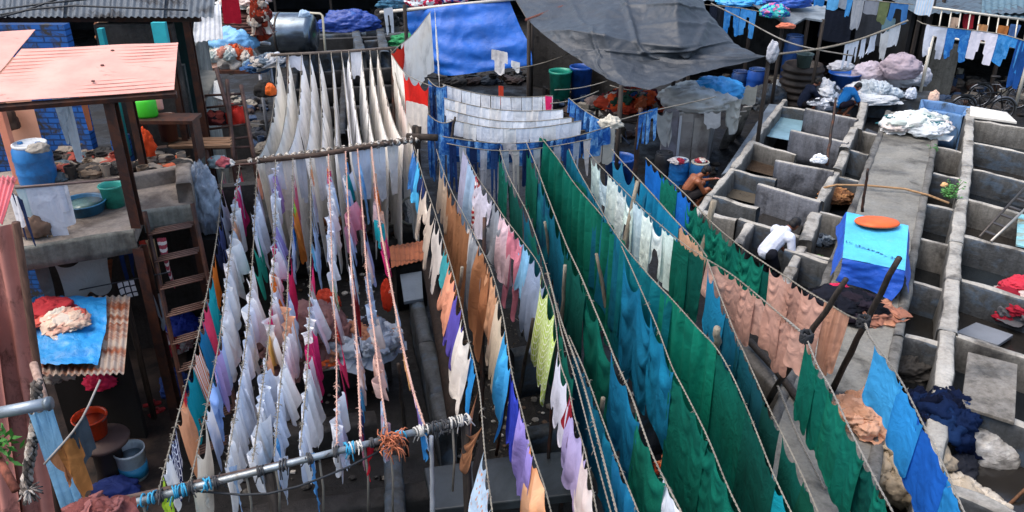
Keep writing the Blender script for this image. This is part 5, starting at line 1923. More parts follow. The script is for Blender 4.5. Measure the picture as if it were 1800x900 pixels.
def row(pts, desc, n, dp, cols, name, what, cat, style='sheet', by='x', full=1.1, a=None, b=None, gap=.04, m=m_rope, twist=False, r=.009, sag=0.1, uniq=True):
    ln = Line(pts, desc, sag, by)
    tag(ln.rope(m, 'line of ' + desc, r, twist), None, 'rope')
    for k in range(n):
        s0 = ln.len * (k / n + gap / n + .01)
        s1 = ln.len * ((k + 1) / n - gap / n - .005)
        c = cols[k % len(cols)]
        mt = c if not isinstance(c, str) else cloth(c)
        d = dp[k % len(dp)] if isinstance(dp, (list, tuple)) else dp * RND.uniform(.92, 1.08)
        lab = '%s, %s from %s, %s' % (what[k % len(what)], ORD[k], 'left' if by == 'x' else 'back', desc) if uniq else '%s on the line of %s' % (what[0], desc)
        stl = style[k % len(style)] if isinstance(style, (list, tuple)) else style
        hang(ln, s0, s1, drop_len(ln.at((s0 + s1) / 2), d), mt, name, lab, cat, name.replace('_', ' ') + 's on the line of ' + desc, stl, full, None, metres=True, s_abs=True, dropvar=.04)
    return ln


row([(778, 148, 2.7), (870, 160), (972, 168, 2.65)], 'far white towels', 11, 52, ['#eceef0', '#f0f0f0', '#e4e8ec'], 'white_towel', ['small white towel'], 'towel', uniq=False, full=1.1, gap=-.06)
row([(780, 172, 2.65), (880, 184), (990, 192, 2.6)], 'middle white towels', 10, 30, ['#eceef0', '#eae6e0', '#e4e8ee'], 'white_towel', ['small white towel'], 'towel', uniq=False, full=1.1, gap=-.06)
row([(784, 192, 2.6), (890, 204), (1005, 206, 2.58)], 'near white towels', 11, 32, ['#eff0f2', '#e8e8e8', '#e2e6ea'], 'white_towel', ['small white towel'], 'towel', uniq=False, full=1.1, gap=-.06)
row([(792, 210, 2.58), (900, 217), (1022, 212, 2.56)], 'nearest white towels', 10, 26, ['#e6e9ec', '#ecebe6', '#dce0e6'], 'white_towel', ['small white towel'], 'towel', uniq=False, full=1.1, gap=-.06)
pl = Line([(955, 168, 2.65), (972, 170, 2.65)], '', by='x')
hang(pl, 958, 970, 34, cloth('#e0306c'), 'cloth', 'hot pink cloth at the right end of the far white towels', 'cloth', None, 'sheet', 1.1)
pl = Line([(872, 150, 2.72), (888, 152, 2.72)], '', by='x')
hang(pl, 876, 885, 34, cloth('#b8402c'), 'cloth', 'narrow rust red cloth among the far white towels', 'cloth', None, 'sheet', 1.1)
DN = ['#2d62a4', '#224a80', '#3f7cc0', '#1d3a66', '#5a8fc8']
fad = [cloth('#1f5098', 'denim', '#5f9cd4'), cloth('#16305c', 'denim', '#2c5a94'), cloth('#2d6cb4', 'denim', '#8fc0e4')]
row([(752, 138, 2.75), (785, 150, 2.75)], 'upper bunched denim left of the towels', 4, [70, 60, 75], fad, 'denim_trousers', ['bunched blue denim'], 'jeans', ['sheet', 'trousers'], full=1.5, gap=-.2)
row([(752, 200, 2.65), (796, 212, 2.65)], 'lower bunched denim left of the towels', 5, [110, 100, 125], fad, 'denim_trousers', ['bunched blue denim'], 'jeans', ['sheet', 'trousers'], full=1.5, gap=-.2)
row([(778, 240, 2.6), (880, 243), (985, 236), (1072, 222, 2.55)], 'bunched denim in front of the white towels', 13, [30, 40, 34, 46], fad, 'denim_shorts', ['short bunched denim'], 'denim', full=1.5, gap=-.25)
row([(1000, 172, 2.65), (1045, 196), (1078, 216, 2.55)], 'denim right of the white towels', 5, [26, 34, 28], fad, 'denim_shorts', ['bunched blue denim'], 'denim', full=1.5, gap=-.25)
row([(785, 252, 2.5), (900, 255), (1040, 244, 2.5)], 'alternating navy and grey trousers', 14, [80, 62, 90, 70, 95, 74], ['#1f3460', '#b4b8bf', '#18294c', '#a9adb6', '#24406e', '#9aa6b4', '#b9b4b0'], 'trousers', ['grey or navy trousers'], 'trousers', ['trousers', 'sheet'], full=1.1)
wl3 = Line([(1040, 232, 2.5), (1084, 224, 2.5)], '', by='x')
hang(wl3, 1042, 1060, 60, cloth('#b9b0a4'), 'cloth', 'beige cloth at the right corner of the denim frame', 'cloth', None, 'sheet', 1.15)
hang(wl3, 1062, 1082, 62, cloth('#a9a69c'), 'cloth', 'grey beige cloth hanging above the blue drum', 'cloth', None, 'sheet', 1.15)
tag(obj('cloth_heap', MB().lump(P(1074, 218, 2.5), (.17, .13, .12), 3, .7, 2.6), cloth('#c9c4b6'), None, True), 'cream crumpled cloth tied at the right corner of the denim frame', 'cloth')
gs = Line([(840, 250, 2.5), (908, 252, 2.5)], '', by='x')
hang(gs, 838, 908, 100, cloth('#a9a8ac', 'print', '#8c8c92'), 'cloth', 'grey mottled sheet hanging behind the pale dresses', 'cloth', None, 'sheet', 1.1)

# ---------------------------------------------------------------- the long lines of the right bay
CG, CG2, CG3, TE, TE2, BL, LB, TAN, PINK = '#0b6454', '#0a5046', '#12705c', '#11647c', '#0e546c', '#146c90', '#3f9cd6', '#b58a66', '#c49a8a'


def qline(pts, desc, items, r=.0046, m=m_rope, sag=0, tufts=10, twist=True, name='clothes_line', wind=None, full=1.3):
    ln = Line(pts, desc, sag)
    tag(ln.rope(m, 'twisted rope, ' + desc, r, twist, name, 'twisted ropes of the right lines', tufts), None, 'rope')
    cnt = {}
    tot = {}
    for it in items:
        tot[it[4]] = tot.get(it[4], 0) + 1
    for it in items:
        y0, y1, dp, col, what = it[:5]
        o = it[5] if len(it) > 5 else {}
        k = cnt.get(what, 0)
        cnt[what] = k + 1
        lab = what + ' on the ' + desc
        if tot[what] > 1:
            lab = '%s, %s along the %s' % (what, ORD[k], desc)
        mt = cloth(col, *o['p']) if 'p' in o else cloth(col)
        cat = what.split()[-1]
        ov = o.get('ov', .1) * (y1 - y0)
        y0, y1 = y0 - ov, y1 + ov
        hang(ln, y0, y1, dp, mt, o.get('n', cat), lab, cat, o.get('g', what + ' pieces on the ' + desc) if tot[what] > 1 else None, o.get('st', 'sheet'), o.get('full', full), o.get('pegs', 4), dropvar=o.get('dv', .06), pleats=o.get('pl', 0), lean=o.get('lean', 0), swag=o.get('sw', 0), wind=o.get('wind', wind))
    return ln


Q1 = qline([(727, 255, 2.5), (735, 282), (748, 326), (764, 372), (778, 418), (794, 472), (810, 536), (822, 593), (835, 644), (844, 697), (852, 793), (866, 905, 2.15)], 'line just left of the brown garments',
    [(256, 276, 58, '#3f7cc0', 'denim blue cloth'), (274, 300, 62, '#4fb0e0', 'light blue dress'), (300, 322, 26, '#20305c', 'navy cloth'), (318, 372, 82, '#cfc3b4', 'cream trousers', {'st': 'trousers'}), (384, 432, 78, '#cfc8c0', 'off white shirt', {'st': 'shirtup'}),
     (436, 466, 62, '#3f9aa0', 'teal cloth', {'st': 'rag'}), (464, 502, 76, '#e09a7c', 'peach cloth'), (500, 562, 78, '#5a50a8', 'purple garment'), (560, 618, 100, '#d6cfc6', 'cream white cloth'), (618, 650, 70, '#2b86c4', 'blue strip of cloth', {'st': 'rag'}),
     (690, 745, 78, '#a07050', 'brown cloth', {'st': 'rag', 'pegs': 2}), (748, 792, 70, '#1f1c1c', 'black cloth'), (800, 885, 86, '#b4cde4', 'pale blue and brown print cloth', {'p': ('print', '#c08a6a')})], m=m_rope, wind=(-.5, 0, 0), full=1.6)
Q2 = qline([(767, 262, 2.5), (774, 286), (791, 330), (814, 376), (842, 429), (866, 483), (885, 560), (899, 651), (917, 722), (936, 793), (957, 855), (970, 905, 2.15)], 'line of brown garments',
    [(288, 330, 60, '#b09a84', 'beige garment'), (326, 362, 130, '#96694a', 'brown kurta'), (360, 396, 150, '#8d6142', 'brown kurta'), (394, 412, 60, '#c9c3bd', 'white cloth'), (410, 438, 130, '#8a8f94', 'grey cloth'), (432, 470, 140, '#a26e4c', 'brown kurta'), (468, 512, 90, '#c19270', 'tan kurta'),
     (506, 574, 110, '#cdbba4', 'cream garment'), (584, 640, 120, '#3d97cc', 'sky blue sheet'), (640, 722, 112, '#2f3fae', 'royal blue sheet'), (722, 792, 100, '#9a8cd4', 'lavender sheet'), (790, 900, 125, '#e0905c', 'orange sheet', {'p': ('faded', '#e8b48c')})], wind=(-.3, 0, 0), full=1.5)
Q3 = qline([(815, 262, 2.5), (828, 291), (842, 316), (864, 347), (885, 380), (914, 418), (945, 461), (957, 495), (974, 550), (984, 633), (999, 680), (1010, 733), (1028, 793), (1043, 868), (1050, 905, 2.15)], 'line of pale shirts and the lime cloth',
    [(264, 284, 110, '#b4b4cc', 'pale lilac dress', {'st': 'dress'}), (282, 304, 120, '#a4c0dc', 'pale blue dress', {'st': 'dress'}), (302, 318, 90, '#a42c34', 'red and white striped cloth', {'p': ('hstripes', '#e6e0dc')}), (314, 346, 82, '#d3d0e0', 'white lilac shirt', {'st': 'shirtup'}), (346, 376, 98, '#8f959e', 'grey shirt', {'st': 'shirtup'}),
     (374, 400, 100, '#d9bcc4', 'pale pink shirt'), (398, 424, 130, '#cf7f90', 'pink long shirt', {'st': 'trousers'}), (420, 442, 84, '#7fb4d8', 'light blue shirt'), (440, 492, 118, '#8a9ab4', 'blue grey cloth'), (488, 580, 118, '#b6d05a', 'lime checked cloth', {'p': ('check', '#e4ecd0')}),
     (612, 700, 72, '#dcdce4', 'white cloth'), (692, 722, 60, '#8c1f2c', 'dark red cloth'), (706, 796, 100, '#b4a9d2', 'pale lavender cloth'), (796, 890, 90, '#cbb4b0', 'pinkish brown cloth', {'p': ('faded', '#e4dcd8')})], wind=(-.25, 0, 0), full=1.45)
Q4 = qline([(878, 262, 2.5), (892, 305), (912, 345), (930, 382), (956, 458), (970, 507), (988, 587), (1013, 672), (1041, 779), (1075, 905, 2.15)], 'bare double rope among the dark greens',
    [(264, 306, 78, CG, 'green cloth'), (306, 352, 80, CG2, 'dark green cloth'), (362, 430, 100, TE, 'teal green cloth', {'p': ('faded', CG)}), (470, 560, 110, CG2, 'deep green sheet'), (560, 650, 90, CG, 'mid green sheet')], tufts=14)
Q4r = Line([(962, 480, 2.35), (985, 560), (1022, 665), (1052, 775), (1085, 905, 2.13)], '')
tag(Q4r.rope(m_rope, 'second strand running beside the bare double rope', .007, True, 'clothes_line', 'twisted ropes of the right lines', 10), None, 'rope')
Q4b = qline([(1000, 590, 2.25), (1027, 651), (1060, 740), (1090, 820), (1124, 905, 2.1)], 'thin line of the dark teal sheet',
    [(606, 700, 110, TE2, 'dark teal sheet', {'pegs': 5}), (700, 800, 120, TE, 'teal sheet', {'pegs': 5}), (800, 900, 120, '#1a6f98', 'blue teal sheet', {'pegs': 5})], r=.005)
Q5 = qline([(925, 250, 2.5), (942, 291), (963, 347), (995, 429), (1020, 483), (1045, 543), (1066, 593), (1082, 634), (1109, 694), (1130, 754), (1152, 811), (1200, 905, 2.1)], 'thick rope of teal and green sheets',
    [(256, 300, 90, CG, 'green sheet'), (298, 350, 110, '#12506e', 'dark navy teal sheet', {'p': ('faded', '#1a7f8c')}), (350, 430, 110, TE, 'teal sheet'), (428, 500, 120, CG2, 'dark green sheet'), (498, 620, 140, CG, 'green sheet', {'full': 1.12, 'pegs': 3, 'sw': .03, 'dv': .0255}), (622, 730, 120, BL, 'bright blue sheet', {'full': 1.12, 'pegs': 3, 'sw': .03, 'dv': .0255}), (728, 838, 135, CG3, 'emerald sheet', {'full': 1.12, 'pegs': 3, 'sw': .03, 'dv': .0255}), (842, 892, 60, '#e2e6ee', 'white cloth')], r=.006, tufts=16)
Q6 = qline([(950, 240, 2.52), (981, 280), (1010, 323), (1052, 372), (1080, 408), (1101, 452), (1127, 510), (1155, 575), (1181, 644), (1203, 687), (1242, 765), (1277, 850), (1303, 905, 2.1)], 'rope of the biggest green and blue sheets',
    [(243, 325, 175, CG, 'large green sheet', {'pegs': None, 'full': 1.3, 'pl': 7}), (325, 418, 195, CG3, 'large emerald sheet', {'pegs': None, 'full': 1.3, 'pl': 7}), (452, 560, 165, BL, 'large blue sheet', {'pegs': 3, 'full': 1.1, 'sw': .04}), (558, 645, 140, '#147498', 'mid blue sheet', {'pegs': 3, 'full': 1.1, 'sw': .04}), (644, 762, 200, CG, 'deep green sheet', {'pegs': 4, 'full': 1.1, 'sw': .045}), (760, 898, 190, CG, 'dark green draped sheet', {'pegs': 4, 'full': 1.1, 'sw': .045})], r=.005)
Q7 = qline([(1000, 262, 2.55), (1012, 290), (1034, 330), (1066, 385), (1094, 428), (1139, 482), (1182, 527), (1225, 575), (1256, 608), (1282, 650), (1314, 720), (1358, 830), (1393, 905, 2.1)], 'rope of long pleated teal and green sheets',
    [(268, 345, 110, TE, 'pleated teal sheet', {'pegs': None, 'full': 1.12, 'pl': 8}), (345, 426, 150, TE, 'pleated teal sheet', {'pegs': None, 'full': 1.12, 'pl': 9}), (430, 516, 190, '#0d6a74', 'deep teal pleated sheet', {'pegs': None, 'full': 1.24, 'pl': 14}), (516, 604, 230, '#0f7a62', 'green pleated sheet', {'pegs': None, 'full': 1.24, 'pl': 17}), (614, 722, 230, CG, 'big green sheet', {'pegs': 6, 'full': 1.08, 'sw': .02}), (722, 836, 200, CG2, 'dark green sheet', {'pegs': 6, 'full': 1.08, 'sw': .02}), (836, 902, 110, '#1394a4', 'turquoise sheet', {'pegs': 3})], r=.0048)
Q8 = qline([(1030, 262, 2.5), (1051, 287), (1089, 326), (1135, 372), (1183, 414), (1212, 436), (1243, 456, 2.5)], 'line of mint white shirts',
    [(276 + k * 15.5, 276 + (k + 1) * 15.5 - 1, (96, 120, 104, 90)[k % 4], ('#d8ece4', '#d0e6ec', '#e2efe6', '#dde8e4')[k % 4], 'mint white shirt', {'st': ('sheet', 'trousers', 'dress')[k % 3], 'full': 1.45, 'pegs': (3, 2, 4)[k % 3], 'ov': .14, 'sw': .02, 'g': 'mint white shirts in a row'}) for k in range(9)] + [(417, 434, 100, CG, 'green cloth'), (434, 452, 110, CG2, 'green cloth')])
Q8b = qline([(1243, 456, 2.5), (1285, 482), (1328, 516), (1381, 561), (1425, 596, 2.4)], 'near line of pink tan cloths',
    [(458 + k * 19.2, 458 + (k + 1) * 19.2 - 1, (64, 74, 88)[k % 3], (PINK, '#b98e7e', '#b98e7e')[k % 3], 'pink tan cloth', {'pegs': 3, 'full': 1.34, 'ov': .18, 'sw': .035, 'dv': .025, 'g': 'pink tan cloths drying in two rows'}) for k in range(7)], r=.006, tufts=4)
Q8c = qline([(1243, 456, 2.5), (1264, 515), (1295, 593), (1307, 618), (1349, 711), (1402, 818), (1440, 905, 2.1)], 'steep line right of the pleated green sheets',
    [(470, 540, 90, '#1a7aa0', 'teal blue cloth'), (540, 600, 100, TE2, 'teal blue cloth'), (598, 650, 80, '#0f4c58', 'dark teal cloth'), (650, 700, 76, '#134a54', 'dark teal cloth'), (700, 750, 86, '#0c3f3a', 'blackish green cloth'), (770, 850, 100, CG2, 'dark green cloth', {'full': 1.2, 'pegs': 3}), (850, 900, 70, '#0c4a3a', 'dark green cloth')], r=.005, tufts=6)
Q9 = qline([(1075, 262, 2.5), (1090, 280), (1139, 333), (1186, 386), (1221, 422), (1243, 452, 2.5)], 'line of the small pleated teal sheet',
    [(268, 326, 60, '#2a7ca0', 'blue grey cloth'), (326, 388, 80, '#14789c', 'pleated teal cloth', {'pegs': None, 'full': 1.14, 'pl': 10}), (390, 420, 48, '#d9a888', 'peach cloth', {'full': 1.2}), (420, 448, 44, '#c9a084', 'pale tan cloth', {'full': 1.2})], r=.006, tufts=3)
Q10 = qline([(1135, 277, 2.5), (1160, 301), (1206, 343), (1250, 390), (1300, 432), (1342, 461), (1382, 487), (1418, 511), (1452, 531), (1490, 554), (1522, 566, 2.5)], 'far line of green and pink tan cloths',
    [(280, 306, 62, '#1a6cc0', 'blue cloth'), (306, 328, 58, CG3, 'small green cloth'), (328, 350, 74, '#1f6fc8', 'blue cloth'), (348, 372, 66, CG3, 'green draped cloth', {'full': 1.34, 'pegs': 3, 'ov': .18, 'sw': .035, 'dv': .025}), (371, 394, 66, CG, 'green draped cloth', {'full': 1.34, 'pegs': 3, 'ov': .18, 'sw': .035, 'dv': .025}), (393, 414, 64, CG3, 'green draped cloth', {'full': 1.34, 'pegs': 3, 'ov': .18, 'sw': .035, 'dv': .025}), (413, 436, 66, CG, 'green draped cloth', {'full': 1.34, 'pegs': 3, 'ov': .18, 'sw': .035, 'dv': .025}), (435, 458, 66, CG3, 'green draped cloth', {'full': 1.34, 'pegs': 3, 'ov': .18, 'sw': .035, 'dv': .025}), (457, 470, 70, CG2, 'green draped cloth', {'full': 1.2, 'pegs': 2}),
     (471, 490, 88, PINK, 'pink tan cloth', {'full': 1.34, 'pegs': 3, 'ov': .18, 'sw': .035, 'dv': .025}), (489, 510, 94, '#b98e7e', 'pink tan cloth', {'full': 1.34, 'pegs': 3, 'ov': .18, 'sw': .035, 'dv': .025}), (509, 529, 100, PINK, 'pink tan cloth', {'full': 1.34, 'pegs': 3, 'ov': .18, 'sw': .035, 'dv': .025}), (531, 543, 112, '#b98a72', 'brownish tan cloth', {'full': 1.4, 'pl': 4, 'pegs': None}), (541, 554, 106, '#c09078', 'brownish tan cloth', {'full': 1.4, 'pl': 4, 'pegs': None})], r=.006, tufts=4)
Q11 = qline([(1416, 590, 2.5), (1437, 642), (1461, 684), (1492, 750), (1535, 836), (1572, 905, 2.2)], 'line of front right green cloths',
    [(596, 642, 118, CG, 'green draped cloth', {'full': 1.2, 'pegs': 3, 'ov': .12, 'sw': .03, 'dv': .0255, 'g': 'green cloths front right'}), (640, 684, 120, CG, 'green draped cloth', {'full': 1.2, 'pegs': 3, 'ov': .12, 'sw': .03, 'dv': .0255, 'g': 'green cloths front right'}), (682, 735, 120, CG3, 'green draped cloth', {'full': 1.2, 'pegs': 3, 'ov': .12, 'sw': .03, 'dv': .0255, 'g': 'green cloths front right'}), (744, 800, 110, CG, 'green draped cloth', {'full': 1.2, 'pegs': 3, 'ov': .12, 'sw': .03, 'dv': .0255, 'g': 'green cloths front right'}), (800, 850, 100, CG2, 'green draped cloth', {'full': 1.34, 'pegs': 3, 'ov': .18, 'sw': .035, 'dv': .025, 'g': 'green cloths front right'}), (850, 900, 90, CG, 'green draped cloth', {'full': 1.34, 'pegs': 3, 'ov': .18, 'sw': .035, 'dv': .025, 'g': 'green cloths front right'})], r=.006, m=m_ropeg, tufts=6)
Q12 = qline([(1538, 604, 2.6), (1581, 665), (1620, 740), (1657, 815), (1697, 905, 2.2)], 'line of front right blue sheets',
    [(606, 672, 80, LB, 'sky blue sheet', {'full': 1.06, 'sw': .01}), (672, 740, 100, '#2f8fd4', 'sky blue sheet', {'full': 1.08, 'sw': .015}), (738, 830, 105, '#1f63c0', 'royal blue sheet', {'full': 1.06, 'sw': .015}), (828, 902, 100, '#2c8cd0', 'sky blue sheet', {'full': 1.08, 'sw': .015})], r=.006, m=m_ropeg, tufts=3)
for pts, lb in (([(1520, 566, 2.5), (1528, 590), (1538, 604, 2.6)], 'short dark cord tying the sky blue sheet to the crossed poles'), ([(1360, 660, 1.2), (1400, 760), (1450, 860, 1.0)], 'slack frayed cord crossing the grey walkway edge'), ([(1416, 590, 2.5), (1380, 560, 2.5)], 'dark cord knot between the leaning poles')):
    tag(Line(pts, '').rope(m_ropeg, lb, .009, True), None, 'rope')
for x, y, z, lb in ((1418, 592, 2.5, 'left'), (1518, 565, 2.5, 'right')):
    mb = MB()
    c = P(x, y, z)
    for k in range(9):
        a = RND.uniform(0, 6)
        mb.tube([c + Vector((.06 * math.cos(q + a), .06 * math.sin(q + a), .05 * math.sin(q * 2 + k) + RND.uniform(-.01, .01))) for q in [2 * pi * i / 10 for i in range(11)]], .014, 5)
    tag(obj('rope_knot', mb, plain('#26282c', .85, .3, 15), None, True), 'dark tangled rope knot on the %s leaning pole' % lb, 'rope')
# ================================================================== RIGHT SIDE THINGS
TZ = 1.45
t = thing('covered_table', P(1535, 470, WZ), 'table on the walkway covered with a pale and royal blue plastic sheet', 'table')
m_lbl, m_rbl = tarpmat('#4fb4e0', '#bfe6f4', .25, .5), tarpmat('#1650b4', '#2a7ad0', .3, .5)
ta, tb, tc_, td = P(1488, 373, TZ), P(1597, 396, TZ), P(1591, 476, TZ), P(1481, 453, TZ)
obj('top_sheet', MB().patch([[ta, ta.lerp(tb, .5), tb], [ta.lerp(td, .5), (ta + tc_) / 2 + Vector((0, 0, -.02)), tb.lerp(tc_, .5)], [td, td.lerp(tc_, .5), tc_]], 26, 22, .02, 2.5, 3), m_lbl, t, True)
dn = Vector((0, -.05, -.42))
obj('front_drape', MB().patch([[td, td.lerp(tc_, .5), tc_], [td + dn * .5, td.lerp(tc_, .5) + dn * .55, tc_ + dn * .6], [td + dn + Vector((-.06, 0, .06)), td.lerp(tc_, .5) + dn, tc_ + dn * 1.12 + Vector((-.12, 0, 0))]], 34, 16, .05, 3, 5), m_rbl, t, True)
sd = Vector((-.12, 0, -.3))
obj('side_drape', MB().patch([[ta, ta.lerp(td, .5), td], [ta + sd * .6, ta.lerp(td, .5) + sd * .5, td + sd * .6], [ta + sd, ta.lerp(td, .5) + sd * .7, td + sd * 1.1]], 22, 10, .04, 3, 7), m_rbl, t, True)
sd = Vector((.12, 0, -.36))
obj('side_drape', MB().patch([[tb, tb.lerp(tc_, .5), tc_], [tb + sd * .4, tb.lerp(tc_, .5) + sd * .6, tc_ + sd * .6], [tb + sd * .5, tb.lerp(tc_, .5) + sd, tc_ + sd * 1.1]], 22, 10, .04, 3, 9), m_rbl, t, True)
for q in (ta.lerp(tc_, .06), tb.lerp(td, .06), tc_.lerp(ta, .06), td.lerp(tb, .06)):
    obj('leg', MB().box((q.x, q.y, (WZ + TZ) / 2 - .02), (.06, .06, TZ - WZ - .06)), m_pole, t)
obj('board', MB().plate([p.lerp((ta + tc_) / 2, .04) + Vector((0, 0, -.035)) for p in (ta, tb, tc_, td)], .03), m_pole, t)
# faint line of worn print on the sheet
mb = MB()
for k in range(17):
    if k in (2, 13):
        continue
    o = ta.lerp(td, .68).lerp(tb.lerp(tc_, .86), .03 + k * .052)
    ux = (tb - ta).normalized()
    uy = (ta - td).normalized()
    for s in range(3):
        a = o + ux * RND.uniform(0, .035) + uy * RND.uniform(-.025, .025) + Vector((0, 0, .012))
        e = a + (ux * RND.choice((0, .03)) + uy * RND.choice((.045, .0, .03)))
        w = (ux if (e - a).dot(uy) > .01 else uy) * .008
        mb.add([a - w, a + w, e + w, e - w], [(0, 1, 2, 3)])
obj('printed_line', mb, plain('#2a6c8c', .6, .2), t)
c = ta.lerp(tb, .5).lerp(td.lerp(tc_, .5), .16)
tag(obj('round_cover', MB().lathe(c + Vector((0, 0, .03)), [(.34, 0), (.36, .02), (.34, .05), (.2, .075), (.001, .085)], 36, Matrix.Rotation(-.1, 3, 'X'), .78), plain('#e0602a', .5, .18, 4, 0, .3, .4, '#c04a22', .3), None, True), 'round orange basin lid lying on the blue covered table', 'lid')

# heaps on the walkway
def heap(px, py, z, r, seed, m, label, amp=.4, freq=1.9, name='laundry_heap', cat='laundry', flat=-.35):
    c = P(px, py, z)
    return tag(obj(name, MB().lump((c.x, c.y, z + r[2] * (-flat)), r, seed, amp, freq, 84, 52, flat), m, None, True), label, cat)


pile(1607, 230, WZ, (.62, .62, .3), ['#e6e8e6', '#ecedec', '#dae2de', '#c4cfca', '#e8dcd6', '#2f6a72', '#e4e8ec', '#dfe6ea'], 'heap of white and teal laundry at the far end of the walkway', 34, 31)
pile(1528, 550, WZ, (.4, .28, .1), ['#b98068', '#c48c70', '#a87460'], 'pink tan crumpled cloths on the walkway by the crossed poles', 14, 33)
pile(1480, 545, WZ, (.46, .34, .2), ['#171922', '#20222c', '#101218', '#2c2630'], 'black and navy laundry heap under the crossed poles', 18, 34)
heap(1472, 512, WZ + .12, (.16, .1, .08), 35, plain('#b81c48', .8, .25, 7), 'crimson cloth on the black laundry heap', .5, 2.4, 'cloth', 'cloth')
pile(1510, 738, WZ, (.3, .34, .22), ['#dca888', '#e4b294', '#cf9a7a'], 'peach crumpled cloth bundle beside the green cloths', 16, 41, 'cloth_bundle', 'bundle')
pile(1568, 845, WZ * .4, (.42, .46, .5), ['#b9a890', '#c4b49c', '#a89880'], 'large tan cloth bundle under the blue sheets', 22, 42, 'cloth_bundle', 'bundle', size=.5)
pile(1640, 772, .45, (.4, .46, .5), ['#0d1834', '#122448', '#0a1228', '#183058', '#101010'], 'big navy blue cloth bundle in the right pens', 30, 43, 'cloth_bundle', 'bundle', size=.45)
heap(1648, 838, .2, (.36, .34, .3), 44, plain('#191c26', .85, .3, 6), 'black cloth bundle below the big navy bundle', .4, 2.0)
pile(1692, 925, .3, (.42, .4, .34), ['#cabfae', '#d6ccbc', '#b8ac9a'], 'cream bundle at the bottom right below the sky blue sheet', 20, 46, 'cloth_bundle', 'bundle', size=.45)
pile(1790, 548, .5, (.34, .5, .28), ['#a8283a', '#8c2030', '#c9b9b4', '#5a5a5e'], 'red and grey blanket heap in the right pens', 18, 47)
heap(1795, 508, .8, (.3, .2, .14), 48, plain('#b02438', .85, .25, 6), 'red cloth draped on a right pen wall', .4, 2.0, 'cloth', 'cloth')
heap(1595, 655, .3, (.4, .3, .2), 49, plain('#2c2a28', .8, .4, 6), 'dark wet rags between the walkway and the rounded wall', .5, 2.4, 'rag_heap', 'rags')
heap(1470, 352, .5, (.3, .22, .16), 50, heapmat(['#a87a52', '#6a4a34', '#8a6040']), 'coil of brown sticks and rags beside the central pen wall', .6, 3, 'scrap_heap', 'scrap')
pile(1436, 428, .3, (.26, .26, .16), ['#5c6a78', '#3c4856', '#8a96a2', '#48505a'], 'dark blue grey washing soaking in a small pen', 14, 51)
heap(1440, 285, .98, (.14, .08, .12), 52, plain('#e2e6ea', .8, .1), 'white rag on the end of a washing stone', .5, 2, 'rag', 'rag')

# plastic sack of washing
c = P(1720, 822, .05)
t = thing('plastic_sack', c, 'clear plastic sack stuffed with pale washing in the right foreground pen', 'sack')
n = NT('clear polythene over washing')
n.base(n.ramp(n.noise(5, 5, .6), [(.35, hx('#6f6c66')), (.55, hx('#a9a6a0')), (.75, hx('#dcdcd8'))]))
n.set(.22, 0, .6)
n.b.inputs['Coat Weight'].default_value = .6
n.b.inputs['Coat Roughness'].default_value = .15
n.bump(n.noise(3, 6, .7, n.co((2, 2, 9)), 1.0), .8, .05)
obj('body', MB().lump(c + Vector((0, 0, .3)), (.45, .42, .36), 61, .16, 1.8, 60, 40, -.8), n.m, t, True)
R = Matrix.Rotation(2.0, 3, 'Z')
mb = MB()
nk = c + Vector((.22, -.36, .1))
for k in range(7):
    a = k / 7 * 2 * pi
    mb.tube([nk + Vector((-.1, .14, .04)), nk, nk + Vector((.05 + .05 * math.cos(a), -.1, .05 * math.sin(a)))], [.07, .03, .008], 7)
obj('neck', mb, n.m, t, True)
mb = MB().tube([P(1755, 905, .3), P(1800, 862, .5), P(1850, 820, .6)], .02, 8)
tag(obj('cane', mb, wood('#6a4a34', '#3a2819'), None, True), 'thin brown cane at the bottom right corner', 'cane')

# weeds


def weed(px, py, z, n, col, label, r=.16, flower=None):
    c = P(px, py, z)
    t = thing('weed', c, label, 'plant')
    mb, st = MB(), MB()
    for k in range(n):
        a = RND.uniform(0, 6.28)
        tip = c + Vector((math.cos(a) * RND.uniform(.2, 1) * r, math.sin(a) * RND.uniform(.2, 1) * r, RND.uniform(.05, r * 1.6)))
        st.tube([c + Vector((RND.uniform(-.02, .02), RND.uniform(-.02, .02), 0)), c.lerp(tip, .6) + Vector((0, 0, .03)), tip], .004, 4)
        for j in range(5):
            p = c.lerp(tip, .4 + j * .14)
            d = Vector((RND.uniform(-1, 1), RND.uniform(-1, 1), RND.uniform(-.2, .6))).normalized()
            w = d.orthogonal().normalized() * .016
            mb.add([p, p + d * .03 + w, p + d * .075, p + d * .03 - w], [(0, 1, 2, 3)])
    obj('leaves', mb, plain(col, .6, .4, 12), t)
    obj('stem', st, plain('#4a5a2c', .7, .2), t)
    if flower:
        obj('dry_leaf', MB().lump(c + Vector((-.1, .1, .25)), (.06, .05, .05), 3, .5), plain(flower, .7, .2), t, True)


weed(1668, 350, .9, 26, '#3f7a34', 'green weed with a tan tip growing on the rounded pen wall', .24, '#c9a070')
weed(1440, 478, .3, 14, '#4a8a30', 'small bright weed growing in a pen behind the pink cloths', .18)
weed(1640, 268, .85, 10, '#3c6a3a', 'small weed under the white heap beside the walkway', .14)

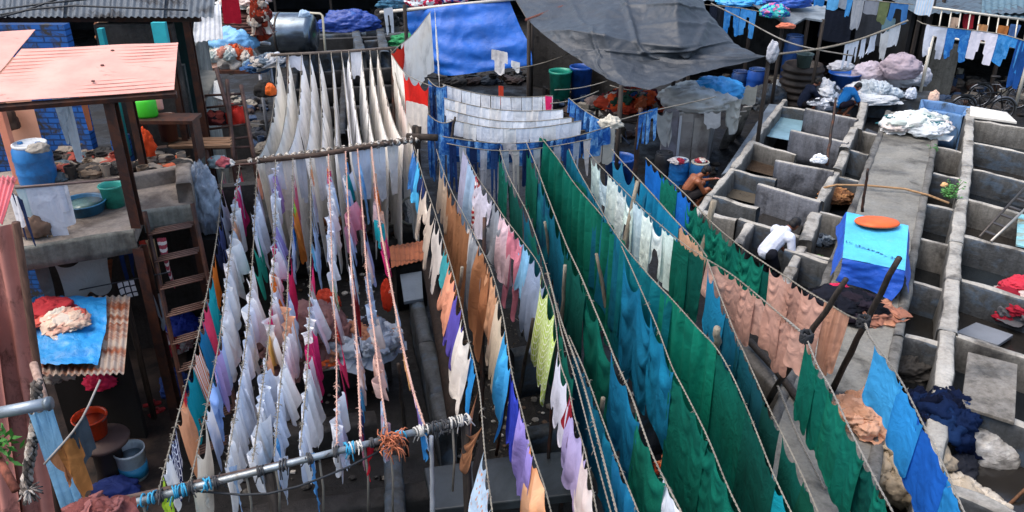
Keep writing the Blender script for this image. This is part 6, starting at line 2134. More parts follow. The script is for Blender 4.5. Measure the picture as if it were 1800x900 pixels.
# ------------------------------------------------------------------ barrels and shack in the middle distance
barrel(1191, 327, 0, .225, .62, '#2170b8', 'bright blue drum with grey lid behind the bather, left', group='blue drums behind the bather')
barrel(1226, 334, 0, .225, .66, '#1f5f94', 'blue drum with cluttered lid behind the bather, right', '#b9b4a4', group='blue drums behind the bather')
heap(1232, 284, .7, (.12, .1, .05), 3, heapmat(['#c9b8a8', '#a8404a', '#e0e0dc']), 'soap and rags on the right blue drum', .5, 3, 'rag', 'rag')
barrel(1165, 312, 0, .22, .6, '#2a2a2c', 'black drum beside the blue drums', '#3a3a3c')
heap(1190, 285, .62, (.16, .14, .06), 4, heapmat(['#a83444', '#d8d0cc']), 'red and white cloth on a drum lid', .5, 3, 'rag', 'rag')
bucket(1086, 338, 0, .33, .85, '#1f56a8', 'large open blue drum beside the right end of the denim', taper=.86, hand=False, name='open_drum', cat='drum', fill='#20304a')
t = thing('steel_shack', P(1210, 285, 0), 'battered grey steel cabinet with plastic sheeting on top', 'shack')
fd = 19.4
fl_, fr_ = PD(1165, 200, fd), PD(1250, 204, fd - .1)
bz = 1.42
m_ss = plain('#b4b2b0', .4, .2, 2, .08, .15, .5, '#6a6058', .5)
A, B = Vector((fl_.x, fl_.y, 0)), Vector((fr_.x, fr_.y, 0))
dv = (B - A).normalized()
qv = Vector((-dv.y, dv.x, 0)) * 1.5 + Vector((.35, 0, 0))
mb = MB().hexa([A, B, B + qv, A + qv], [p + Vector((0, 0, bz)) for p in (A, B, B + qv, A + qv)])
obj('body', mb, m_ss, t, False, .01)
for k, f in enumerate((.02, .36, .66)):
    a = A.lerp(B, f) + Vector((0, -.03, 0))
    b = A.lerp(B, f + (.32, .28, .33)[k]) + Vector((0, -.03, 0))
    mb = MB().hexa([a + Vector((0, 0, .25)), b + Vector((0, 0, .25)), b + Vector((0, .024, .25)), a + Vector((0, .024, .25))], [a + Vector((0, 0, 1.3 - .1 * k)), b + Vector((0, 0, 1.3 - .1 * k)), b + Vector((0, .024, 1.5 - .1 * k)), a + Vector((0, .024, 1.5 - .1 * k))])
    obj('panel', mb, plain(('#85828a', '#948e88', '#9c968e')[k], .38, .25, 2, .1, .1, .5, '#5d5550', .5), t, False, .006)
obj('steel_strip', MB().box(A.lerp(B, .37) + Vector((0, -.05, .75)), (.06, .02, 1.2)), plain('#d0d4d8', .35, .1, 5, .4), t)
m_poly = tarpmat('#b9b8b4', '#e0deda', .4, .35)
cz = bz + .02
top = [A + Vector((-.1, -.1, cz)), B + Vector((.1, -.1, cz)), B + qv + Vector((.1, .1, cz)), A + qv + Vector((-.1, .1, cz))]
tag(obj('plastic_cover', MB().lump((A + B + qv) / 2 + Vector((.08, -.1, bz + .16)), (.82, .8, .32), 71, .3, 2.2, 60, 34, -.6), m_poly, None, True), 'pale translucent plastic heaped on the steel cabinet', 'plastic sheet')
ct = PD(1258, 160, 19.9)
tag(obj('tarpaulin', MB().lump(ct, (.62, .5, .3), 73, .34, 2.3, 60, 34, -.5), tarpmat('#2a96dc', '#9fdcf4', .4), None, True), 'crumpled sky blue plastic on top of the pale heap', 'tarpaulin')
for k, (x0, y0, w, h, cc, lb) in enumerate(((1168, 196, .35, .95, '#c4c2bc', 'torn pale plastic hanging on the left corner of the steel cabinet'), (1290, 172, .3, .85, '#cfccc2', 'long pale cloth hanging off the right side of the steel cabinet'), (1252, 196, .3, .4, '#d8d4d0', 'white and pink cloth on the front right of the steel cabinet'), (1316, 150, .5, .4, '#a8a498', 'grey cloth hanging behind the sky blue plastic'))):
    ln = Line([(x0 - 14, y0, bz + (.05, .25, .1, .4)[k]), (x0 + 16, y0 - 2, bz + (.05, .25, .1, .4)[k])], '', by='x')
    hang(ln, 0, ln.len, h, cloth(cc), 'cloth', lb, 'cloth', None, 'rag', 1.2, 3, metres=True, s_abs=True)
for k in range(3):
    mb = MB()
    a = P(1262 + k * 12, 262 - k * 12, 0)
    b = P(1286 + k * 10, 205 - k * 9, 1.2)
    w = Vector((.25, .1, 0))
    mb.plate([a, a + w, b + w, b], .03)
    tag(obj('leaning_board', mb, plain(('#b4aca0', '#8f887e', '#c4beb4')[k], .75, .2, 3, 0, .3, .3, '#6a645c')), 'pale board leaning on the side of the steel cabinet, ' + ('nearest', 'middle', 'farthest')[k] + ' of three', 'board', 'boards leaning on the cabinet')
mb = MB().plate([P(1268, 306, .7), P(1288, 300, .7), P(1372, 184, .7), P(1352, 182, .7)], .5)
tag(obj('drain_channel', mb, plain('#6d7884', .4, .2, 3, 0, .2, .5, '#4a5058', .5), None, False, .02), 'blue grey concrete gutter along the left pen wall', 'gutter')
# laundry table under the black tarpaulin
c = P(1118, 215, .85)
t = thing('sorting_table', P(1118, 232, 0), 'dark low table under the black tarpaulin edge', 'table')
tbd = [P(1050, 186, .9), P(1160, 180, .9), P(1170, 208, .9), P(1076, 214, .9)]
obj('top', MB().plate(tbd, .06), m_pole, t)
for q in tbd:
    obj('leg', MB().box((q.x, q.y, .42), (.08, .08, .84)), m_pole, t)
pile(1112, 192, .9, (.8, .5, .4), ['#a8402c', '#5a2a34', '#2f4a7c', '#c86a44', '#3a3038', '#8a7a70', '#5c1f24', '#284a3c', '#b0a49a', '#d0542c'], 'colourful heap of unsorted laundry on the dark table', 60, 81, size=.3)
heap(1045, 182, .9, (.22, .18, .14), 83, plain('#8f7c74', .85, .2, 6), 'beige bundle at the left end of the sorting table', .4, 2.2, 'bundle', 'bundle')
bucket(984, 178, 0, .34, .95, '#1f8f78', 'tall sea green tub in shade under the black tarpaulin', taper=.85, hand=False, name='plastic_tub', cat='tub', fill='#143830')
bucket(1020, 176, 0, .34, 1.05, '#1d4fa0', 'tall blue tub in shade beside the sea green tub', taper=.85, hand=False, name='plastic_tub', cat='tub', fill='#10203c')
for pts, lb in (([(908, 120, 2.4), (1000, 94, 2.6)], 'white rope end tied from the blue tarpaulin to the black one'), ([(975, 158, 2.5), (1068, 142, 2.5)], 'thin cord under the left edge of the black tarpaulin'), ([(968, 182, 2.6), (1052, 160, 2.5)], 'white cord from the towel rows to the black tarpaulin'), ([(1072, 150, 2.5), (1135, 157, 2.4)], 'short bright cord along the black tarpaulin corner'), ([(1075, 214, 2.55), (1150, 190, 2.5), (1258, 170, 2.3)], 'rope from the denim frame to the steel cabinet')):
    ln = Line(pts, '', .05, 'x')
    tag(ln.rope(m_rope, lb, .012, False), None, 'rope')
dj = Line([(1120, 200, 2.5), (1165, 186, 2.5)], '', by='x')
hang(dj, 1124, 1138, 60, fad[0], 'jeans', 'blue jeans hanging beside the steel cabinet, left', 'jeans', None, 'trousers', 1.2)
hang(dj, 1138, 1156, 56, fad[2], 'jeans', 'blue jeans hanging beside the steel cabinet, right', 'jeans', None, 'trousers', 1.2)

# ------------------------------------------------------------------ tarpaulins
d0 = depth(P(860, 133, .75))
net = [[PD(712, 22, d0 + .8), PD(765, 14, d0), PD(835, 6, d0), PD(896, 2, d0)],
       [PD(722, 60, d0 + .9), PD(768, 52, d0 - .05), PD(838, 48, d0 - .1), PD(912, 42, d0)],
       [PD(738, 96, d0 + .8), PD(776, 98, d0 - .1), PD(842, 94, d0 - .15), PD(932, 84, d0 - .1)],
       [PD(760, 126, d0 + .6), PD(790, 133, d0 - .05), PD(850, 126, d0 - .1), PD(936, 114, d0)]]
tag(obj('tarpaulin', MB().patch(net, 80, 60, .05, 1.2, 3, lambda u, v: .03 * math.sin(u * 19 + 3 * v) * v + .03 * math.sin((u - v) * 14 + 1) * (1 - v) * u + .02 * math.sin(31 * u * (1 - .4 * v))), tarpmat('#0e5cb8', '#2f8ad8', .4, .5), None, True), 'large royal blue tarpaulin hung as a wall at the back', 'tarpaulin')
a, b = PD(668, 22, d0 + .3), PD(906, -2, d0 - .1)
tag(obj('roof_pole', MB().tube([a, b], .05, 8), plain('#c9c2b6', .7, .2, 5), None, True), 'pale pole carrying the royal blue tarpaulin', 'pole')
for x, y in ((712, 25), (934, 116)):
    q = PD(x, y, d0 + .25)
    z1 = PD(x, 10, d0).z
    tag(obj('wooden_post', MB().tube([Vector((q.x, q.y, 0)), Vector((q.x, q.y, z1))], .06, 8), m_pole, None, True), 'dark post behind the %s edge of the royal blue tarpaulin' % ('left' if x < 800 else 'right'), 'post')
sh = Line([(864, 86, 2.0), (892, 92, 2.0)], '', by='x')
hang(sh, 0, sh.len, .62, cloth('#d8d6d6'), 'shirt', 'white shirt pinned on the royal blue tarpaulin', 'shirt', None, 'shirtup', 1.15, metres=True, s_abs=True)
hang(Line([(898, 106, 1.6), (914, 110, 1.6)], '', by='x'), 898, 914, 14, cloth('#d9dde0'), 'rag', 'small white rag at the right edge of the royal blue tarpaulin', 'rag', None, 'rag', 1.1)


def tfold(u, v):
    r = 0
    for (a0, b0_, a1, b1_, w, h) in ((1, .98, .6, .62, .016, .06), (.6, .62, .12, .46, .014, .07), (1, 1, .62, .8, .014, .05), (.62, .8, .3, .96, .016, .07), (.76, .02, .5, .98, .012, .05), (.45, .34, .72, .3, .012, .05), (.72, .3, .9, .08, .014, .05), (.22, .5, .18, .98, .012, .04), (.38, .6, .36, .98, .012, .04), (.05, .2, .4, .3, .012, .04)):
        dx, dy = a1 - a0, b1_ - b0_
        L2 = dx * dx + dy * dy
        q = max(0, min(1, ((u - a0) * dx + (v - b0_) * dy) / L2))
        d = math.hypot(u - a0 - q * dx, v - b0_ - q * dy)
        r += h * math.exp(-(d / w) ** 2)
    return r * 1.0


net = [[PD(884, -40, 22.8), PD(960, -42, 22.2), PD(1060, -42, 21.8), PD(1140, -40, 21.2), PD(1205, -36, 20.8), PD(1232, -24, 20.8)],
       [PD(912, 8, 21.3), PD(990, 2, 20.9), PD(1070, -2, 20.3), PD(1140, 0, 19.6), PD(1190, 2, 18.7), PD(1240, 18, 19.6)],
       [PD(930, 38, 20.2), PD(985, 34, 20.0), PD(1062, 32, 19.3), PD(1130, 36, 19.2), PD(1188, 30, 18.5), PD(1262, 44, 19.3)],
       [PD(950, 56, 19.4), PD(1000, 52, 18.7), PD(1062, 62, 18.2), PD(1122, 76, 18.25), PD(1196, 84, 17.9), PD(1290, 74, 18.8)],
       [PD(985, 84, 18.7), PD(1022, 84, 18.5), PD(1072, 92, 18.2), PD(1128, 108, 18.2), PD(1206, 100, 18.2), PD(1310, 86, 18.5)],
       [PD(1035, 118, 18.0), PD(1056, 120, 17.95), PD(1082, 124, 17.75), PD(1136, 128, 17.85), PD(1216, 112, 17.9), PD(1330, 94, 18.3)],
       [PD(1086, 148, 17.4), PD(1096, 150, 17.35), PD(1110, 152, 17.3), PD(1142, 158, 17.1), PD(1224, 130, 17.6), PD(1354, 100, 18.3)]]
tag(obj('tarpaulin', MB().patch(net, 150, 108, .05, 1.5, 8, tfold, True), tarpmat('#31373e', '#666e75', .35, .5), None, True), 'large charcoal grey tarpaulin stretched as a canopy', 'tarpaulin')
for (x, y, d, zt, lb) in ((1352, 100, 18.3, None, 'right tip'), (1092, 152, 17.25, None, 'front left corner'), (930, 38, 20.2, None, 'left corner'), (1196, 6, 19.2, None, 'peak')):
    q = PD(x, y, d)
    tag(obj('tarp_pole', MB().tube([Vector((q.x, q.y, 0)), q + Vector((0, 0, .02))], .05, 8), m_pole, None, True), 'pole holding the %s of the charcoal tarpaulin' % lb, 'pole')
q = PD(1358, 92, 18.2)
tag(obj('cloth_tie', MB().lump(q, (.12, .1, .22), 5, .4, 2, flat=-2), cloth('#b9bcc4'), None, True), 'pale cloth tie at the right tip of the charcoal tarpaulin', 'cloth')
for k, (x, y, d, r, c, lb) in enumerate(((1068, 22, 20.1, (.32, .2, .03), '#d0cdc6', 'torn pale plastic scrap lying on the charcoal tarpaulin'), (1095, 6, 20.4, (.28, .2, .05), '#c8beb4', 'pale rubbish on the back of the charcoal tarpaulin'), (1040, 17, 20.2, (.07, .05, .03), '#e6e6e6', 'small white scrap on the charcoal tarpaulin'), (1165, 4, 19.8, (.08, .05, .02), '#e0e0dc', 'tiny white scrap near the tarpaulin peak'))):
    q = PD(x, y, d - .1)
    tag(obj('scrap', MB().lump(q, r, 30 + k, .6, 2.4, flat=-.6), plain(c, .7, .2, 6), None, True), lb, 'scrap')
q = PD(1108, 3, 20.2)
tag(obj('stick', MB().tube([PD(1112, 8, 20.0), PD(1130, -3, 20.2)], .02, 6), plain('#ddd6c8', .6, .1), None, True), 'pale stick lying on the charcoal tarpaulin', 'stick')
# plank roof left of the charcoal tarpaulin
t = thing('plank_roof', PD(950, 5, 21.5), 'low board roof between the blue and charcoal tarpaulins', 'roof')
obj('board', MB().plate([PD(896, -20, 22.5), PD(1030, -30, 22.5), PD(1000, 10, 21), PD(928, 34, 20.5)], .06), plain('#77726c', .8, .25, 3, 0, .3, .3, '#4f4a44'), t)
obj('edge_pole', MB().tube([PD(924, 36, 20.3), PD(1034, -4, 21.0)], .045, 8), wood('#6a4038', '#38201a'), t, True)
tag(obj('tarpaulin', MB().patch([[PD(944, -12, 21.6), PD(985, -14, 21.6)], [PD(946, 8, 21.2), PD(988, -1, 21.2)]], 12, 8, .04, 2), tarpmat('#2fb0dc', '#bfe6f0', .3), None, True), 'small turquoise plastic sheet on the board roof', 'tarpaulin')
# ================================================================== FAR YARD
m_roofd = rusty('#4f5a64', '#332c2a', .5)
m_wd = plain('#23262a', .85, .4, 2)


def shed(x0, x1, y0, y1, h, label, roofhex='#4f5a64', wallhex='#23262a', slope=.5, open_=True):
    t = thing('shed', ((x0 + x1) / 2, (y0 + y1) / 2, 0), label, 'shed')
    mw = plain(wallhex, .85, .4, 2, 0, .3, .3, '#101114', .5)
    obj('wall', MB().hexa([Vector((x0, y1 - .15, 0)), Vector((x1, y1 - .15, 0)), Vector((x1, y1, 0)), Vector((x0, y1, 0))], [Vector((x0, y1 - .15, h)), Vector((x1, y1 - .15, h)), Vector((x1, y1, h)), Vector((x0, y1, h))]), mw, t)
    for x in (x0, x1 - .12):
        obj('wall', MB().hexa([Vector((x, y0 + .3, 0)), Vector((x + .12, y0 + .3, 0)), Vector((x + .12, y1 - .16, 0)), Vector((x, y1 - .16, 0))], [Vector((x, y0 + .3, h)), Vector((x + .12, y0 + .3, h)), Vector((x + .12, y1 - .16, h)), Vector((x, y1 - .16, h))]), mw, t)
    obj('roof', MB().corrug([Vector((x0 - .2, y0 - .3, h + .05)), Vector((x1 + .2, y0 - .3, h + .05)), Vector((x1 + .2, y1 + .2, h + slope)), Vector((x0 - .2, y1 + .2, h + slope))], int((x1 - x0) * 4), .022, 4), rusty(roofhex, '#332c2a', .5), t, True)
    for k in range(4):
        x = x0 + .1 + (x1 - x0 - .2) * k / 3
        obj('post', MB().box((x, y0, h / 2), (.09, .09, h)), m_pole, t)
    return t


shed(5.6, 11.2, 26.5, 31, 2.7, 'dark open shed behind the washing at the upper right', '#5a6872', '#14161b', .3)
shed(12.2, 20.5, 25.5, 30.5, 2.5, 'dark shed behind the railing at the far right', '#4c5c68', '#1a1f25', .4)
shed(-3.8, .8, 37, 42, 2.2, 'far grey shed behind the blue tarpaulin', '#56606a')
shed(-12.5, -5.2, 36, 41, 2.4, 'far dark shed at the upper left', '#3f4850')
shed(1.6, 8, 36, 41, 2.4, 'far dark shed behind the charcoal tarpaulin', '#46525c')
shed(9.5, 18, 36, 42, 2.6, 'far bluish shed at the upper right', '#5a7484')
shed(-21, -13.5, 30, 36, 3, 'far dark shed behind the brick house', '#3c4248')
shed(-30, -6, 46, 52, 2.6, 'farthest long shed on the left', '#4a5258')
shed(-4, 26, 48, 54, 2.6, 'farthest long shed on the right', '#465660')

# low concrete tanks of the far pens
t = thing('washing_pens', P(640, 80, 0), 'grey concrete washing pens at the back, left of the blue tarpaulin', 'washing pens')
for (a, b, w, z) in (((545, 62), (642, 56), .25, .9), ((545, 92), (700, 82), .25, .9), ((625, 52), (635, 92), .3, .95), ((668, 50), (676, 90), .3, .95), ((668, 60), (720, 56), .25, .9), ((560, 40), (700, 30), .25, .8), ((640, 72), (670, 70), .2, .9)):
    obj('pen_wall', pw(MB(), a, b, w, z, 0, a[0]), m_concd, t, True)
heap(613, 52, .9, (1.0, .5, .5), 91, tarpmat('#1f3f8c', '#4a86c8', .3), 'dark blue wrapped bundle on the far pens', .35, 2, 'bundle', 'bundle')
heap(680, 45, .9, (.4, .3, .5), 92, m_dark, 'black wrapped heap beside the far blue bundle', .4, 2, 'bundle', 'bundle')
heap(722, 78, .6, (.7, .4, .25), 93, plain('#1f7a4a', .8, .3, 6), 'green netting heap left of the royal blue tarpaulin', .5, 2.4, 'net_heap', 'net')
# steel tank
t = thing('steel_tank', PD(508, 95, 26), 'big dark steel tank lying on its side at the upper left', 'tank')
c = PD(505, 60, 26)
R = Matrix.Rotation(pi / 2, 3, 'Y') @ Matrix.Rotation(.05, 3, 'X')
tr = .66
obj('shell', MB().lathe(c, [(.001, -.95), (tr * .7, -.93), (tr * .95, -.85), (tr, -.75), (tr, .7), (tr * .95, .82), (tr * .7, .9), (.001, .92)], 40, R), plain('#6d7882', .22, .2, 2.5, .85, .05, .5, '#3c4044', .3), t, True)
for dx in (-.6, .6):
    obj('saddle', MB().box((c.x + dx, c.y, (c.z - tr * .9) / 2), (.16, .9, c.z - tr * .9)), m_concd, t)
obj('band', MB().lathe(c + Vector((-.2, 0, 0)), [(tr + .012, -.03), (tr + .012, .03)], 40, R), m_steel, t, True)
t = thing('bent_pipe', PD(550, 92, 24), 'pale bent pipe standing beside the steel tank', 'pipe')
obj('pipe', MB().tube([PD(527, 22, 24), PD(563, 24, 24), PD(567, 28, 24), PD(572, 92, 24)], .035, 8), plain('#b9b29c', .5, .15, 5), t, True)
for k, (x, y) in enumerate(((468, 22), (460, 74))):
    tag(obj('pipe_stub', MB().tube([PD(x - 8, y, 22.5), PD(x + 14, y + 3, 22.3)], .045, 10), plain('#cfd0d2', .5, .1), None, True), ('upper', 'lower')[k] + ' white pipe stub left of the steel tank', 'pipe')
tag(obj('rag', MB().lump(PD(535, 27, 23.9), (.16, .1, .14), 3, .4), plain('#9db4cc', .8, .2), None, True), 'pale blue rag on the bent pipe', 'rag')

# stack of quilts on a stand
sd_ = 21.5
t = thing('stand', PD(418, 140, sd_), 'dark stand carrying quilts and bundles at the upper left', 'stand')
ct = PD(418, 118, sd_)
obj('top', MB().box((ct.x, ct.y, ct.z), (1.5, 1.1, .08)), m_post, t)
for dx in (-.7, .7):
    for dy in (-.5, .5):
        obj('leg', MB().tube([(ct.x + dx, ct.y + dy, ct.z - .045), (ct.x + dx, ct.y + dy, 0)], .045, 8), plain('#8f9094', .45, .2, 5, .4), t, True)


def at(px, py, d, r, seed, m, label, amp=.35, freq=2, name='bundle', cat='bundle', flat=-.5):
    return tag(obj(name, MB().lump(PD(px, py, d), r, seed, amp, freq, 56, 34, flat), m, None, True), label, cat)


pile(410, 112, 0, (.58, .5, .42), ['#c9c0b4', '#d0a894', '#a8b4b0', '#e0dcd4', '#8a9a90', '#c98a78', '#d8603c'], 'mixed pale and peach washing heaped on the stand', 50, 101, d=sd_, size=.26)
at(412, 72, sd_ + .1, (.58, .5, .36), 102, tarpmat('#6fa8d4', '#c9dcec', .5), 'pale blue wrapped bundle on the stand', .3, 1.8)
mb = MB()
for k in range(6):
    mb.lump(PD(432 - k * .6, 52 - k * 5.4, sd_ + .25), (.72 - .03 * k, .5, .085), k + 5, .16, 2.4, 44, 16, -1)
tag(obj('quilt_stack', mb, wood('#5c3a32', '#2a1a16', (2, 2, 16)), None, True), 'tall stack of dark brown folded quilts on the bundles', 'quilts')
pile(462, 60, 0, (.2, .3, .8), ['#a8402c', '#c9b8a8', '#7a3a34', '#d8d0c4', '#4a2c28'], 'red and cream washing at the end of the quilt stack', 30, 104, d=sd_ + .1, size=.6)
pile(432, 12, 0, (.5, .4, .26), ['#dcdcda', '#cfd8cc', '#d8c4bc'], 'white bundled washing on top of the quilts', 16, 105, d=sd_ + .3)
ln = Line([(386, -4, 4.0), (422, -6, 4.0)], '', by='x')
hang(ln, 388, 418, 44, cloth('#a81c2e'), 'cloth', 'deep red cloth hanging over the quilt stack', 'cloth', None, 'sheet', 1.12)
pile(478, 114, 0, (.42, .36, .2), ['#c9ccd0', '#6a7884', '#3c4a5c', '#b0a8a0'], 'grey and white washing left of the white sheets', 24, 106, d=19.8, size=.35)
pile(455, 122, 0, (.36, .3, .2), ['#3a5a84', '#28405c', '#5c2c2c', '#7a94a8'], 'dark blue washing under the quilt stack', 20, 107, d=20.4, size=.35)
at(476, 160, 16.5, (.1, .1, .14), 108, plain('#e0641c', .7, .2, 6), 'bright orange bundle beside the leftmost white sheet', .35, 2)
at(466, 160, 16.8, (.2, .14, .2), 109, m_dark, 'black bundle beside the bright orange one', .35, 2)
ln = Line([(672, 16, 2.9), (692, 12, 2.9)], '', by='x')
hang(ln, 674, 690, 42, cloth('#d3d6da'), 'trousers', 'white trousers hanging at the far left of the blue tarpaulin', 'trousers', None, 'trousers', 1.1)
at(745, 3, 25.6, (.5, .3, .24), 110, heapmat(['#d8dce0', '#c02848', '#c9cfd6', '#8c2a3c'], 9), 'white and red bundle on the roof over the blue tarpaulin', .4, 2.4)
at(700, 8, 26.2, (.6, .3, .2), 111, heapmat(['#3f6a84', '#2c4a60'], 9), 'blue grey bundle on the roof left of the blue tarpaulin', .4, 2.4)
at(790, -4, 25.8, (.6, .3, .2), 112, heapmat(['#d0547a', '#2c4aa0', '#d8d0d4'], 9), 'pink and blue bundle on the roof over the blue tarpaulin', .4, 2.4)

# ------------------------------------------------------------------ upper right
jl = Line([(1238, 8, 3.0), (1300, 14, 3.0), (1372, 28, 3.0)], '', by='x')
tag(jl.rope(m_rope, 'thin line of jeans behind the charcoal tarpaulin', .01, False), None, 'rope')
for x0, x1, dp, c, lb, st in ((1248, 1262, 46, '#1c2230', 'black trousers, left of the jeans behind the charcoal tarpaulin', 'sheet'), (1260, 1274, 44, '#20242c', 'black shirt, left of the jeans behind the charcoal tarpaulin', 'sheet'), (1274, 1301, 48, '#2a78c4', 'bright blue jeans behind the charcoal tarpaulin, left pair', 'trousers'), (1303, 1330, 46, '#3a86cc', 'bright blue jeans behind the charcoal tarpaulin, right pair', 'trousers')):
    hang(jl, x0, x1, dp, cloth(c, 'denim', '#4a94d8') if 'blue' in lb else cloth(c), 'trousers', lb, 'trousers', None, st, 1.12)
kl = Line([(1250, 6, 3.3), (1310, 36, 3.0), (1380, 72, 2.8), (1440, 88, 2.7), (1500, 98, 2.6)], '', by='x')
tag(kl.rope(m_ropeg, 'long slack grey rope sweeping past the charcoal tarpaulin tip', .018, False), None, 'rope')
rl2 = Line([(1362, 96, 2.8), (1450, 84, 2.75), (1520, 66, 2.8), (1596, 36, 3.0)], '', by='x')
tag(rl2.rope(m_rope, 'white striped rope from the tarpaulin tip to the right post', .016, True, tufts=4), None, 'rope')
for k, (x0, x1, dp, st) in enumerate(((1486, 1500, 42, 'trousers'), (1500, 1512, 40, 'trousers'), (1512, 1526, 36, 'shirt'), (1526, 1546, 34, 'shirt'))):
    hang(rl2, x0, x1, dp, cloth('#d4dae4'), 'garment', 'small white garment on the striped rope, ' + ORD[k] + ' from left', 'garment', 'white garments on the striped rope', st, 1.1)
hang(rl2, 1548, 1566, 42, cloth('#dcd8d2'), 'shirt', 'white crumpled shirt high on the striped rope', 'shirt', None, 'rag', 1.15, 3)
hang(rl2, 1564, 1584, 36, cloth('#d8d9da'), 'towel', 'white towel at the high end of the striped rope', 'towel', None, 'sheet', 1.1)
q = P(1606, 160, 0)
tag(obj('wooden_post', MB().tube([Vector((q.x, q.y, 0)), Vector((q.x - .1, q.y, 5.2))], .13, 10), wood('#4b4644', '#1c1a1a'), None, True), 'thick dark post at the upper right', 'post')
q = P(1622, 150, 0)
tag(obj('wooden_post', MB().tube([Vector((q.x, q.y, 0)), Vector((q.x + .1, q.y, 3.6))], .06, 10), m_pole, None, True), 'thinner post right of the thick dark post', 'post')
jr = Line([(1612, 36, 3.0), (1632, 44, 2.95), (1700, 52, 2.9), (1760, 60, 2.9), (1815, 76, 2.9)], '', by='x')
tag(jr.rope(m_rope, 'line of white trousers and jeans at the upper right', .012, False), None, 'rope')
for x0, x1, dp, c, lb in ((1629, 1667, 52, '#d4d8e4', 'white trousers on the upper right line, left pair'), (1666, 1707, 54, '#2a6ab0', 'faded blue jeans between the two white trousers'), (1708, 1755, 52, '#d2d0dc', 'white trousers on the upper right line, right pair'), (1755, 1808, 56, '#2f80c4', 'bright blue jeans at the right end of the upper line')):
    hang(jr, x0, x1, dp, cloth(c, 'denim', '#4f94d0') if 'jeans' in lb else cloth(c), 'trousers', lb, 'jeans' if 'jeans' in lb else 'trousers', None, 'trousers', 1.1)
hang(jr, 1790, 1812, 80, cloth('#1c4a8c'), 'cloth', 'dark blue cloth hanging below the bright blue jeans', 'cloth', None, 'sheet', 1.1)
ul2 = Line([(1395, -8, 3.4), (1480, -4, 3.4), (1606, 8, 3.4)], '', by='x')
tag(ul2.rope(m_rope, 'line of garments at the very top right', .01, False), None, 'rope')
for x0, x1, dp, c, lb in ((1432, 1450, 16, '#3a86cc', 'small blue garment on the topmost line'), (1456, 1476, 22, '#5aa0d0', 'light blue garment on the topmost line'), (1476, 1490, 18, '#8a94a0', 'grey garment on the topmost line, left'), (1490, 1500, 30, '#4a94d0', 'narrow bright blue garment on the topmost line'), (1500, 1520, 52, '#8a9098', 'long grey shirt on the topmost line'), (1522, 1546, 24, '#7c828c', 'grey shorts on the topmost line'), (1546, 1564, 36, '#5f6a4a', 'olive garment on the topmost line'), (1566, 1597, 34, '#3a6ca4', 'blue trousers on the topmost line')):
    hang(ul2, x0, x1, dp, cloth(c), 'garment', lb, 'garment', None, 'trousers' if 'trousers' in lb else 'sheet', 1.1)
for x0, x1, y, dp, lb in ((1448, 1502, 14, 52, 'black sheet hanging at the top right, left of two'), (1510, 1556, 22, 50, 'charcoal sheet hanging at the top right, right of two')):
    ln = Line([(x0, y, 2.6), (x1, y + 8, 2.6)], '', by='x')
    hang(ln, x0, x1, dp, cloth('#161c28' if x0 < 1500 else '#2a2e34'), 'sheet', lb, 'sheet', None, 'sheet', 1.08)
hang(Line([(1553, 30, 2.7), (1576, 33, 2.7)], '', by='x'), 1553, 1575, 22, cloth('#5f7c88'), 'cloth', 'slate blue cloth beside the charcoal sheet', 'cloth', None, 'sheet', 1.05)
hang(Line([(1612, -12, 3.6), (1645, -8, 3.6)], '', by='x'), 1614, 1644, 36, cloth('#cfd4dc', 'stripes', '#b4d0e8'), 'cloth', 'white cloth with pale stripes beside the thick post', 'cloth', None, 'sheet', 1.05)
# railing
t = thing('railing', P(1720, 60, 2.0), 'pale metal railing with rags at the upper right', 'railing')
m_rail = plain('#c2bcae', .5, .2, 6, .2)
rr = 23.5
obj('top_rail', MB().tube([PD(1638, 13, rr), PD(1815, 37, rr - .3)], .035, 8), m_rail, t, True)
obj('bottom_rail', MB().tube([PD(1634, 62, rr), PD(1815, 88, rr - .3)], .03, 8), m_rail, t, True)
for k in range(10):
    f = k / 9
    obj('bar', MB().tube([PD(1656 + 150 * f, 16 + 20 * f, rr - .3 * f), PD(1648 + 150 * f, 64 + 22 * f, rr - .3 * f)], .02, 6), m_rail, t, True)
for x in (1640, 1812):
    q = PD(x, 62 if x < 1700 else 88, rr)
    obj('post', MB().tube([Vector((q.x, q.y, 0)), q], .05, 8), m_rail, t, True)
for k, (x, y, c) in enumerate(((1680, 40, '#b9a08c'), (1704, 34, '#a8303a'), (1728, 52, '#b8865a'), (1765, 54, '#a86a3a'), (1786, 52, '#4a6a9c'))):
    ln = Line([(x - 9, y - 10, 2.5), (x + 9, y - 8, 2.5)], '', by='x')
    hang(ln, 0, ln.len, .5, cloth(c), 'rag', ('beige', 'red', 'tan', 'brown', 'blue grey')[k] + ' rag caught on the upper right railing', 'rag', None, 'rag', 1.2, metres=True, s_abs=True)
mb = MB().corrug([PD(1725, 24, 24.5), PD(1840, 38, 24.5), PD(1840, -30, 27), PD(1728, -30, 27)], 10, .02, 3)
tag(obj('roof_sheet', mb, rusty('#56707c', '#3a4046', .4), None, True), 'bluish grey corrugated roof at the top right corner', 'roof')
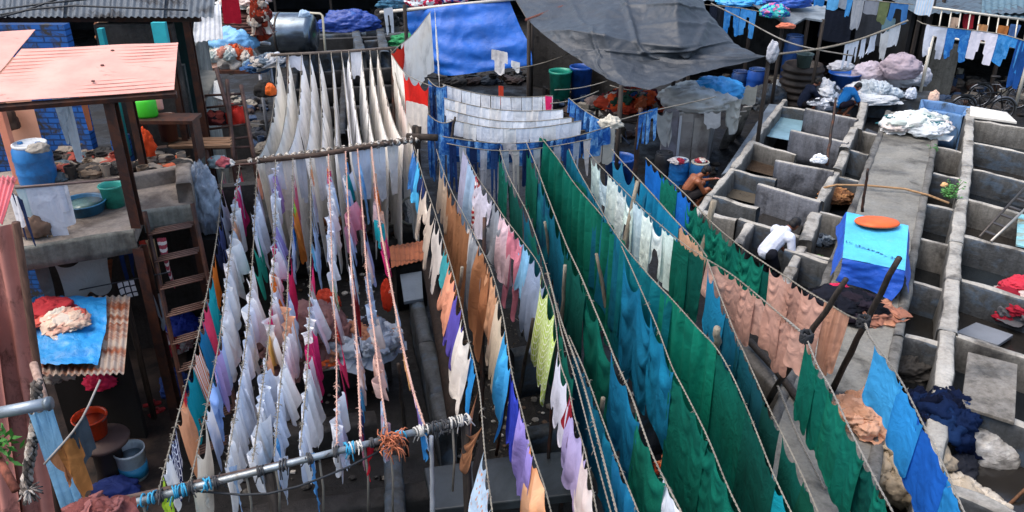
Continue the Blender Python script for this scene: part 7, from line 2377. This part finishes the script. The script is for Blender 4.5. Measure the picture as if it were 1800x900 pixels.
# small roof
t = thing('scrap_roof', PD(1400, 30, 22), 'grey patched scrap roof under the top line of garments', 'roof')
obj('sheet', MB().plate([PD(1300, -6, 24), PD(1452, 10, 23.6), PD(1449, 36, 22), PD(1416, 31, 22), PD(1390, 46, 21.6), PD(1350, 20, 22)], .05), plain('#7d868c', .6, .2, 2, 0, .2, .4, '#4a5056', .5), t)
q = PD(1448, 30, 22)
obj('post', MB().tube([Vector((q.x, q.y, 0)), q - Vector((0, 0, .06))], .05, 8), m_pole, t, True)
q = PD(1378, 30, 22)
obj('post', MB().tube([Vector((q.x, q.y, 0)), q - Vector((0, 0, .06))], .05, 8), m_pole, t, True)
at(1362, 22, 21.7, (.34, .3, .2), 121, heapmat(['#2a9aa4', '#58b8b4', '#2450a0', '#c06a9c'], 9), 'teal and blue clothes heaped on the edge of the scrap roof', .45, 2.6)
at(1385, 4, 22.8, (.6, .4, .2), 122, tarpmat('#1c4fa8', '#3a7ac8', .3), 'dark blue plastic bundle on the scrap roof', .4, 2)
at(1382, 46, 21.4, (.22, .14, .08), 123, plain('#b8674e', .7, .2), 'terracotta cloth on the corner of the scrap roof', .4, 2)
at(1302, 4, 23.4, (.6, .4, .14), 124, tarpmat('#3a9ad8', '#9fd0ec', .3), 'light blue plastic on the roof behind the jeans', .4, 2)
# sacks on the platform
t = thing('stone_platform', P(1560, 160, 0), 'long low concrete platform with sacks on it at the upper right', 'platform')
obj('block', MB().plate([P(1440, 152, .55), P(1636, 160, .55), P(1640, 178, .55), P(1436, 170, .55)], .55), m_concd, t, False, .02)


def sack(px, py, z, r, seed, m, label, tie=True, group=None):
    c = P(px, py, z)
    t = thing('sack', c, label, 'sack', group)
    obj('body', MB().lump(c + Vector((0, 0, r[2] * .8)), r, seed, .3, 2.1, 70, 46, -.8), m, t, True)
    if tie:
        tp = c + Vector((0, 0, r[2] * 1.7))
        mb = MB()
        for k in range(6):
            a = k * pi / 3
            mb.tube([tp + Vector((.1 * math.cos(a), .1 * math.sin(a), -.08)), tp, tp + Vector((.09 * math.cos(a), .09 * math.sin(a), .1))], [.06, .03, .012], 6)
        obj('tied_neck', mb, m, t, True)


m_lil = cloth('#c4bac6')
sack(1525, 152, .55, (.5, .42, .4), 131, m_lil, 'pale lilac sack left of the stacked white sack', False)
sack(1578, 150, .55, (.56, .44, .3), 132, cloth('#d4d6de'), 'white sack underneath a lilac sack at the upper right', False)
sack(1580, 136, 1.0, (.52, .42, .36), 133, cloth('#b4a6b0', 'print', '#d4ccd0'), 'lilac tied sack on top of the white sack')
sack(1617, 150, .55, (.26, .22, .3), 134, cloth('#d0d2dc'), 'small white tied sack at the end of the platform')
bucket(1482, 152, .55, .46, .42, '#1c5cb4', 'wide royal blue tub on the platform at the upper right', taper=.8, hand=False, name='plastic_tub', cat='tub', fill='#c9d4e0')
at(1478, 118, 22.2, (.3, .2, .14), 135, plain('#9a9ca4', .8, .2), 'grey cloth heaped in the royal blue tub', .4, 2)
pile(1533, 176, .5, (.6, .4, .42), ['#dcdfe2', '#d0d8de', '#e2e2e4', '#c9d4dc'], 'mound of white washing wrapped in a white sheet', 22, 136, size=.5)
heap(1528, 180, .6, (.7, .3, .14), 137, cloth('#d6dadc'), 'white sheet spread in front of the white mound', .4, 2.2, 'white_sheet', 'sheet')
pile(1448, 186, .5, (.3, .3, .62), ['#d4dae4', '#e0e4ea', '#5a6068'], 'white cloth draped over a grey bundle on the far washing stone', 12, 138, 'bundle', 'bundle', size=.6)
heap(1446, 184, .98, (.3, .14, .12), 139, heapmat(['#dcdfe4', '#30343c', '#a8acb4'], 8), 'black and white washing on the far washing stone', .5, 2.6)
heap(1640, 178, .9, (.12, .12, .2), 140, plain('#d8b8a4', .8, .2), 'peach cloth hanging at the end of the blue water tank', .4, 2, 'cloth', 'cloth')
heap(1600, 172, .6, (.14, .12, .2), 141, plain('#c4ccd8', .8, .2), 'pale blue cloth behind the white laundry heap', .4, 2, 'cloth', 'cloth')
mb = MB()
vwall(mb, P(1622, 168, 0).x, P(1668, 172, 0).x, P(1630, 168, 0).y, P(1668, 172, 0).y, 0, 1.6, .3)
tag(obj('block_wall', mb, concrete('#5d5f5c', '#2e302e', 'bw', .6)), 'dark concrete wall right of the small white sack', 'wall')
# vat, drums at the right back
c = P(1402, 182, 0)
t = thing('ribbed_vat', c, 'dark round ribbed vat under the striped rope', 'vat')
prof = [(.001, 0)]
for k in range(6):
    z = k * .2
    prof += [(.56, z + .01), (.62, z + .05), (.62, z + .1), (.56, z + .15)]
prof += [(.55, 1.22), (.48, 1.2), (.46, .9), (.001, .9)]
obj('body', MB().lathe(c, prof, 36), plain('#3d332c', .6, .3, 5, 0, .2, .4, '#211b17', .5), t, True)
bucket(1412, 118, 1.2, .24, .4, '#5c6f6a', 'grey green bucket behind the dark ribbed vat', hand=False)
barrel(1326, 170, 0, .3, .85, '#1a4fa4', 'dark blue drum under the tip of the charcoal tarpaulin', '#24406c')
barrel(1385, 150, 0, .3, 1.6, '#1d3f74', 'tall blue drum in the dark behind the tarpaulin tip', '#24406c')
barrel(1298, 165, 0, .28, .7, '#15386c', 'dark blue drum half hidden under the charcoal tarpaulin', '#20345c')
tag(obj('white_can', MB().lathe(P(1362, 168, .3), [(.001, 0), (.14, 0), (.14, .34), (.06, .42), (.06, .48), (.001, .48)], 20), plain('#c9c8c4', .5, .15), None, True), 'white plastic can at the foot of the tarpaulin pole', 'can')
heap(1346, 190, .0, (.55, .4, .5), 142, m_concd, 'dark rubble block under the tarpaulin tip', .25, 2, 'rubble_block', 'rubble')

# ------------------------------------------------------------------ bicycles


def bicycle(loc, yaw, label):
    t = thing('bicycle', loc, label, 'bicycle', 'bicycles parked behind the right pens')
    o = Vector(loc)
    mf, mt_, mc = plain('#1a1b1d', .35, .2, 6, .3), plain('#141414', .8, .2), plain('#9a9ca0', .3, .1, 6, .9)
    for x in (-.53, .53):
        c = o + Vector((x, 0, .34))
        w = obj('wheel', MB().tube([c + Vector((.32 * math.cos(a), 0, .32 * math.sin(a))) for a in [2 * pi * k / 36 for k in range(37)]], .02, 8, False), mt_, t, True)
        mb = MB()
        mb.tube([c + Vector((.295 * math.cos(a), 0, .295 * math.sin(a))) for a in [2 * pi * k / 36 for k in range(37)]], .01, 6, False)
        for k in range(14):
            a = 2 * pi * k / 14
            mb.tube([c + Vector((0, .02 * (-1) ** k, 0)), c + Vector((.295 * math.cos(a), 0, .295 * math.sin(a)))], .003, 4)
        mb.tube([c + Vector((0, -.05, 0)), c + Vector((0, .05, 0))], .02, 8)
        obj('rim', mb, mc, w, True)
    B = o + Vector((-.05, 0, .3))
    S = o + Vector((-.2, 0, .8))
    H = o + Vector((.38, 0, .82))
    mb = MB()
    for a, b, r in ((B, S, .018), (S, H, .018), (B, H, .02), (o + Vector((-.53, .05, .34)), S, .01), (o + Vector((-.53, -.05, .34)), S, .01), (o + Vector((-.53, .05, .34)), B, .01), (o + Vector((-.53, -.05, .34)), B, .01), (H, o + Vector((.53, .05, .34)), .012), (H, o + Vector((.53, -.05, .34)), .012), (H, H + Vector((-.03, 0, .16)), .014), (S, S + Vector((-.02, 0, .1)), .014)):
        mb.tube([a, b], r, 8)
    obj('frame', mb, mf, t, True)
    hb = H + Vector((-.03, 0, .16))
    obj('handlebar', MB().tube([hb + Vector((-.16, -.27, .0)), hb + Vector((.02, -.2, .02)), hb, hb + Vector((.02, .2, .02)), hb + Vector((-.16, .27, 0))], .013, 8), mc, t, True)
    obj('saddle', MB().lump(S + Vector((-.04, 0, .13)), (.14, .08, .04), 2, .08, 1.2, 20, 12, -.8), plain('#221f1e', .5, .2), t, True)
    obj('carrier', MB().box(o + Vector((-.5, 0, .72)), (.36, .14, .02)).tube([o + Vector((-.53, .06, .34)), o + Vector((-.5, .06, .71))], .008, 6).tube([o + Vector((-.53, -.06, .34)), o + Vector((-.5, -.06, .71))], .008, 6), mf, t)
    mb = MB()
    for x in (-.53, .53):
        c = o + Vector((x, 0, .34))
        mb.tube([c + Vector((.36 * math.cos(a), 0, .36 * math.sin(a))) for a in [pi * (.1 + .75 * k / 12) for k in range(13)]], .022, 6)
    obj('mudguard', mb, plain('#6f7278', .3, .2, 6, .7), t, True)
    obj('chainring', MB().lathe(B + Vector((0, -.05, 0)), [(.001, -.004), (.1, -.004), (.1, .004), (.001, .004)], 20, Matrix.Rotation(pi / 2, 3, 'X')).tube([B + Vector((-.12, -.07, -.1)), B + Vector((.12, -.07, .1))], .01, 6), mc, t, True)
    t.rotation_euler = (0, .0, yaw)
    return t


q = P(1722, 212, 0)
bk = bicycle((q.x, q.y, 0), -.12, 'dark bicycle parked nearest the right pens')
c2 = copy_tree(bk)
q = P(1755, 198, 0)
c2.location = (q.x + .2, q.y + .5, 0)
c2.rotation_euler = (0, 0, -.2)
c2['label'] = 'dark bicycle parked behind another near the right edge'
# loose wheel in the middle of the yard
c = P(727, 395, .35)
t = thing('bicycle_wheel', c, 'old bicycle wheel standing near the thick middle post', 'wheel')
obj('tyre', MB().tube([c + Vector((.27 * math.cos(a), .1 * math.cos(a), .3 + .29 * math.sin(a))) for a in [2 * pi * k / 30 for k in range(31)]], .022, 8, False), plain('#8f9086', .7, .2), t, True)
mb = MB()
for k in range(12):
    a = 2 * pi * k / 12
    mb.tube([c + Vector((0, 0, .3)), c + Vector((.26 * math.cos(a), .1 * math.cos(a), .3 + .28 * math.sin(a)))], .003, 4)
obj('spokes', mb, m_steel, t)
lowpoly('dark block carrying the old bicycle wheel', [(700, 400), (745, 394)], .4, .35)

# ------------------------------------------------------------------ bundles under the left lines
pile(522, 640, .62, (.38, .32, .62), ['#7c5c5c', '#6e5050', '#866464'], 'large dusty mauve bundle on the stone bench, left of two', 16, 151, 'bundle', 'bundle', size=.6)
pile(564, 622, .62, (.38, .34, .64), ['#8f6c6e', '#84605f', '#9a7676'], 'large dusty mauve bundle on the stone bench, right of two', 16, 152, 'bundle', 'bundle', size=.6)
pile(640, 622, .62, (.42, .3, .4), ['#a9b4c4', '#9aa8bc', '#c4ccd6', '#b9846a', '#8c98a8', '#b4c0d0'], 'grey blue laundry heap on the stone bench', 22, 153, size=.55)
heap(615, 622, .62, (.18, .14, .12), 154, plain('#a0622c', .7, .3, 8), 'brown wicker bundle in front of the grey blue laundry', .3, 2, 'bundle', 'bundle')
heap(568, 640, .62, (.22, .1, .1), 155, plain('#d8602c', .8, .25, 7), 'orange cloth on the front of the stone bench', .5, 2.6, 'cloth', 'cloth')
heap(575, 540, .45, (.2, .16, .2), 156, plain('#c8442c', .8, .2), 'orange red cloth behind the mauve sacks', .4, 2, 'cloth', 'cloth')
heap(684, 570, .7, (.08, .07, .24), 157, plain('#dc3c1c', .7, .2), 'bright orange red bag hanging near the rightmost rag rope', .3, 1.6, 'bag', 'bag', -2)
heap(650, 590, .9, (.14, .12, .2), 158, plain('#20202a', .8, .3), 'black bundle above the grey blue laundry', .4, 2, 'bundle', 'bundle')
heap(1190, 830, .35, (.2, .16, .16), 159, heapmat(['#d85a2c', '#b8402a', '#e0845a', '#5a3a30'], 16), 'orange rubbish heap between the green sheets', .6, 3, 'rubbish', 'rubbish')
heap(862, 640, .05, (.4, .3, .12), 160, m_gravel, 'small rubble pile among the brown garments', .5, 3, 'rubble', 'rubble')
heap(310, 610, .1, (.22, .2, .2), 161, heapmat(['#a8303c', '#c9a0a0', '#d8d0cc'], 10), 'red and white washing in shade below the ladder', .5, 2.6)
heap(325, 580, .4, (.24, .2, .18), 162, plain('#20389c', .8, .3, 6), 'deep blue bundle below the ladder', .4, 2, 'bundle', 'bundle')
heap(312, 690, .0, (.2, .2, .25), 163, plain('#243f7c', .8, .3, 6), 'dark blue bag at the ladder foot', .4, 2, 'bag', 'bag')
heap(298, 622, .3, (.1, .1, .08), 164, plain('#a82438', .8, .2), 'small dark red bowl shaped bundle by the dark post', .3, 2, 'bundle', 'bundle')
# ================================================================== PEOPLE
def skinmat(hexc):
    n = NT('skin ' + hexc)
    c = hx(hexc)
    n.base(n.ramp(n.noise(9, 4, .5), [(.3, sc3(c, .85)), (.7, sc3(c, 1.1))]))
    n.set(.45, 0, .4)
    n.b.inputs['Subsurface Weight'].default_value = .08
    n.b.inputs['Subsurface Radius'].default_value = (.02, .008, .004)
    return n.m


def caps(mb, a, b, ra, rb, n=12):
    a, b = Vector(a), Vector(b)
    k = 5
    pts, rs = [], []
    d = (b - a).normalized() if (b - a).length > 1e-6 else Vector((0, 0, 1))
    for i in range(k):
        t = -pi / 2 + (pi / 2) * i / (k - 1)
        pts.append(a + d * ra * math.sin(t))
        rs.append(max(.001, ra * math.cos(t)))
    for i in range(k):
        t = (pi / 2) * i / (k - 1)
        pts.append(b + d * rb * math.sin(t))
        rs.append(max(.001, rb * math.cos(t)))
    mb.tube(pts, rs, n)


def remesh(o, vox, smooth=3):
    r = o.modifiers.new('one surface', 'REMESH')
    r.mode = 'VOXEL'
    r.voxel_size = vox
    r.use_smooth_shade = True
    s = o.modifiers.new('soften', 'SMOOTH')
    s.iterations = smooth
    s.factor = .5


def hand(mb, wr, d, curl, up):
    """palm, four unequal bent fingers and a thumb from the side of the palm"""
    d = Vector(d).normalized()
    up = Vector(up)
    up = (up - d * up.dot(d)).normalized()
    sd = d.cross(up)
    wr = Vector(wr)
    for s in (-.025, -.008, .008, .025):
        caps(mb, wr + sd * s * .7, wr + d * .085 + sd * s, .016, .014, 8)
    for k, s in enumerate((-.03, -.01, .01, .03)):
        ln = (.062, .075, .07, .055)[k]
        a = wr + d * .088 + sd * s
        b = a + (d * .8 - up * curl * .6).normalized() * ln * .55
        e = b + (d * (.8 - curl) - up * curl).normalized() * ln * .5
        caps(mb, a, b, .0095, .009, 8)
        caps(mb, b, e, .009, .0075, 8)
    a = wr + d * .03 - sd * .028
    b = a + (d * .6 - sd * .7).normalized() * .04
    caps(mb, a, b, .012, .0105, 8)
    caps(mb, b, b + (d * .9 - up * curl * .4).normalized() * .035, .0105, .009, 8)


def person(o, yaw, J, label, skin, garments, hair=True, hand_up=(0, 0, 1)):
    """J: joints in local metres, facing +x before the turn by yaw"""
    R = Matrix.Rotation(yaw, 3, 'Z')
    o = Vector(o)
    W = {k: o + R @ Vector(v) for k, v in J.items()}
    t = thing('person', o, label, 'person')
    mb = MB()
    # trunk
    caps(mb, W['pelvis'], W['belly'], .13, .12)
    caps(mb, W['belly'], W['chest'], .12, .135)
    caps(mb, W['hl'], W['hr'], .1, .1)
    caps(mb, W['sl'].lerp(W['chest'], .25), W['sr'].lerp(W['chest'], .25), .085, .085)
    caps(mb, W['chest'], W['neck'], .1, .06)
    caps(mb, W['neck'], W['head'], .055, .055)
    # head
    fwd = R @ Vector(J['face']).normalized()
    upv = (W['head'] - W['neck']).normalized()
    upv = (upv - fwd * upv.dot(fwd) * .6).normalized()
    sidev = fwd.cross(upv).normalized()
    upv = sidev.cross(fwd).normalized()
    hc = W['head'] + upv * .05
    HR = Matrix((fwd, -sidev, upv)).transposed()
    mb.ell(hc + upv * .02, (.098, .077, .105), HR)
    mb.ell(hc + fwd * .025 - upv * .045, (.068, .06, .07), HR)
    mb.ell(hc + fwd * .098 - upv * .012, (.022, .014, .024), HR, 8, 6)       # nose
    mb.ell(hc + fwd * .082 - upv * .06, (.016, .024, .009), HR, 8, 6)        # mouth
    mb.ell(hc + fwd * .088 + upv * .022, (.014, .05, .012), HR, 8, 6)        # brow
    for s in (-1, 1):
        mb.ell(hc + sidev * .078 * s - upv * .005, (.022, .012, .032), HR, 8, 6)   # ears
    for s, k in (('l', 1), ('r', -1)):
        caps(mb, W['s' + s], W['e' + s], .055, .043)
        caps(mb, W['e' + s], W['w' + s], .042, .028)
        d = W['w' + s] - W['e' + s]
        hand(mb, W['w' + s], d, .5, R @ Vector(hand_up))
        caps(mb, W['h' + s], W['k' + s], .085, .058)
        caps(mb, W['k' + s], W['a' + s], .056, .038)
        f = R @ Vector((1, 0, 0))
        ft = W['a' + s] - Vector((0, 0, .05))
        caps(mb, ft - f * .05, ft + f * .07, .036, .04)
        caps(mb, ft + f * .07 - Vector((0, 0, .008)), ft + f * .16 - Vector((0, 0, .015)), .04, .026)
    b = obj('body', mb, skinmat(skin), t, True)
    remesh(b, .0085, 2)
    eb = MB()
    for s in (-1, 1):
        eb.ell(hc + fwd * .087 + sidev * .032 * s + upv * .006, (.010, .013, .009), HR, 8, 6)
    obj('eyes', eb, plain('#1a1412', .25, .1), t, True)
    if hair:
        hb = MB().ell(hc - fwd * .012 + upv * .035, (.104, .086, .1), HR, 20, 14)
        hb.ell(hc - fwd * .04 - upv * .015, (.075, .08, .075), HR, 16, 10)
        h = obj('hair', hb, plain('#0f0c0b', .5, .4, 30, 0, .5), t, True)
    for name, segs, m in garments:
        gb = MB()
        for a, b2, ra, rb in segs:
            pa = W[a] if isinstance(a, str) else W[a[0]].lerp(W[a[1]], a[2])
            pb = W[b2] if isinstance(b2, str) else W[b2[0]].lerp(W[b2[1]], b2[2])
            caps(gb, pa, pb, ra, rb)
        for i, v in enumerate(gb.v):
            q = Vector(v)
            nz = mnoise.noise(q * 7) * .022 + (.3 - abs(mnoise.noise(q * 15))) * .014
            gb.v[i] = tuple(q + Vector((nz, nz * .7, -nz * .4)))
        g_ = obj(name, gb, m, t, True)
        remesh(g_, .011, 1)
    return t


shirt_segs = [('pelvis', 'belly', .155, .15), ('belly', 'chest', .15, .155), (('sl', 'chest', .15), ('sr', 'chest', .15), .1, .1), ('chest', ('chest', 'neck', .75), .13, .075), ('sl', ('sl', 'el', .85), .075, .07), ('sr', ('sr', 'er', .85), .075, .07)]
short_segs = [('pelvis', ('pelvis', 'belly', .5), .15, .14), ('hl', 'hr', .12, .12), ('hl', ('hl', 'kl', .7), .108, .095), ('hr', ('hr', 'kr', .7), .108, .095)]
trouser_segs = short_segs + [('hl', 'kl', .108, .075), ('hr', 'kr', .108, .075), ('kl', ('kl', 'al', .85), .074, .058), ('kr', ('kr', 'ar', .85), .074, .058)]

# man sitting with his back to us under the left lines
q = P(590, 437, .45)
person(q, pi / 2, dict(pelvis=(0, 0, .12), belly=(.03, 0, .28), chest=(.07, 0, .44), neck=(.12, 0, .6), head=(.18, -.01, .68), face=(1, -.05, -.35),
       sl=(.09, .19, .52), sr=(.09, -.19, .52), el=(.17, .27, .26), er=(.17, -.27, .26), wl=(.4, .15, .2), wr=(.4, -.13, .22),
       hl=(.02, .1, .1), hr=(.02, -.1, .1), kl=(.45, .17, .12), kr=(.45, -.17, .12), al=(.5, .16, -.32), ar=(.5, -.16, -.32)),
       'bare backed man sitting with his back to us behind the left rag ropes', '#7a4a2c', [('shorts', short_segs, cloth('#3a2f2a'))])
# bather crouching beside the drums
q = P(1216, 362, 0.0)
q.z = .02
t = person(q, .12, dict(pelvis=(-.16, 0, .24), belly=(-.13, 0, .4), chest=(0, 0, .58), neck=(.13, .0, .69), head=(.22, 0, .73), face=(.9, .1, -.5),
       sl=(.03, .19, .6), sr=(.03, -.19, .6), el=(.28, .24, .47), er=(.16, -.22, .36), wl=(.5, .22, .5), wr=(.34, -.14, .37),
       hl=(-.12, .1, .22), hr=(-.12, -.1, .22), kl=(.26, .15, .44), kr=(.26, -.17, .42), al=(.06, .13, .1), ar=(.06, -.14, .1)),
       'bare chested man crouching to bathe beside the blue drums', '#8c5438', [('shorts', short_segs, cloth('#2c2a2c'))])
ha, hb_ = q + Vector((.56, .27, .5)), q + Vector((.95, .3, .42))
t = thing('water_jug', hb_, 'blue and white plastic jug on a pinkish stick held by the bather', 'jug')
obj('stick', MB().tube([ha - Vector((.06, 0, -.02)), hb_ + Vector((-.02, 0, .02))], .014, 8), plain('#c98a86', .5, .1), t, True)
obj('blue_rim', MB().lathe(hb_ + Vector((.08, 0, .0)), [(.001, .1), (.07, .1), (.1, .0), (.1, -.06), (.09, -.06)], 18, Matrix.Rotation(.9, 3, 'Y')), plain('#3f9ad4', .35, .1), t, True)
obj('body', MB().lump(hb_ + Vector((.2, -.02, -.1)), (.17, .14, .13), 4, .15, 1.8, 30, 20, -1.5), plain('#b9c9c2', .3, .15), t, True)
# man in white bending in a pen
q = P(1340, 512, 0)
person(q, .5, dict(pelvis=(-.04, 0, .8), belly=(.07, 0, .91), chest=(.25, 0, 1.04), neck=(.4, 0, 1.13), head=(.48, -.01, 1.15), face=(.75, 0, -.65),
       sl=(.28, .19, 1.06), sr=(.28, -.19, 1.04), el=(.4, .24, .82), er=(.28, -.26, .79), wl=(.5, .12, .64), wr=(.34, -.22, .56),
       hl=(-.04, .1, .78), hr=(-.04, -.1, .78), kl=(.16, .12, .46), kr=(.12, -.12, .45), al=(-.02, .12, .09), ar=(-.05, -.12, .09)),
       'man in a white shirt bending over his washing in a pen', '#6e4029', [('shirt', shirt_segs, cloth('#dfe6f6')), ('trousers', trouser_segs, cloth('#22242c'))])
# washers at the far end
q = P(1418, 196, .35)
person(q, .1, dict(pelvis=(-.16, 0, .26), belly=(-.12, 0, .42), chest=(0, 0, .6), neck=(.1, 0, .74), head=(.17, 0, .8), face=(.9, .1, -.4),
       sl=(.02, .19, .64), sr=(.02, -.19, .64), el=(.22, .24, .46), er=(.2, -.24, .4), wl=(.44, .2, .36), wr=(.42, -.18, .3),
       hl=(-.12, .1, .24), hr=(-.12, -.1, .24), kl=(.26, .17, .46), kr=(.26, -.17, .44), al=(.08, .13, .1), ar=(.08, -.14, .1)),
       'man in dark clothes squatting to wash beside the ribbed vat', '#6a3d28', [('shirt', shirt_segs, cloth('#1f2638')), ('shorts', short_segs, cloth('#1c1a1e'))])
q = P(1480, 203, .3)
person(q, .35, dict(pelvis=(-.12, 0, .36), belly=(-.04, 0, .5), chest=(.12, 0, .64), neck=(.26, 0, .73), head=(.33, 0, .74), face=(.6, 0, -.8),
       sl=(.14, .18, .66), sr=(.14, -.18, .65), el=(.28, .22, .46), er=(.26, -.24, .44), wl=(.4, .16, .28), wr=(.38, -.2, .24),
       hl=(-.12, .1, .34), hr=(-.12, -.1, .34), kl=(.22, .16, .42), kr=(.2, -.16, .4), al=(.0, .12, .09), ar=(-.02, -.12, .09)),
       'man in a bright blue shirt crouching behind the washing stones', '#7c4528', [('shirt', shirt_segs, cloth('#2a7cc4')), ('shorts', short_segs, cloth('#221f2a'))])

run_cloth()

# ================================================================== LIGHT
w = bpy.data.worlds.new('World')
SC.world = w
w.use_nodes = True
nt = w.node_tree
bg = nt.nodes['Background']
sky = nt.nodes.new('ShaderNodeTexSky')
sky.sky_type = 'NISHITA'
sky.sun_disc = False
EL, AZ = math.radians(64), math.radians(255)
sky.sun_elevation = EL
sky.sun_rotation = AZ
sky.air_density = 1.2
sky.dust_density = 4.0
sky.ozone_density = 1.0
nt.links.new(sky.outputs[0], bg.inputs[0])
bg.inputs[1].default_value = .15
sl = bpy.data.lights.new('sun', 'SUN')
sl.energy = .95
sl.angle = math.radians(60)
sl.color = (1.0, .96, .92)
so = bpy.data.objects.new('sun', sl)
COL.objects.link(so)
so.location = (0, 0, 30)
d = Vector((math.sin(AZ) * math.cos(EL), math.cos(AZ) * math.cos(EL), math.sin(EL)))
so.rotation_euler = d.to_track_quat('Z', 'Y').to_euler()
vs = SC.view_settings
vs.view_transform = 'Standard'
vs.look = 'None'
vs.exposure = 1.05
vs.gamma = 1.0
vs.use_curve_mapping = False
SC.cycles.max_bounces = 6
SC.cycles.diffuse_bounces = 3
SC.cycles.glossy_bounces = 2
SC.cycles.transmission_bounces = 3
SC.cycles.caustics_reflective = False
SC.cycles.caustics_refractive = False
